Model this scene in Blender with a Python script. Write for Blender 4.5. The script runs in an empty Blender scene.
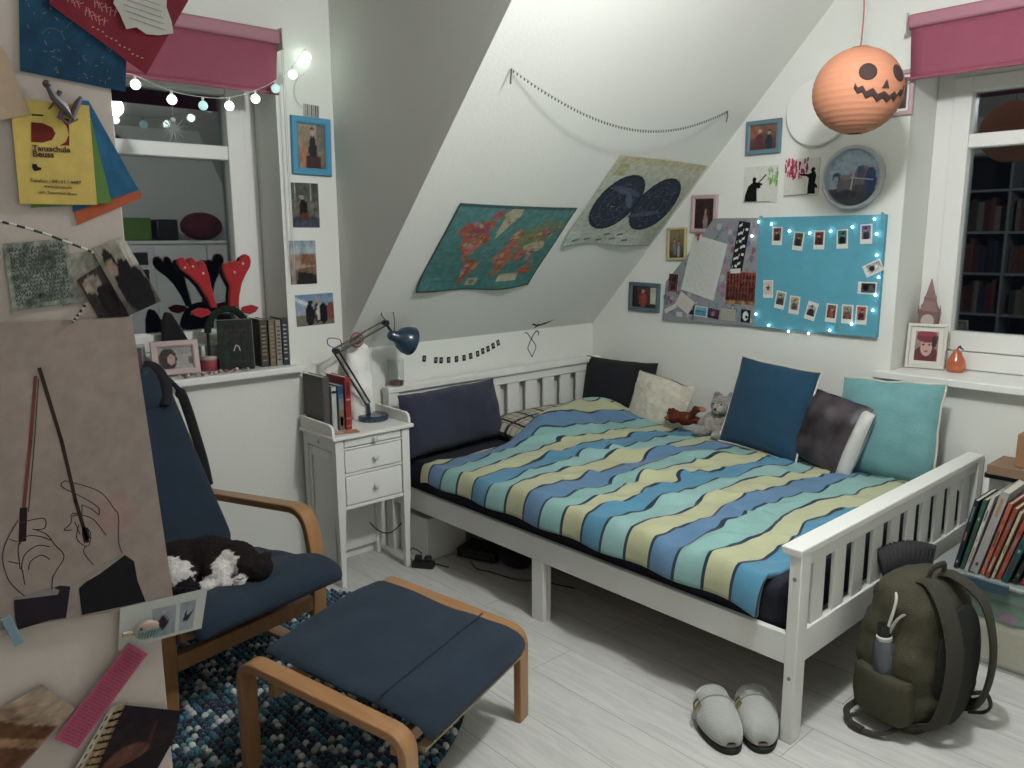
import bpy, bmesh, math, random
from mathutils import Matrix, Vector, noise as mnoise
R = math.radians
SC = bpy.context.scene
COL = SC.collection

# ------------------------------------------------------------------ camera, world, light, exposure
YAW, PITCH, ROLL = 2.4033, -0.181, -0.0055
fwd = Vector((math.cos(YAW)*math.cos(PITCH), math.sin(YAW)*math.cos(PITCH), math.sin(PITCH)))
rgt = Vector((math.sin(YAW), -math.cos(YAW), 0)); upv = rgt.cross(fwd)
r2 = rgt*math.cos(ROLL) + upv*math.sin(ROLL); u2 = -rgt*math.sin(ROLL) + upv*math.cos(ROLL)
cam_d = bpy.data.cameras.new('camera'); cam = bpy.data.objects.new('camera', cam_d); COL.objects.link(cam)
cam.matrix_world = Matrix(((r2.x, u2.x, -fwd.x, 3.073), (r2.y, u2.y, -fwd.y, -3.4281), (r2.z, u2.z, -fwd.z, 1.4366), (0, 0, 0, 1)))
cam_d.sensor_width = 36; cam_d.lens = 797.78/1024*36; cam_d.clip_start = 0.02; cam_d.clip_end = 60
SC.camera = cam
world = bpy.data.worlds.new('night_sky'); SC.world = world; world.use_nodes = True
world.node_tree.nodes['Background'].inputs[0].default_value = (0.012, 0.014, 0.022, 1)
world.node_tree.nodes['Background'].inputs[1].default_value = 0.25
SC.view_settings.view_transform = 'Standard'; SC.view_settings.look = 'None'
SC.view_settings.gamma = 1; SC.view_settings.use_curve_mapping = False
SC.view_settings.exposure = 0.0
LIGHT = (2.24, -1.68, 2.29)
LAMP_POWER = 71.0
ld = bpy.data.lights.new('ceiling_bulb_light', 'POINT'); ld.energy = LAMP_POWER; ld.color = (0.975, 0.99, 1.0); ld.shadow_soft_size = 0.06
lo = bpy.data.objects.new('ceiling_bulb_light', ld); COL.objects.link(lo); lo.location = LIGHT

# ------------------------------------------------------------------ colour and materials
def s2l(c):
    c /= 255.0
    return c/12.92 if c <= 0.04045 else ((c+0.055)/1.055)**2.4
def lin(h):
    if isinstance(h, (tuple, list)): return tuple(s2l(v) for v in h[:3])
    h = h.lstrip('#'); return tuple(s2l(int(h[i:i+2], 16)) for i in (0, 2, 4))
MATS = {}
def mat(name, col='cccccc', rough=0.6, metal=0.0, bump=0.0, bscale=40, vary=0.0, vscale=6, sheen=0.0, emit=0, spec=0.5, attr=False, alpha=1.0, trans=0.0, stretch=None, coat=0):
    if name in MATS: return MATS[name]
    m = bpy.data.materials.new(name); m.use_nodes = True; nt = m.node_tree; N = nt.nodes; L = nt.links
    b = N['Principled BSDF']; c = lin(col)
    b.inputs['Base Color'].default_value = (*c, 1); b.inputs['Roughness'].default_value = rough; b.inputs['Metallic'].default_value = metal
    b.inputs['Specular IOR Level'].default_value = spec
    if sheen: b.inputs['Sheen Weight'].default_value = sheen; b.inputs['Sheen Roughness'].default_value = 0.5
    if coat: b.inputs['Coat Weight'].default_value = coat
    if alpha < 1: b.inputs['Alpha'].default_value = alpha
    if trans: b.inputs['Transmission Weight'].default_value = trans
    src = None
    tc = N.new('ShaderNodeTexCoord'); co = tc.outputs['Object']
    if stretch:
        mp = N.new('ShaderNodeMapping'); mp.inputs['Scale'].default_value = stretch; L.new(co, mp.inputs['Vector']); co = mp.outputs[0]
    if attr:
        a = N.new('ShaderNodeAttribute'); a.attribute_name = 'Col'; src = a.outputs['Color']
    if vary:
        nz = N.new('ShaderNodeTexNoise'); nz.inputs['Scale'].default_value = vscale; nz.inputs['Detail'].default_value = 5; L.new(co, nz.inputs['Vector'])
        mr = N.new('ShaderNodeMapRange'); mr.inputs['From Min'].default_value = 0.3; mr.inputs['From Max'].default_value = 0.7
        mr.inputs['To Min'].default_value = 1-vary; mr.inputs['To Max'].default_value = 1+vary; L.new(nz.outputs['Fac'], mr.inputs['Value'])
        mx = N.new('ShaderNodeMix'); mx.data_type = 'RGBA'; mx.blend_type = 'MULTIPLY'; mx.inputs['Factor'].default_value = 1
        if src: L.new(src, mx.inputs['A'])
        else: mx.inputs['A'].default_value = (*c, 1)
        L.new(mr.outputs[0], mx.inputs['B']); src = mx.outputs['Result']
    if src: L.new(src, b.inputs['Base Color'])
    if emit:
        b.inputs['Emission Strength'].default_value = emit
        if attr: L.new(src, b.inputs['Emission Color'])
        else: b.inputs['Emission Color'].default_value = (*c, 1)
    if bump:
        nz = N.new('ShaderNodeTexNoise'); nz.inputs['Scale'].default_value = bscale; nz.inputs['Detail'].default_value = 6; L.new(co, nz.inputs['Vector'])
        bp = N.new('ShaderNodeBump'); bp.inputs['Strength'].default_value = bump; bp.inputs['Distance'].default_value = 0.01
        L.new(nz.outputs['Fac'], bp.inputs['Height']); L.new(bp.outputs[0], b.inputs['Normal'])
    MATS[name] = m; return m
PRINT = mat('printed_paper', rough=0.7, spec=0.15, attr=True, vary=0.05, vscale=60)
GLOSSP = mat('glossy_print', rough=0.4, spec=0.3, attr=True)
PAINT = mat('painted_surface', rough=0.5, attr=True, bump=0.05, bscale=60)
CLOTH = mat('coloured_cloth', rough=0.9, attr=True, bump=0.35, bscale=220, vary=0.1, vscale=30, sheen=0.3)
PLASTIC = mat('coloured_plastic', rough=0.35, attr=True)

# ------------------------------------------------------------------ mesh builder
class MB:
    def __init__(s): s.v = []; s.f = []; s.c = []; s.m = []; s.T = None
    def add(s, vs, fs, col='cccccc', m=0):
        n = len(s.v); T = s.T
        s.v += [tuple(T @ Vector(p)) if T is not None else tuple(p) for p in vs]
        cl = lin(col) if not callable(col) else None
        for f in fs:
            s.f.append([i+n for i in f]); s.c.append(cl if cl else [col(vs[i]) for i in f]); s.m.append(m)
        return s
    def box(s, x0, x1, y0, y1, z0, z1, col='cccccc', m=0):
        return s.add([(x0,y0,z0),(x1,y0,z0),(x1,y1,z0),(x0,y1,z0),(x0,y0,z1),(x1,y0,z1),(x1,y1,z1),(x0,y1,z1)],
                     [(3,2,1,0),(4,5,6,7),(0,1,5,4),(1,2,6,5),(2,3,7,6),(3,0,4,7)], col, m)
    def bc(s, c, d, col='cccccc', m=0, rot=None):
        o = s.T
        if rot is not None:
            M = Matrix.Translation(c) @ rot.to_4x4(); s.T = (o @ M) if o is not None else M; c = (0, 0, 0)
        s.box(c[0]-d[0]/2, c[0]+d[0]/2, c[1]-d[1]/2, c[1]+d[1]/2, c[2]-d[2]/2, c[2]+d[2]/2, col, m); s.T = o; return s
    def prism(s, pts, h0, h1, axis='z', col='cccccc', m=0):
        def P(a, b, h): return (a, b, h) if axis == 'z' else ((a, h, b) if axis == 'y' else (h, a, b))
        n = len(pts); vs = [P(a, b, h0) for a, b in pts] + [P(a, b, h1) for a, b in pts]
        fs = [list(range(n))[::-1], list(range(n, 2*n))] + [(i, (i+1) % n, n+(i+1) % n, n+i) for i in range(n)]
        return s.add(vs, fs, col, m)
    def tube(s, pts, r, n=8, col='cccccc', m=0, closed=False, flat=None):
        P = [Vector(p) for p in pts]; k = len(P); rs = r if isinstance(r, (list, tuple)) else [r]*k; vs = []; fs = []
        up = None
        for i in range(k):
            if closed: t = P[(i+1) % k]-P[i-1]
            else: t = P[min(i+1, k-1)]-P[max(i-1, 0)]
            t = t.normalized() if t.length > 1e-9 else Vector((0, 0, 1))
            if up is None: up = Vector((0, 0, 1)) if abs(t.z) < 0.9 else Vector((1, 0, 0))
            a = t.cross(up)
            if a.length < 1e-6: a = t.orthogonal()
            a.normalize(); b = a.cross(t).normalized(); up = b
            for j in range(n):
                th = 2*math.pi*j/n + (math.pi/n if n == 4 else 0); ca, sb = math.cos(th), math.sin(th)
                if flat: ca *= flat[0]; sb *= flat[1]
                vs.append(P[i] + (a*ca+b*sb)*rs[i])
        for i in range(k if closed else k-1):
            for j in range(n):
                A = i*n+j; B = i*n+(j+1) % n; C2 = ((i+1) % k)*n+(j+1) % n; D = ((i+1) % k)*n+j
                fs.append((A, B, C2, D))
        if not closed: fs += [list(range(n))[::-1], list(range((k-1)*n, k*n))]
        return s.add(vs, fs, col, m)
    def lathe(s, prof, c=(0, 0, 0), n=24, col='cccccc', m=0):
        vs = []; fs = []; k = len(prof)
        for r, z in prof:
            for j in range(n):
                th = 2*math.pi*j/n; vs.append((c[0]+r*math.cos(th), c[1]+r*math.sin(th), c[2]+z))
        for i in range(k-1):
            for j in range(n): fs.append((i*n+j, i*n+(j+1) % n, (i+1)*n+(j+1) % n, (i+1)*n+j))
        if prof[0][0] > 1e-5: fs.append(list(range(n))[::-1])
        if prof[-1][0] > 1e-5: fs.append(list(range((k-1)*n, k*n)))
        return s.add(vs, fs, col, m)
    def ball(s, c, r, col='cccccc', m=0, nu=16, nv=10, rot=None):
        r = (r, r, r) if isinstance(r, (int, float)) else r; vs = []; fs = []
        for i in range(nv+1):
            ph = math.pi*i/nv
            for j in range(nu):
                th = 2*math.pi*j/nu; p = Vector((r[0]*math.sin(ph)*math.cos(th), r[1]*math.sin(ph)*math.sin(th), -r[2]*math.cos(ph)))
                if rot is not None: p = rot @ p
                vs.append(p+Vector(c))
        for i in range(nv):
            for j in range(nu): fs.append((i*nu+j, i*nu+(j+1) % nu, (i+1)*nu+(j+1) % nu, (i+1)*nu+j))
        return s.add(vs, fs, col, m)
    def poly(s, pts, z=0, col='cccccc', m=0): return s.add([(x, y, z) for x, y in pts], [list(range(len(pts)))], col, m)
    def stroke(s, pts, w, z=0, col='222222', m=0):
        for (x0, y0), (x1, y1) in zip(pts, pts[1:]):
            d = math.hypot(x1-x0, y1-y0)
            if d < 1e-7: continue
            nx, ny = -(y1-y0)/d*w/2, (x1-x0)/d*w/2; ex, ey = (x1-x0)/d*w*.3, (y1-y0)/d*w*.3
            s.add([(x0-nx-ex, y0-ny-ey, z), (x1-nx+ex, y1-ny+ey, z), (x1+nx+ex, y1+ny+ey, z), (x0+nx-ex, y0+ny-ey, z)], [(0, 1, 2, 3)], col, m)
        return s
    def paint(s, x0, y0, w, h, nx, ny, shapes, z=0, noise=0.1, seed=0, nscale=7, m=0):
        """a picture: background gradient first, then ellipses 'e', rectangles 'r', polygons 'p' in 0..1 coordinates"""
        def inside(pl, x, y):
            c = False; j = len(pl)-1
            for i in range(len(pl)):
                xi, yi = pl[i]; xj, yj = pl[j]
                if (yi > y) != (yj > y) and x < (xj-xi)*(y-yi)/(yj-yi)+xi: c = not c
                j = i
            return c
        vs = []; cs = []
        for j in range(ny+1):
            for i in range(nx+1):
                a, b = i/nx, j/ny; c = (0.2, 0.2, 0.2)
                for sh in shapes:
                    k = sh[0]
                    if k == 'g':
                        A, B = lin(sh[1]), lin(sh[2]); c = tuple(A[q]*b+B[q]*(1-b) for q in range(3)); bg = c
                    elif k == 'e':
                        dx, dy = a-sh[1], b-sh[2]
                        if len(sh) > 6:
                            t = R(sh[6]); dx, dy = dx*math.cos(t)+dy*math.sin(t), -dx*math.sin(t)+dy*math.cos(t)
                        if (dx/sh[3])**2+(dy/sh[4])**2 < 1: c = lin(sh[5])
                    elif k == 'k':
                        if c != bg and ((a-sh[1])/sh[3])**2+((b-sh[2])/sh[4])**2 < 1: c = lin(sh[5])
                    elif k == 'r':
                        if sh[1] <= a <= sh[3] and sh[2] <= b <= sh[4]: c = lin(sh[5])
                    elif k == 'p':
                        if inside(sh[1], a, b): c = lin(sh[2])
                q = 1+noise*2*mnoise.noise(Vector((a*nscale, b*nscale*h/w, seed*3.7)))+noise*1.2*mnoise.noise(Vector((a*nscale*4, b*nscale*4, seed*1.3)))
                vs.append((x0+a*w, y0+b*h, z)); cs.append(tuple(min(1, max(0, v*q)) for v in c))
        n = len(s.v); T = s.T
        s.v += [tuple(T @ Vector(p)) if T is not None else p for p in vs]
        for j in range(ny):
            for i in range(nx):
                f = [j*(nx+1)+i, j*(nx+1)+i+1, (j+1)*(nx+1)+i+1, (j+1)*(nx+1)+i]
                s.f.append([k+n for k in f]); s.c.append([cs[k] for k in f]); s.m.append(m)
        return s
    def build(s, name, mats=None, parent=None, smooth=40, bevel=0, loc=None, M=None, seg=2):
        me = bpy.data.meshes.new(name); me.from_pydata(s.v, [], s.f)
        a = me.color_attributes.new('Col', 'FLOAT_COLOR', 'CORNER'); buf = []
        for f, c in zip(s.f, s.c):
            if isinstance(c, list):
                for q in c: buf += [q[0], q[1], q[2], 1]
            else: buf += [c[0], c[1], c[2], 1]*len(f)
        a.data.foreach_set('color', buf)
        mats = mats or PAINT
        for m in (mats if isinstance(mats, (list, tuple)) else [mats]): me.materials.append(m)
        me.polygons.foreach_set('material_index', s.m); me.update()
        if smooth:
            me.polygons.foreach_set('use_smooth', [True]*len(me.polygons)); me.set_sharp_from_angle(angle=R(smooth))
        o = bpy.data.objects.new(name, me); COL.objects.link(o)
        if parent: o.parent = parent
        if loc: o.location = loc
        if M is not None: o.matrix_world = M
        if bevel:
            b = o.modifiers.new('bevel', 'BEVEL'); b.width = bevel; b.segments = seg; b.limit_method = 'ANGLE'; b.angle_limit = R(50); b.harden_normals = False
        return o
def tag(o, label=None, cat=None, group=None, kind=None):
    if label: o['label'] = label
    if cat: o['category'] = cat
    if group: o['group'] = group
    if kind: o['kind'] = kind
    return o
def thing(name, label, cat, loc=(0, 0, 0), rz=0, group=None, M=None):
    o = bpy.data.objects.new(name, None); COL.objects.link(o); o.empty_display_size = 0.05
    if M is not None: o.matrix_world = M
    else: o.location = loc; o.rotation_euler = (0, 0, rz)
    return tag(o, label, cat, group)
def struct(name, mb, m, **k): return tag(mb.build(name, m, **k), kind='structure')
def copy_thing(o, parent=None):
    c = o.copy(); COL.objects.link(c)
    if parent: c.parent = parent
    for ch in list(o.children): copy_thing(ch, c)
    return c
def bez(pts, n=8):
    """Catmull-Rom through points"""
    P = [Vector(p) for p in pts]; out = []
    for i in range(len(P)-1):
        a = P[max(i-1, 0)]; b = P[i]; c = P[i+1]; d = P[min(i+2, len(P)-1)]
        for k in range(n):
            t = k/n; out.append(0.5*((2*b)+(c-a)*t+(2*a-5*b+4*c-d)*t*t+(3*b-a-3*c+d)*t**3))
    out.append(P[-1]); return out

# plane frames: local x to the right, y up, z out of the surface
def fr_gable(x, z, off=0.0, rot=0): return Matrix.Translation((x, -off, z)) @ Matrix(((1,0,0,0),(0,0,-1,0),(0,1,0,0),(0,0,0,1))) @ Matrix.Rotation(rot, 4, 'Z')
def fr_x(x, y, z, off=0.0, rot=0): return Matrix.Translation((x+off, y, z)) @ Matrix(((0,0,1,0),(1,0,0,0),(0,1,0,0),(0,0,0,1))) @ Matrix.Rotation(rot, 4, 'Z')
ZK, TAN = 0.9537, 1.0908
SA = math.atan(TAN); cA, sA_ = math.cos(SA), math.sin(SA)
def fr_slope(y, s, off=0.0, rot=0):   # s = distance up the slope from the knee wall
    return Matrix.Translation((s*cA+sA_*off, y, ZK+s*sA_-cA*off)) @ Matrix(((0,cA,sA_,0),(1,0,0,0),(0,sA_,-cA,0),(0,0,0,1))) @ Matrix.Rotation(rot, 4, 'Z')

# ------------------------------------------------------------------ the room
XR, YF, ZC = 4.4, -4.0, 2.46
WALL = mat('white_wall_paint', 'dedfd8', rough=0.85, bump=0.12, bscale=90, vary=0.012, vscale=2)
WHITE = mat('white_gloss_paint', 'e2e2dd', rough=0.4, bump=0.03, bscale=30)
def floor_mat():
    m = bpy.data.materials.new('pale_floorboards'); m.use_nodes = True; nt = m.node_tree; N = nt.nodes; L = nt.links; b = N['Principled BSDF']
    tc = N.new('ShaderNodeTexCoord'); mp = N.new('ShaderNodeMapping'); L.new(tc.outputs['Object'], mp.inputs[0])
    br = N.new('ShaderNodeTexBrick'); L.new(mp.outputs[0], br.inputs['Vector'])
    mp.inputs['Rotation'].default_value = (0, 0, 0)
    br.inputs['Scale'].default_value = 1; br.inputs['Brick Width'].default_value = 1.28; br.inputs['Row Height'].default_value = 0.19
    br.inputs['Mortar Size'].default_value = 0.0012; br.inputs['Color1'].default_value = (*lin('cdcdc9'), 1); br.inputs['Color2'].default_value = (*lin('c3c3bf'), 1)
    br.inputs['Mortar'].default_value = (*lin('8f8d88'), 1); br.offset = 0.37
    mp2 = N.new('ShaderNodeMapping'); mp2.inputs['Scale'].default_value = (1.5, 14, 1); L.new(tc.outputs['Object'], mp2.inputs[0])
    nz = N.new('ShaderNodeTexNoise'); nz.inputs['Scale'].default_value = 3; nz.inputs['Detail'].default_value = 8; nz.inputs['Distortion'].default_value = 1.2; L.new(mp2.outputs[0], nz.inputs[0])
    mr = N.new('ShaderNodeMapRange'); mr.inputs[1].default_value = 0.3; mr.inputs[2].default_value = 0.7; mr.inputs[3].default_value = 0.86; mr.inputs[4].default_value = 1.08; L.new(nz.outputs[0], mr.inputs[0])
    mx = N.new('ShaderNodeMix'); mx.data_type = 'RGBA'; mx.blend_type = 'MULTIPLY'; mx.inputs[0].default_value = 1
    L.new(br.outputs[0], mx.inputs['A']); L.new(mr.outputs[0], mx.inputs['B']); L.new(mx.outputs['Result'], b.inputs['Base Color'])
    b.inputs['Roughness'].default_value = 0.45; b.inputs['Specular IOR Level'].default_value = 0.3
    return m
struct('floor', MB().box(-0.25, XR, YF, 0.3, -0.1, 0), floor_mat(), smooth=0)
struct('ceiling', MB().box(-0.25, XR, YF, 0.3, ZC, ZC+0.1), WALL, smooth=0)
W1Y0, W1Y1, W1Z0, W1Z1 = -2.98, -1.8877, 0.895, 2.14
W2X0, W2X1, W2Z0, W2Z1 = 1.6857, 2.95, 0.86, 2.14
def wall_x(x0, x1, ya, yb, hole):
    y0, y1, z0, z1 = hole; m = MB()
    m.box(x0, x1, ya, y0, 0, ZC); m.box(x0, x1, y1, yb, 0, ZC); m.box(x0, x1, y0, y1, 0, z0); m.box(x0, x1, y0, y1, z1, ZC); return m
struct('wall_left', wall_x(-0.32, 0, YF, 0.33, (W1Y0, W1Y1, W1Z0, W1Z1)), WALL, smooth=0)
g = MB(); g.box(0, W2X0, 0, 0.33, 0, ZC); g.box(W2X1, XR, 0, 0.33, 0, ZC); g.box(W2X0, W2X1, 0, 0.33, 0, W2Z0); g.box(W2X0, W2X1, 0, 0.33, W2Z1, ZC)
struct('wall_right', g, WALL, smooth=0)
struct('wall_front', MB().box(-0.25, XR, YF-0.1, YF, 0, ZC), WALL, smooth=0)
struct('wall_back', MB().box(XR, XR+0.1, YF, 0.3, 0, ZC), WALL, smooth=0)
YC = -1.6347
xt = (ZC-ZK)/TAN
struct('ceiling_slope', MB().prism([(0, ZK), (xt, ZC), (xt, ZC+0.09), (0, ZK+0.13)], YC, 0, axis='y'), WALL, smooth=0)
struct('wall_dormer', MB().prism([(0, ZK+0.002), (xt-0.001, ZC), (0, ZC)], YC+0.001, YC+0.05, axis='y'), WALL, smooth=0)
# skirting under the window
struct('baseboard_left', MB().box(0.0, 0.014, YF, -1.5, 0, 0.085), WHITE, bevel=0.003)
struct('baseboard_right', MB().box(0.0, XR, -0.014, 0.0, 0, 0.085), WHITE, bevel=0.003)
if 0: struct('trim_1', MB().box(0.0, 0.012, -1.862, -1.848, 0.93, 2.3), WHITE, bevel=0.003)

def glass_mat():
    m = bpy.data.materials.new('window_glass'); m.use_nodes = True; nt = m.node_tree; N = nt.nodes; L = nt.links
    N.remove(N['Principled BSDF']); out = N['Material Output']
    g = N.new('ShaderNodeBsdfGlossy'); g.inputs['Roughness'].default_value = 0.012; g.inputs['Color'].default_value = (0.95, 0.97, 1, 1)
    t = N.new('ShaderNodeBsdfTransparent'); t.inputs['Color'].default_value = (0.8, 0.85, 0.85, 1)
    fz = N.new('ShaderNodeFresnel'); fz.inputs['IOR'].default_value = 1.5
    ad = N.new('ShaderNodeMath'); ad.operation = 'MULTIPLY_ADD'; ad.inputs[1].default_value = 1.3; ad.inputs[2].default_value = 0.10; L.new(fz.outputs[0], ad.inputs[0])
    mx = N.new('ShaderNodeMixShader'); L.new(ad.outputs[0], mx.inputs[0]); L.new(t.outputs[0], mx.inputs[1]); L.new(g.outputs[0], mx.inputs[2]); L.new(mx.outputs[0], out.inputs[0])
    return m
GLASS = glass_mat()
# window 1 (in the dormer wall, plane x = -0.2)
w1 = thing('window_1', None, None); tag(w1, kind='structure')
X1 = -0.2
fb = MB()
fb.box(X1-0.07, X1, W1Y1-0.05, W1Y1, 0.94, W1Z1); fb.box(X1-0.07, X1, W1Y0, W1Y0+0.05, 0.94, W1Z1)
fb.box(X1-0.069, X1-0.001, W1Y0+0.05, W1Y1-0.05, 0.94, 1.0); fb.box(X1-0.069, X1-0.001, W1Y0+0.05, W1Y1-0.05, W1Z1-0.08, W1Z1)
fb.build('window_frame', WHITE, w1, bevel=0.004)
sb = MB(); a, b = W1Y0+0.05, W1Y1-0.05
sb.box(X1-0.055, X1+0.012, b-0.075, b, 1.0, W1Z1-0.08); sb.box(X1-0.055, X1+0.012, a, a+0.075, 1.0, W1Z1-0.08)
sb.box(X1-0.054, X1+0.011, a+0.075, b-0.075, 1.001, 1.07); sb.box(X1-0.054, X1+0.011, a+0.075, b-0.075, W1Z1-0.13, W1Z1-0.081)
sb.box(X1-0.05, X1+0.008, a+0.075, b-0.075, 1.755, 1.81)
sb.build('sash', WHITE, w1, bevel=0.004)
MB().box(X1-0.035, X1-0.03, a+0.07, b-0.07, 1.06, W1Z1-0.12).build('pane', GLASS, w1, smooth=0)
MB().prism([(X1-0.03, W1Y0), (X1-0.03, W1Y1), (0.0, W1Y1), (0.0, -1.842), (0.05, -1.842), (0.05, W1Y0-0.03), (0.0, W1Y0-0.03), (0.0, W1Y0)], 0.888, 0.918).build('sill', WHITE, w1, bevel=0.006)
# window 2 (in the gable wall, plane y = 0.25)
w2 = thing('window_2', None, None); tag(w2, kind='structure')
Y2 = 0.25
fb = MB(); fb.box(W2X0, W2X0+0.07, Y2, Y2+0.07, 0.88, W2Z1); fb.box(W2X1-0.07, W2X1, Y2, Y2+0.07, 0.88, W2Z1)
fb.box(W2X0+0.07, W2X1-0.07, Y2-0.03, Y2+0.069, 0.88, 0.953); fb.box(W2X0+0.07, W2X1-0.07, Y2+0.001, Y2+0.069, W2Z1-0.07, W2Z1)
fb.build('window_frame', WHITE, w2, bevel=0.004)
sb = MB(); a, b = W2X0+0.07, W2X1-0.07
sb.box(a, a+0.07, Y2-0.012, Y2+0.055, 0.955, W2Z1-0.07); sb.box(b-0.07, b, Y2-0.012, Y2+0.055, 0.955, W2Z1-0.07)
sb.box(a+0.07, b-0.07, Y2-0.011, Y2+0.054, 0.956, 1.035); sb.box(a+0.07, b-0.07, Y2-0.011, Y2+0.054, W2Z1-0.13, W2Z1-0.071)
sb.box(a+0.07, b-0.07, Y2-0.008, Y2+0.05, 1.79, 1.845)
sb.build('sash', WHITE, w2, bevel=0.004)
MB().box(a+0.065, b-0.065, Y2+0.03, Y2+0.035, 1.03, W2Z1-0.12).build('pane', GLASS, w2, smooth=0)
MB().prism([(1.635, 0), (1.635, -0.06), (W2X1+0.05, -0.06), (W2X1+0.05, 0), (W2X1, 0), (W2X1, Y2+0.03), (W2X0, Y2+0.03), (W2X0, 0)], 0.845, 0.878).build('sill', WHITE, w2, bevel=0.006)

# ceiling light (just above the picture)
cl = thing('ceiling_light', 'white ceiling rose of the lamp lighting the middle of the room', 'lamp', (LIGHT[0], LIGHT[1], ZC))
MB().lathe([(0.0, 0), (0.06, 0), (0.055, -0.02), (0.02, -0.03), (0.018, -0.05), (0.0, -0.05)], col='e8e8e4').build('ceiling_rose', WHITE, cl)

# ------------------------------------------------------------------ roller blinds
BLIND = mat('mauve_blind_fabric', '8e4a5c', rough=0.85, bump=0.15, bscale=300, vary=0.03, vscale=20)
BLIND2 = mat('mauve_cassette', 'a5727f', rough=0.6)
def blind(label, M, w, ztop, zbot, flip=1):
    t = thing('roller_blind', label, 'blind', M=M, group='pink roller blinds')   # local x along the wall, y up, z out
    def cyl(r, x0, x1): return MB().tube([(x0, 0, 0.045), (x1, 0, 0.045)], r, 20)
    h = ztop-zbot
    MB().box(0, w, -0.03, 0.022, 0.012, 0.064).build('cassette', BLIND2, t, bevel=0.012, seg=3)
    cur = MB(); n = 24
    vs = []; fs = []
    for i in range(n+1):
        for j in range(9):
            u, v = i/n, j/8; curl = 0.012*math.exp(-((1-u) if flip > 0 else u)*14)*v
            vs.append((0.012+u*(w-0.024)-(curl*0.6 if flip > 0 else -curl*.6), -0.025-v*(h-0.05), 0.045-curl+0.003*math.sin(u*9)*v))
    for i in range(n):
        for j in range(8): fs.append((i*9+j, (i+1)*9+j, (i+1)*9+j+1, i*9+j+1))
    cur.add(vs, fs); c = cur.build('fabric', BLIND, t)
    sm = c.modifiers.new('t', 'SOLIDIFY'); sm.thickness = 0.002
    MB().box(0.015, w-0.015, -h+0.022, -h+0.035, 0.042, 0.054).build('hem_bar', BLIND, t, bevel=0.003)
    for x in (-0.008, w): MB().box(x, x+0.008, -0.05, 0.03, 0.0, 0.07).build('bracket', mat('white_plastic', 'd8d8d2', rough=0.4), t, bevel=0.002)
    return t
blind('dusky pink roller blind pulled a little way down over the left dormer window', fr_x(0, -3.0, 2.208), 1.118, 2.23, 1.99)
blind('dusky pink roller blind half hiding the top of the right window by the lantern', fr_gable(1.668, 2.26), 1.32, 2.285, 2.04, flip=-1)

# ------------------------------------------------------------------ bed
BX, BW = 2.08, 1.4514          # outer length and width
Yn, Yf = -BW, -0.016
bed = thing('bed', 'white wooden slatted double bed in the corner with a striped blue duvet', 'bed')
def slat_panel(x0, x1, ztop, zlow, nsl, wsl, cap, inset, hid, ur=0.085, th=0.008):
    m = MB(); xm = (x0+x1)/2; t = 0.012
    m.box(xm-t, xm+t, Yn+0.04, Yf-0.04, zlow, zlow+0.10)           # lower rail
    m.box(xm-t, xm+t, Yn+0.04, Yf-0.04, ztop-ur, ztop-0.01)     # upper rail
    m.build('cross_rail', WHITE, bed, bevel=0.003)
    span = (Yf-Yn-0.08); gap = (span-nsl*wsl)/(nsl+1)
    for i in range(nsl):
        y = Yn+0.04+gap+i*(wsl+gap)
        MB().box(xm-th, xm+th, y, y+wsl, zlow+0.099, ztop-ur+0.001).build('slat', WHITE, bed, bevel=0.002)
    MB().box(x0-inset[0], x1+inset[1], Yn-0.004, Yf+0.004, ztop-0.012, ztop+cap).build('top_rail', WHITE, bed, bevel=0.004)
# headboard: x 0.02..0.07
for (y0, y1) in ((Yn, Yn+0.055), (Yf-0.055, Yf)):
    MB().box(0.018, 0.072, y0, y1, 0, 0.765).build('leg', WHITE, bed, bevel=0.004)
slat_panel(0.02, 0.07, 0.755, 0.30, 10, 0.078, 0.018, (0.0, 0.004), 0, ur=0.06, th=0.007)
# footboard
for (y0, y1) in ((Yn, Yn+0.055), (Yf-0.055, Yf)):
    p = MB().box(BX-0.036, BX, y0, y1, 0, 0.575).build('leg', WHITE, bed, bevel=0.003)
for z in (0.50, 0.20):
    MB().tube([(BX-0.018, Yn+0.002, z), (BX-0.018, Yn-0.001, z)], 0.006, 12, col='8a8780').build('bolt_cover', PLASTIC, bed)
slat_panel(BX-0.034, BX-0.004, 0.578, 0.235, 10, 0.073, 0.012, (0.028, 0.004), 0, ur=0.05, th=0.006)
for (y0, y1, nm) in ((Yn+0.004, Yn+0.026, 'near'), (Yf-0.026, Yf-0.004, 'far')):
    MB().box(0.07, BX-0.034, y0, y1, 0.2366, 0.3295).build('side_rail', WHITE, bed, bevel=0.003)
MB().box(BX/2-0.034, BX/2+0.026, Yn-0.0, Yn+0.022, 0, 0.24).box(BX/2-0.034, BX/2+0.026, Yn+0.0265, Yn+0.045, 0, 0.30).build('leg', WHITE, bed, bevel=0.002)
MB().box(BX/2-0.02, BX/2+0.02, -0.75, -0.71, 0, 0.24).box(0.07, BX-0.036, -0.755, -0.705, 0.2405, 0.285).build('centre_beam', WHITE, bed, bevel=0.002)
sl = MB()
for i in range(14): sl.box(0.12+i*0.137, 0.19+i*0.137, Yn+0.03, Yf-0.03, 0.286, 0.302)
sl.build('slatted_base', mat('pine', 'b79a72', rough=0.6), bed)

# mattress in dark sheet
SHEET = mat('navy_sheet', '191c29', rough=0.9, bump=0.3, bscale=25, vary=0.1)
mm = MB().box(0.085, BX-0.050, Yn+0.03, Yf-0.032, 0.303, 0.455)
o = tag(mm.build('mattress', SHEET, bevel=0.04, seg=4), 'mattress in a navy blue fitted sheet lying in the bed frame', 'mattress')

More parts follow.
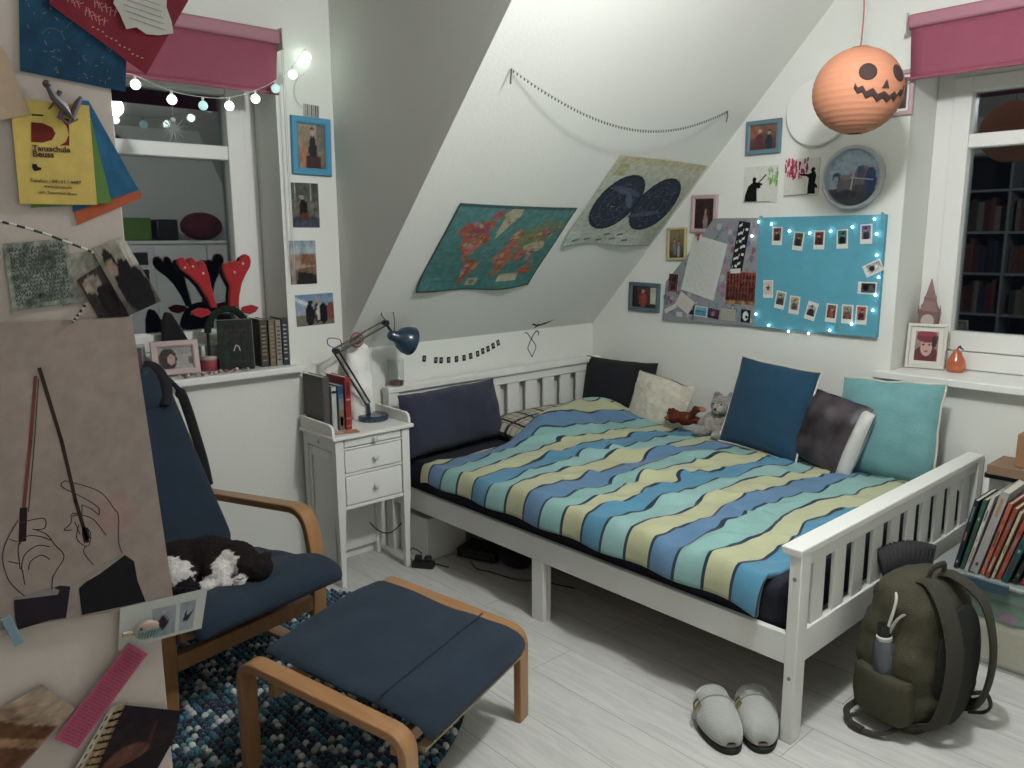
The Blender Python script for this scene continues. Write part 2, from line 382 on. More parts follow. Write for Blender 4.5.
# duvet
def stripe_mat():
    m = bpy.data.materials.new('striped_duvet_cotton'); m.use_nodes = True; nt = m.node_tree; N = nt.nodes; L = nt.links; b = N['Principled BSDF']
    uv = N.new('ShaderNodeUVMap'); uv.uv_map = 'UVMap'; sp = N.new('ShaderNodeSeparateXYZ'); L.new(uv.outputs[0], sp.inputs[0])
    def M(op, a, bb=None, c=None):
        n = N.new('ShaderNodeMath'); n.operation = op
        for i, v in enumerate((a, bb, c)):
            if v is None: continue
            if isinstance(v, (int, float)): n.inputs[i].default_value = v
            else: L.new(v, n.inputs[i])
        return n.outputs[0]
    s = sp.outputs[0]                                   # stripe number (one unit = one stripe)
    third = M('DIVIDE', M('FLOORED_MODULO', M('FLOOR', s), 6.0), 6.0)
    cr = N.new('ShaderNodeValToRGB'); cr.color_ramp.interpolation = 'CONSTANT'
    cols = ['3f7898', 'b3b98b', '46739b', '7dada6', 'b9bb8e', '3a80a3']
    seq = ['aeb08c', '56799a', '7fa8a3', 'b0b28f', '4c84a0', '87adaa']
    el = cr.color_ramp.elements
    while len(el) < 6: el.new(0.5)
    for i, c in enumerate(seq): el[i].position = max(0, i/6-0.01); el[i].color = (*lin(c), 1)
    L.new(third, cr.inputs[0])
    fr = M('FRACT', s); d = M('MINIMUM', fr, M('SUBTRACT', 1.0, fr)); ln = M('LESS_THAN', d, 0.055)
    tc = N.new('ShaderNodeTexCoord'); nz = N.new('ShaderNodeTexNoise'); nz.inputs['Scale'].default_value = 9; nz.inputs['Detail'].default_value = 6; L.new(tc.outputs['Object'], nz.inputs[0])
    mr = N.new('ShaderNodeMapRange'); mr.inputs[1].default_value = 0.3; mr.inputs[2].default_value = 0.7; mr.inputs[3].default_value = 0.92; mr.inputs[4].default_value = 1.06; L.new(nz.outputs[0], mr.inputs[0])
    mv = N.new('ShaderNodeMix'); mv.data_type = 'RGBA'; mv.blend_type = 'MULTIPLY'; mv.inputs[0].default_value = 1; L.new(cr.outputs[0], mv.inputs['A']); L.new(mr.outputs[0], mv.inputs['B'])
    mx = N.new('ShaderNodeMix'); mx.data_type = 'RGBA'; L.new(ln, mx.inputs[0]); L.new(mv.outputs['Result'], mx.inputs['A']); mx.inputs['B'].default_value = (*lin('1b2b3d'), 1)
    L.new(mx.outputs['Result'], b.inputs['Base Color']); b.inputs['Roughness'].default_value = 0.9; b.inputs['Sheen Weight'].default_value = 0.2
    n2 = N.new('ShaderNodeTexNoise'); n2.inputs['Scale'].default_value = 22; n2.inputs['Detail'].default_value = 7; L.new(tc.outputs['Object'], n2.inputs[0])
    bp = N.new('ShaderNodeBump'); bp.inputs['Strength'].default_value = 0.35; bp.inputs['Distance'].default_value = 0.01; L.new(n2.outputs[0], bp.inputs['Height']); L.new(bp.outputs[0], b.inputs['Normal'])
    return m
def duvet():
    nx, ny = 260, 180; vs = []; uvs = []
    CREASES = [(0.78, -0.92, 1.02, -0.62, 0.030, 0.030), (1.00, -1.10, 1.25, -0.88, 0.026, 0.026), (1.30, -1.30, 1.48, -0.98, 0.022, 0.026), (0.62, -1.10, 0.80, -0.72, 0.020, 0.03), (1.62, -1.35, 1.72, -1.05, 0.020, 0.024), (1.10, -0.60, 1.30, -0.35, 0.014, 0.025), (0.55, -0.55, 0.80, -0.35, 0.016, 0.025), (0.46, -1.0, 0.6, -0.75, 0.018, 0.02), (1.45, -0.75, 1.75, -0.45, 0.010, 0.03)]
    def head_x(y):       # head edge of the duvet, wandering round the pillow
        pts = [(-1.5, 0.32), (-1.42, 0.30), (-1.2, 0.335), (-1.0, 0.38), (-0.9, 0.37), (-0.8, 0.365), (-0.6, 0.305), (-0.4, 0.215), (-0.2, 0.125), (0.0, 0.11)]
        for (a, xa), (b, xb) in zip(pts, pts[1:]):
            if y <= b: t = (y-a)/(b-a); t = max(0, min(1, t)); return xa+(xb-xa)*t
        return pts[-1][1]
    for i in range(nx+1):
        s = i/nx
        for j in range(ny+1):
            t = j/ny
            # arc length from near hem: 0.10 hangs down, then flat over the top
            L0 = 0.10; arc = t*(1.40)
            foot = s
            if arc < L0:
                q = arc/L0; a = q*math.pi/2
                y = -1.472+0.045*(1-math.cos(a)); z = 0.395+0.085*math.sin(a)
                z -= 0.02*(1-q)*s
            else: y = -1.427+(arc-L0); z = 0.480
            y = min(y, -0.055)
            hx = head_x(y); fx = 1.965
            x = hx+(fx-hx)*s
            creaseu = 0.0
            n = mnoise.noise(Vector((x*2.2, y*1.8, 3.1)))*0.020+mnoise.noise(Vector((x*5+y*2, y*4.5, 9.1)))*0.012
            ridge = math.sin((x*0.9+y*0.35)*19+2.2*mnoise.noise(Vector((x*1.5, y*2, 0.5))))*0.006
            wrink = -abs(mnoise.noise(Vector((x*9-y*6, y*5+x*4, 5.5))))*0.030
            top = min(1, max(0, arc/0.16))
            z += (n+ridge+wrink)*top+0.012*top
            for (ax, ay, bx_, by_, am, wd_) in CREASES:
                dx_, dy_ = bx_-ax, by_-ay; LL = dx_*dx_+dy_*dy_; tt = ((x-ax)*dx_+(y-ay)*dy_)/LL; tc_ = max(0, min(1, tt)); px_, py_ = ax+dx_*tc_, ay+dy_*tc_
                off_ = 0.03*mnoise.noise(Vector((x*8, y*8, 1.7))); d2 = (x-px_)**2+(y-py_)**2; sd = ((x-px_)*dy_-(y-py_)*dx_)/math.sqrt(LL)+off_
                pr2 = math.exp(-d2/(wd_*wd_*4)); z += am*pr2*math.exp(-(sd/wd_)**2)*top; x_shift = 0.6*am*pr2*math.sin(sd/wd_*2.2); creaseu += x_shift*5
            # bulge over the pillow at the head, shallow puff in the middle
            z += 0.115*math.exp(-((x-0.30)/0.20)**2)*(1/(1+math.exp(-(y+0.93)*22)))*top*(1 if y < -0.3 else max(0.25, 1-(y+0.3)*3.0))
            z += 0.016*math.exp(-((x-1.0)/0.5)**2-((y+0.7)/0.45)**2)
            if x > 1.85: z -= ((x-1.85)/0.16)**2*0.03
            if s < 0.03: z -= (0.03-s)*0.45
            y += 0.010*math.sin(x*21+1)*(1-top)
            vs.append((x, y, max(z, 0.36)))
            wob = 0.36*mnoise.noise(Vector((x*3.1, y*3.4, 7.7)))+0.17*mnoise.noise(Vector((x*7.5, y*7, 2.2)))+0.10*mnoise.noise(Vector((x*17, y*17, 4.2)))
            wob *= min(1, 0.25+max(0, arc-0.10)*3)
            u = (x-0.325)/0.0995+wob-0.35*(y+0.75)+0.25
            if y > -1.1: u += 0.25*math.sin((y+1.1)*5.0)
            u += creaseu
            uvs.append((u+12, t))
    fs = []
    for i in range(nx):
        for j in range(ny): a = i*(ny+1)+j; fs.append((a, a+ny+1, a+ny+2, a+1))
    me = bpy.data.meshes.new('duvet'); me.from_pydata(vs, [], fs); ul = me.uv_layers.new(name='UVMap')
    ul.data.foreach_set('uv', [c for l in me.loops for c in uvs[l.vertex_index]])
    me.polygons.foreach_set('use_smooth', [True]*len(me.polygons)); me.materials.append(stripe_mat())
    o = bpy.data.objects.new('duvet', me); COL.objects.link(o)
    sm = o.modifiers.new('thick', 'SOLIDIFY'); sm.thickness = 0.016; sm.offset = -1
    tag(o, 'rumpled duvet striped in blue, aqua and pale green spread over the bed', 'duvet')
duvet()

# ------------------------------------------------------------------ cushions
def cushion(name, label, cat, w, h, t, M, mt, piping=None, pin=0.10, wr=0.006, seed=0, col=None, n=26, puff=2.2, parent=None, group=None):
    m = MB(); idx = {}
    vs = []; fs = []
    for side in (1, -1):
        for i in range(n+1):
            for j in range(n+1):
                u, v = 2*i/n-1, 2*j/n-1
                e = (1-abs(u)**puff)*(1-abs(v)**puff); e = max(e, 0)**0.55
                px = 1-pin*(abs(v)**2)*0+0; k = 1-pin*(1-abs(v)**2)*abs(u)**3*0.9; k2 = 1-pin*(1-abs(u)**2)*abs(v)**3*0.9
                x, y = u*w/2*k, v*h/2*k2
                nn = wr*mnoise.noise(Vector((x*14, y*14, seed+side)))+wr*1.4*mnoise.noise(Vector((x*5, y*5, seed*2+side)))
                z = side*(t/2*e)+nn*(e**0.5)
                idx[(side, i, j)] = len(vs); vs.append((x+nn*.5, y+nn*.5, z))
    for side in (1, -1):
        for i in range(n):
            for j in range(n):
                q = [idx[(side, i, j)], idx[(side, i+1, j)], idx[(side, i+1, j+1)], idx[(side, i, j+1)]]
                fs.append(q if side > 0 else q[::-1])
    m.add(vs, fs, col or 'cccccc'); o = m.build(name, mt, M=M)
    bm = bmesh.new(); bm.from_mesh(o.data); bmesh.ops.remove_doubles(bm, verts=bm.verts, dist=0.0002); bm.to_mesh(o.data); bm.free()
    if piping:
        ring = [vs[idx[(1, i, 0)]] for i in range(n+1)]+[vs[idx[(1, n, j)]] for j in range(1, n+1)]+[vs[idx[(1, i, n)]] for i in range(n-1, -1, -1)]+[vs[idx[(1, 0, j)]] for j in range(n-1, 0, -1)]
        p = MB().tube([(a, b, 0) for a, b, c in ring], 0.0042, 8, closed=True).build('piping', piping, o)
    if label: tag(o, label, cat, group)
    if parent: o.parent = parent; o.matrix_parent_inverse = Matrix.Identity(4); o.matrix_basis = M
    return o
def leanM(x, y, z, face, lean, roll=0):   # cushion standing: face = heading its front looks along (deg), leaning back
    return Matrix.Translation((x, y, z)) @ Matrix.Rotation(R(face+90), 4, 'Z') @ Matrix.Rotation(R(90-lean), 4, 'X') @ Matrix.Rotation(R(roll), 4, 'Z')
def cloth(name, c, **k): return mat(name, c, rough=k.pop('rough', 0.9), bump=k.pop('bump', 0.3), bscale=k.pop('bscale', 180), vary=k.pop('vary', 0.08), vscale=k.pop('vscale', 12), sheen=k.pop('sheen', 0.3), **k)
WP = cloth('cream_piping', 'cfc8b4')
# front looks towards -y : heading -90
cushion('cushion', 'large navy blue pillow leaning on the slatted headboard beside the bedside table', 'pillow', 0.60, 0.285, 0.16, leanM(0.175, -1.165, 0.612, 4, 14), cloth('navy_cotton', '282c3e', sheen=0.1), seed=1, pin=0.04, wr=0.010, puff=4)
def plaid():
    m = bpy.data.materials.new('plaid_cotton'); m.use_nodes = True; nt = m.node_tree; N = nt.nodes; L = nt.links; b = N['Principled BSDF']
    tc = N.new('ShaderNodeTexCoord'); last = None
    base = (*lin('aca795'), 1)
    def band(axis, freq, wid, col, prev, ph=0.0):
        sp = N.new('ShaderNodeSeparateXYZ'); L.new(tc.outputs['Object'], sp.inputs[0])
        a = N.new('ShaderNodeMath'); a.operation = 'MULTIPLY_ADD'; a.inputs[1].default_value = freq; a.inputs[2].default_value = 40+ph; L.new(sp.outputs[axis], a.inputs[0])
        f = N.new('ShaderNodeMath'); f.operation = 'FRACT'; L.new(a.outputs[0], f.inputs[0])
        l = N.new('ShaderNodeMath'); l.operation = 'LESS_THAN'; l.inputs[1].default_value = wid; L.new(f.outputs[0], l.inputs[0])
        mx = N.new('ShaderNodeMix'); mx.data_type = 'RGBA'; L.new(l.outputs[0], mx.inputs[0]); mx.inputs['B'].default_value = (*lin(col), 1)
        if prev is None: mx.inputs['A'].default_value = base
        else: L.new(prev, mx.inputs['A'])
        return mx.outputs['Result']
    for ax in (0, 1):
        last = band(ax, 26, 0.14, '6f6a60', last); last = band(ax, 9, 0.14, '1d1f26', last, .3)
    L.new(last, b.inputs['Base Color']); b.inputs['Roughness'].default_value = 0.9; return m
cushion('pillow', 'plaid black and cream pillow lying flat under the head end of the duvet', 'pillow', 0.42, 0.66, 0.13, Matrix.Translation((0.29, -0.62, 0.503)) @ Matrix.Rotation(R(6), 4, 'Y'), plaid(), seed=2, wr=0.004, puff=3)
cushion('cushion', 'black cushion standing in the corner where the headboard meets the wall', 'cushion', 0.46, 0.36, 0.13, leanM(0.27, -0.095, 0.60, -82, 12), cloth('black_cotton', '121118', sheen=0.05), seed=3, pin=0.05)
# shaggy cream cushion
def shag(o, length, n, seed=1, rad=0.0022):
    ps = o.modifiers.new('pile', 'PARTICLE_SYSTEM').particle_system; st = ps.settings
    st.type = 'HAIR'; st.count = n; st.hair_length = length; st.hair_step = 3; st.use_advanced_hair = True
    st.factor_random = length*0.25; st.brownian_factor = 0.02; ps.seed = seed; st.root_radius = 1.0; st.tip_radius = 0.3; st.radius_scale = rad*100*0.01
    st.render_step = 2
CREAM = cloth('cream_fleece', 'c9c3b2', bump=1.0, bscale=45, vary=0.14, vscale=35)
cc = cushion('cushion', 'fluffy cream cushion against the wall between the black cushion and the teddies', 'cushion', 0.34, 0.32, 0.11, leanM(0.575, -0.125, 0.562, -84, 14, roll=-8), CREAM, seed=4, wr=0.016, pin=0.02)
#shag(cc, 0.007, 9000)
TEAL = cloth('teal_velvet', '153f58', sheen=0.08, bscale=260)
cushion('cushion', 'dark teal velvet cushion with cream piping standing next to the grey teddy', 'cushion', 0.41, 0.41, 0.12, leanM(1.262, -0.235, 0.683, -94, 16, roll=-4), TEAL, WP, seed=5, pin=0.05, wr=0.005)
# photo cushion: dark satin with pale border
def photo_cloth():
    m = mat('dark_photo_satin', '3a3338', rough=0.5, bump=0.5, bscale=16, vary=0.95, vscale=9); return m
pc = cushion('cushion', 'small satin cushion printed with a dark photo, wedged between teal and aqua cushions', 'cushion', 0.30, 0.31, 0.10, leanM(1.560, -0.265, 0.632, -100, 17, roll=-10), photo_cloth(), seed=6, wr=0.013, pin=0.03)
cushion('pale_border', None, None, 0.06, 0.30, 0.075, Matrix.Translation((0.147, -0.008, 0.012)), mat('pale_satin', 'c4c3c0', rough=0.4, bump=0.5, bscale=30, vary=0.1), seed=7, wr=0.006, pin=0.0, parent=pc)
cushion('cushion', 'pale turquoise square cushion under the window sill at the foot of the bed', 'cushion', 0.40, 0.40, 0.14, leanM(1.765, -0.185, 0.665, -88, 13, roll=2), cloth('turquoise_cotton', '6b9a9c', sheen=0.1), WP, seed=8, pin=0.04, wr=0.009)

# organic shapes: overlapping volumes fused into one skin, coloured by patch
FUR = mat('short_fur', attr=True, rough=0.95, bump=0.6, bscale=160, vary=0.16, vscale=70, sheen=0.0, spec=0.2)
def blob(name, balls, voxel, M=None, patches=None, base='888888', disp=0.003, parent=None, mt=None, smoothit=6, wob=0.006):
    mb = MB()
    for b in balls:
        c, r = b[0], b[1]; rot = Matrix.Rotation(R(b[2]), 3, b[3]) if len(b) > 2 else None
        mb.ball(c, r, nu=24, nv=16, rot=rot)
    o = mb.build(name+'_raw', PAINT)
    rm = o.modifiers.new('r', 'REMESH'); rm.mode = 'VOXEL'; rm.voxel_size = voxel
    sm = o.modifiers.new('s', 'SMOOTH'); sm.factor = 0.6; sm.iterations = smoothit
    dg = bpy.context.evaluated_depsgraph_get(); me = bpy.data.meshes.new_from_object(o.evaluated_get(dg)); me.name = name
    bpy.data.objects.remove(o)
    for a in list(me.color_attributes): me.color_attributes.remove(a)
    a = me.color_attributes.new('Col', 'FLOAT_COLOR', 'POINT'); buf = []
    for v in me.vertices:
        p = v.co; q = p+Vector((mnoise.noise(p*60), mnoise.noise(p*60+Vector((9, 1, 3))), mnoise.noise(p*60+Vector((2, 7, 5)))))*wob
        c = lin(base)
        for pc_, pr_, col in (patches or []):
            pr_ = (pr_,)*3 if isinstance(pr_, (int, float)) else pr_
            if sum(((q[i]-pc_[i])/pr_[i])**2 for i in range(3)) < 1: c = lin(col)
        k = 1+0.25*mnoise.noise(p*90)
        buf += [c[0]*k, c[1]*k, c[2]*k, 1]
    a.data.foreach_set('color', buf)
    for v in me.vertices: v.co = v.co+v.normal*(disp*mnoise.noise(v.co*70)+disp*.6*mnoise.noise(v.co*170))
    me.materials.clear(); me.materials.append(mt or FUR); me.polygons.foreach_set('use_smooth', [True]*len(me.polygons)); me.polygons.foreach_set('material_index', [0]*len(me.polygons))
    o = bpy.data.objects.new(name, me); COL.objects.link(o)
    if parent: o.parent = parent
    if M is not None: o.matrix_basis = M
    return o
# brown teddy lying on its side
t = thing('teddy_bear', 'small brown teddy bear lying on the bed beside the fluffy cream cushion', 'toy', (0.80, -0.20, 0.548))
blob('body', [((-0.055, -0.02, 0.01), 0.036), ((-0.082, -0.02, 0.036), 0.013), ((-0.05, -0.035, 0.045), 0.012), ((0.0, 0, 0.005), (0.05, 0.036, 0.034)), ((0.045, -0.01, 0.035), (0.018, 0.018, 0.035), 40, 'Y'),
    ((0.07, -0.015, 0.062), (0.022, 0.018, 0.02)), ((0.055, 0.02, 0.0), (0.035, 0.02, 0.02)), ((0.1, -0.015, 0.07), (0.028, 0.014, 0.014)), ((-0.07, -0.052, 0.005), 0.014)], 0.005, None,
    [((-0.074, -0.056, 0.005), 0.018, '8a5a3e'), ((0.118, -0.015, 0.07), 0.024, 'a5745a'), ((0.03, -0.04, 0.03), 0.018, '8b6a55')], '5d2d20', parent=t)
for q in ((-0.078, -0.046, 0.03), (-0.05, -0.053, 0.024)): MB().ball(q, 0.0035, col='0c0a0a', nu=8, nv=6).build('eye', PLASTIC, t)
MB().ball((-0.075, -0.066, 0.008), 0.004, col='120c0a', nu=8, nv=6).build('nose', PLASTIC, t)
t = thing('soft_toy', 'grey plush animal with a round head sitting against the dark teal cushion', 'toy', (0.965, -0.160, 0.495)); t.scale = (1.15, 1.15, 1.1)
blob('body', [((0, 0, 0.05), (0.068, 0.055, 0.06)), ((0.02, -0.01, 0.135), (0.05, 0.045, 0.042)), ((0.03, -0.045, 0.125), (0.03, 0.03, 0.024)), ((0.055, 0.01, 0.165), (0.030, 0.016, 0.034), 35, 'Y'), ((-0.02, 0.02, 0.160), (0.028, 0.014, 0.028), -35, 'Y'),
    ((-0.05, -0.03, 0.045), (0.028, 0.024, 0.05), 35, 'Y'), ((0.055, -0.04, 0.05), (0.024, 0.024, 0.045)), ((-0.045, -0.065, 0.018), (0.034, 0.045, 0.022)), ((0.05, -0.07, 0.018), (0.03, 0.045, 0.022))], 0.006, None,
    [((0.03, -0.07, 0.12), 0.03, '9c958b'), ((0.0, -0.05, 0.06), 0.035, 'a39c90')], '85837c', parent=t, mt=mat('grey_plush', attr=True, rough=1, bump=1.0, bscale=90, vary=0.2, vscale=50, sheen=.5))
for q in ((0.005, -0.053, 0.148), (0.042, -0.052, 0.148)): MB().ball(q, 0.004, col='0c0a0a', nu=8, nv=6).build('eye', PLASTIC, t)
MB().ball((0.03, -0.076, 0.13), 0.006, col='1a1515', nu=8, nv=6).build('nose', PLASTIC, t)

# ------------------------------------------------------------------ bedside table
ns = thing('bedside_table', 'narrow white bedside table with galleried top and three small drawers', 'bedside table', (0.02, -1.862, 0))
W_, D_, H_ = 0.365, 0.2737, 0.6527
def leg(mb, x, y, top):    # square, slightly tapered cabriole-ish foot
    n = 9
    pts = [(0, 0.0), (0.05, 0.001), (0.15, 0.0), (0.28, -0.002), (0.34, 0), (0.6, 0)]
    h = 0.019
    vs = []; lv = [(0, .011), (0.06, .012), (0.2, .0135), (0.3, .017), (0.34, .019), (top, .019)]
    for z, r in lv: vs += [(x-r, y-r, z), (x+r, y-r, z), (x+r, y+r, z), (x-r, y+r, z)]
    fs = [(3, 2, 1, 0)]+[(i*4+j, i*4+(j+1) % 4, (i+1)*4+(j+1) % 4, (i+1)*4+j) for i in range(len(lv)-1) for j in range(4)]
    k = (len(lv)-1)*4; fs.append((k, k+1, k+2, k+3)); mb.add(vs, fs); return mb
for (x, y) in ((D_-0.021, 0.021), (D_-0.021, W_-0.021), (0.021, 0.021), (0.021, W_-0.021)):
    leg(MB(), x, y, 0.632).build('leg', WHITE, ns, bevel=0.002)
body = MB(); body.box(0.03, D_-0.012, W_-0.018, W_-0.008, 0.34, 0.63); body.box(0.012, 0.02, 0.03, W_-0.03, 0.05, 0.63)
body.box(0.03, D_-0.03, 0.012, 0.02, 0.05, 0.63)
body.box(D_-0.02, D_-0.006, 0.04, W_-0.04, 0.334, 0.350); body.box(D_-0.02, D_-0.006, 0.04, W_-0.04, 0.478, 0.488); body.box(D_-0.02, D_-0.006, 0.04, W_-0.04, 0.588, 0.596)
body.box(0.02, D_-0.02, 0.02, W_-0.02, 0.338, 0.346)
body.build('carcass', WHITE, ns, bevel=0.002)
sp = MB()   # left side: raised frame round the recessed panel
sp.box(0.035, D_-0.04, 0.004, 0.0125, 0.585, 0.632); sp.box(0.035, 0.06, 0.006, 0.012, 0.06, 0.58); sp.box(D_-0.065, D_-0.04, 0.006, 0.012, 0.06, 0.58); sp.box(0.0605, D_-0.0655, 0.006, 0.012, 0.54, 0.58); sp.box(0.0605, D_-0.0655, 0.006, 0.012, 0.06, 0.10)
sp.build('side_panel', WHITE, ns, bevel=0.002)
MB().tube([(0.13, 0.005, 0.608), (0.13, -0.004, 0.608)], 0.009, 14).build('side_knob', WHITE, ns, bevel=0.002)
def knob(parent, x, y, z):
    m = MB(); m.T = Matrix.Translation((x, y, z)) @ Matrix.Rotation(R(90), 4, 'Y'); m.lathe([(0.006, 0), (0.005, 0.006), (0.011, 0.012), (0.012, 0.018), (0.007, 0.023), (0, 0.0235)], n=16, col='b9b9b4')
    return m.build('knob', mat('knob_ceramic', 'cfcfca', rough=0.25), parent)
for z0, z1 in ((0.600, 0.632), (0.4915, 0.585), (0.353, 0.475)):
    d = MB(); d.box(D_-0.26, D_-0.004, 0.045, W_-0.045, z0, z1)
    d.add([(D_-0.0035, 0.06, z0+.008), (D_-0.0035, W_-0.06, z0+.008), (D_-0.0035, W_-0.06, z1-.008), (D_-0.0035, 0.06, z1-.008)], [(0, 1, 2, 3)])
    dd = d.build('drawer', WHITE, ns, bevel=0.003); knob(dd, D_-0.004, W_/2, (z0+z1)/2)
MB().box(0.0, D_+0.012, -0.014, W_+0.014, 0.636, H_).build('top', WHITE, ns, bevel=0.004)
def gal(y):  # side gallery with a rounded front end
    return MB().prism([(0.004, H_), (D_-0.004, H_), (D_-0.004, H_+0.02), (D_-0.012, H_+0.038), (D_-0.03, H_+0.047), (0.004, H_+0.050)], y, y+0.012, axis='y')
gal(-0.008).build('gallery', WHITE, ns, bevel=0.002); gal(W_-0.004).build('gallery', WHITE, ns, bevel=0.002)
MB().box(0.002, 0.014, 0.005, W_-0.005, H_, H_+0.05).build('gallery', WHITE, ns, bevel=0.002)

# ------------------------------------------------------------------ bentwood armchair and footstool
WOOD = mat('birch_veneer', '9a7048', rough=0.38, bump=0.04, bscale=40, vary=0.12, vscale=9, stretch=(1, 6, 1), coat=0.2)
DENIM = mat('dark_blue_denim', '1a2a3a', rough=0.95, bump=0.4, bscale=420, vary=0.14, vscale=18, sheen=0.05)
DENIM2 = mat('dark_seam', '15263a', rough=0.95)
def offset_path(P, t):
    out = []
    for i in range(len(P)):
        a = P[max(i-1, 0)]; b = P[min(i+1, len(P)-1)]; d = math.hypot(b[0]-a[0], b[1]-a[1]) or 1
        out.append((P[i][0]-(b[1]-a[1])/d*t, P[i][1]+(b[0]-a[0])/d*t))
    return out
def fillet(pts, rads, n=8):
    out = [pts[0]]
    for i in range(1, len(pts)-1):
        p0, p1, p2 = (Vector(pts[k]) for k in (i-1, i, i+1)); a = (p0-p1); b = (p2-p1); la, lb = a.length, b.length; a.normalize(); b.normalize()
        ang = a.angle(b); d = min(rads[i-1]/math.tan(ang/2), la*0.49 if i > 1 else la*.95, lb*0.49 if i < len(pts)-2 else lb*.95)
        q0, q1 = p1+a*d, p1+b*d
        for k in range(n+1):
            t = k/n; out.append(tuple((q0*(1-t)**2+p1*2*t*(1-t)+q1*t*t)))
    out.append(pts[-1]); return out
def bent(mb, path, y, w, t):
    A = offset_path(path, t/2); B = offset_path(path, -t/2); n = len(path); vs = []; fs = []
    for yy in (y-w/2, y+w/2):
        for p in A: vs.append((p[0], yy, p[1]))
        for p in B: vs.append((p[0], yy, p[1]))
    for i in range(n-1):
        fs += [(i, i+1, 2*n+i+1, 2*n+i), (n+i+1, n+i, 3*n+i, 3*n+i+1), (i+1, i, n+i, n+i+1), (2*n+i, 2*n+i+1, 3*n+i+1, 3*n+i)]
    fs += [(0, 2*n, 3*n, n), (n-1, 2*n-1, 4*n-1, 3*n-1)]
    return mb.add(vs, fs)
def slab(path, hw, th, n=28, p=3.2, wr=0.004, seed=0, ends=True, y0=0):
    """padded slab swept along path (x,z); hw half width, th thickness"""
    k = len(path); mb = MB(); vs = []; fs = []
    hws = hw if isinstance(hw, list) else [hw]*k; ths = th if isinstance(th, list) else [th]*k
    L = [0]
    for a, b in zip(path, path[1:]): L.append(L[-1]+math.hypot(b[0]-a[0], b[1]-a[1]))
    for i in range(k):
        a = path[max(i-1, 0)]; b = path[min(i+1, k-1)]; d = math.hypot(b[0]-a[0], b[1]-a[1]); nx, nz = -(b[1]-a[1])/d, (b[0]-a[0])/d
        e = min(L[i], L[-1]-L[i])/(ths[i]*0.55); e = math.sqrt(max(0.0, 1-(1-min(1, e))**2)) if ends else 1
        for j in range(n):
            th_ = 2*math.pi*j/n; c, s_ = math.cos(th_), math.sin(th_)
            yy = math.copysign(abs(c)**(2/p), c)*(hws[i]-0.02*(1-e)); zz = math.copysign(abs(s_)**(2/2.2), s_)*ths[i]/2*max(e, 0.03)
            w = wr*mnoise.noise(Vector((L[i]*9, yy*9, seed+(1 if s_ > 0 else 5))))*e*1.5
            vs.append((path[i][0]+nx*(zz+w), y0+yy, path[i][1]+nz*(zz+w)))
    for i in range(k-1):
        for j in range(n): fs.append((i*n+j, (i+1)*n+j, (i+1)*n+(j+1) % n, i*n+(j+1) % n))
    fs += [list(range(n)), list(range((k-1)*n, k*n))[::-1]]
    return mb.add(vs, fs, '20384e')
def dense(P, step=0.012):
    C2 = bez([(a, 0, b) for a, b in P], 12); return [(v.x, v.z) for v in C2]
st = thing('footstool', 'low bentwood footstool with dark blue padded top in front of the armchair', 'footstool', (1.306, -2.286, 0), 0.336)
for y in (-0.287, 0.287):
    path = fillet([(-0.262, 0.0), (-0.262, 0.345), (0.262, 0.279), (0.262, 0.0)], [0.055, 0.055], 10)
    bent(MB(), path, y, 0.052, 0.024).build('side_frame', WOOD, st, bevel=0.003)
for x, z in ((-0.2, 0.255), (0.2, 0.215)): MB().box(x-0.012, x+0.012, -0.261, 0.261, z-0.02, z+0.02).build('cross_bar', WOOD, st, bevel=0.003)
P = dense([(-0.235, 0.345), (-0.215, 0.356), (-0.15, 0.352), (0.0, 0.329), (0.15, 0.313), (0.25, 0.303), (0.287, 0.283), (0.296, 0.255)])
slab(P, 0.253, 0.046, seed=3, wr=0.006).build('seat_cushion', DENIM, st)
sm_ = MB(); sm_.tube([(0.155, -0.245+i*0.049, 0.3362+0.001*math.sin(i*2)) for i in range(11)], 0.0022, 6, col='15263a'); sm_.build('seam', DENIM2, st)
sl_ = MB(); sl_.prism([(0.262, 0.225), (0.285, 0.226), (0.29, 0.238), (0.262, 0.24)], -0.25, 0.25, axis='y'); sl_.build('edge_lath', mat('pale_lath', '9b8a6c'), st)

ch = thing('armchair', 'bentwood armchair with dark blue cushions standing under the left window', 'armchair', (0.90, -2.44, 0), R(11))
for y in (-0.278, 0.278):
    path = fillet([(-0.82, 0.47), (-0.165, 0.532), (-0.125, 0.335), (-0.15, 0.0135), (-0.76, 0.0135)], [0.09, 0.6, 0.06], 10)
    bent(MB(), path, y, 0.055, 0.026).build('arm_frame', WOOD, ch, bevel=0.004)
for y in (-0.215, 0.215):
    path = fillet([(-0.78, 0.72), (-0.60, 0.24), (-0.02, 0.335)], [0.16], 10)
    bent(MB(), path, y, 0.035, 0.022).build('seat_rail', WOOD, ch, bevel=0.003)
MB().box(-0.155, -0.125, -0.25, 0.25, 0.19, 0.24).build('cross_bar', WOOD, ch, bevel=0.003)
MB().box(-0.69, -0.66, -0.25, 0.25, 0.03, 0.075).build('cross_bar', WOOD, ch, bevel=0.003)
MB().box(-0.12, -0.095, -0.25, 0.25, 0.29, 0.318).build('cross_bar', WOOD, ch, bevel=0.003)
sc = slab(dense([(-0.57, 0.33), (-0.50, 0.315), (-0.35, 0.335), (-0.2, 0.362), (-0.07, 0.383), (-0.005, 0.37), (0.02, 0.335)]), 0.268, 0.072, seed=5, wr=0.008).build('seat_cushion', DENIM, ch)
bk = dense([(-0.515, 0.36), (-0.56, 0.47), (-0.63, 0.62), (-0.71, 0.79), (-0.775, 0.92)])
slab(bk, [0.258-0.06*i/len(bk) for i in range(len(bk))], 0.075, seed=8, wr=0.007, y0=-0.042).build('back_cushion', DENIM, ch)
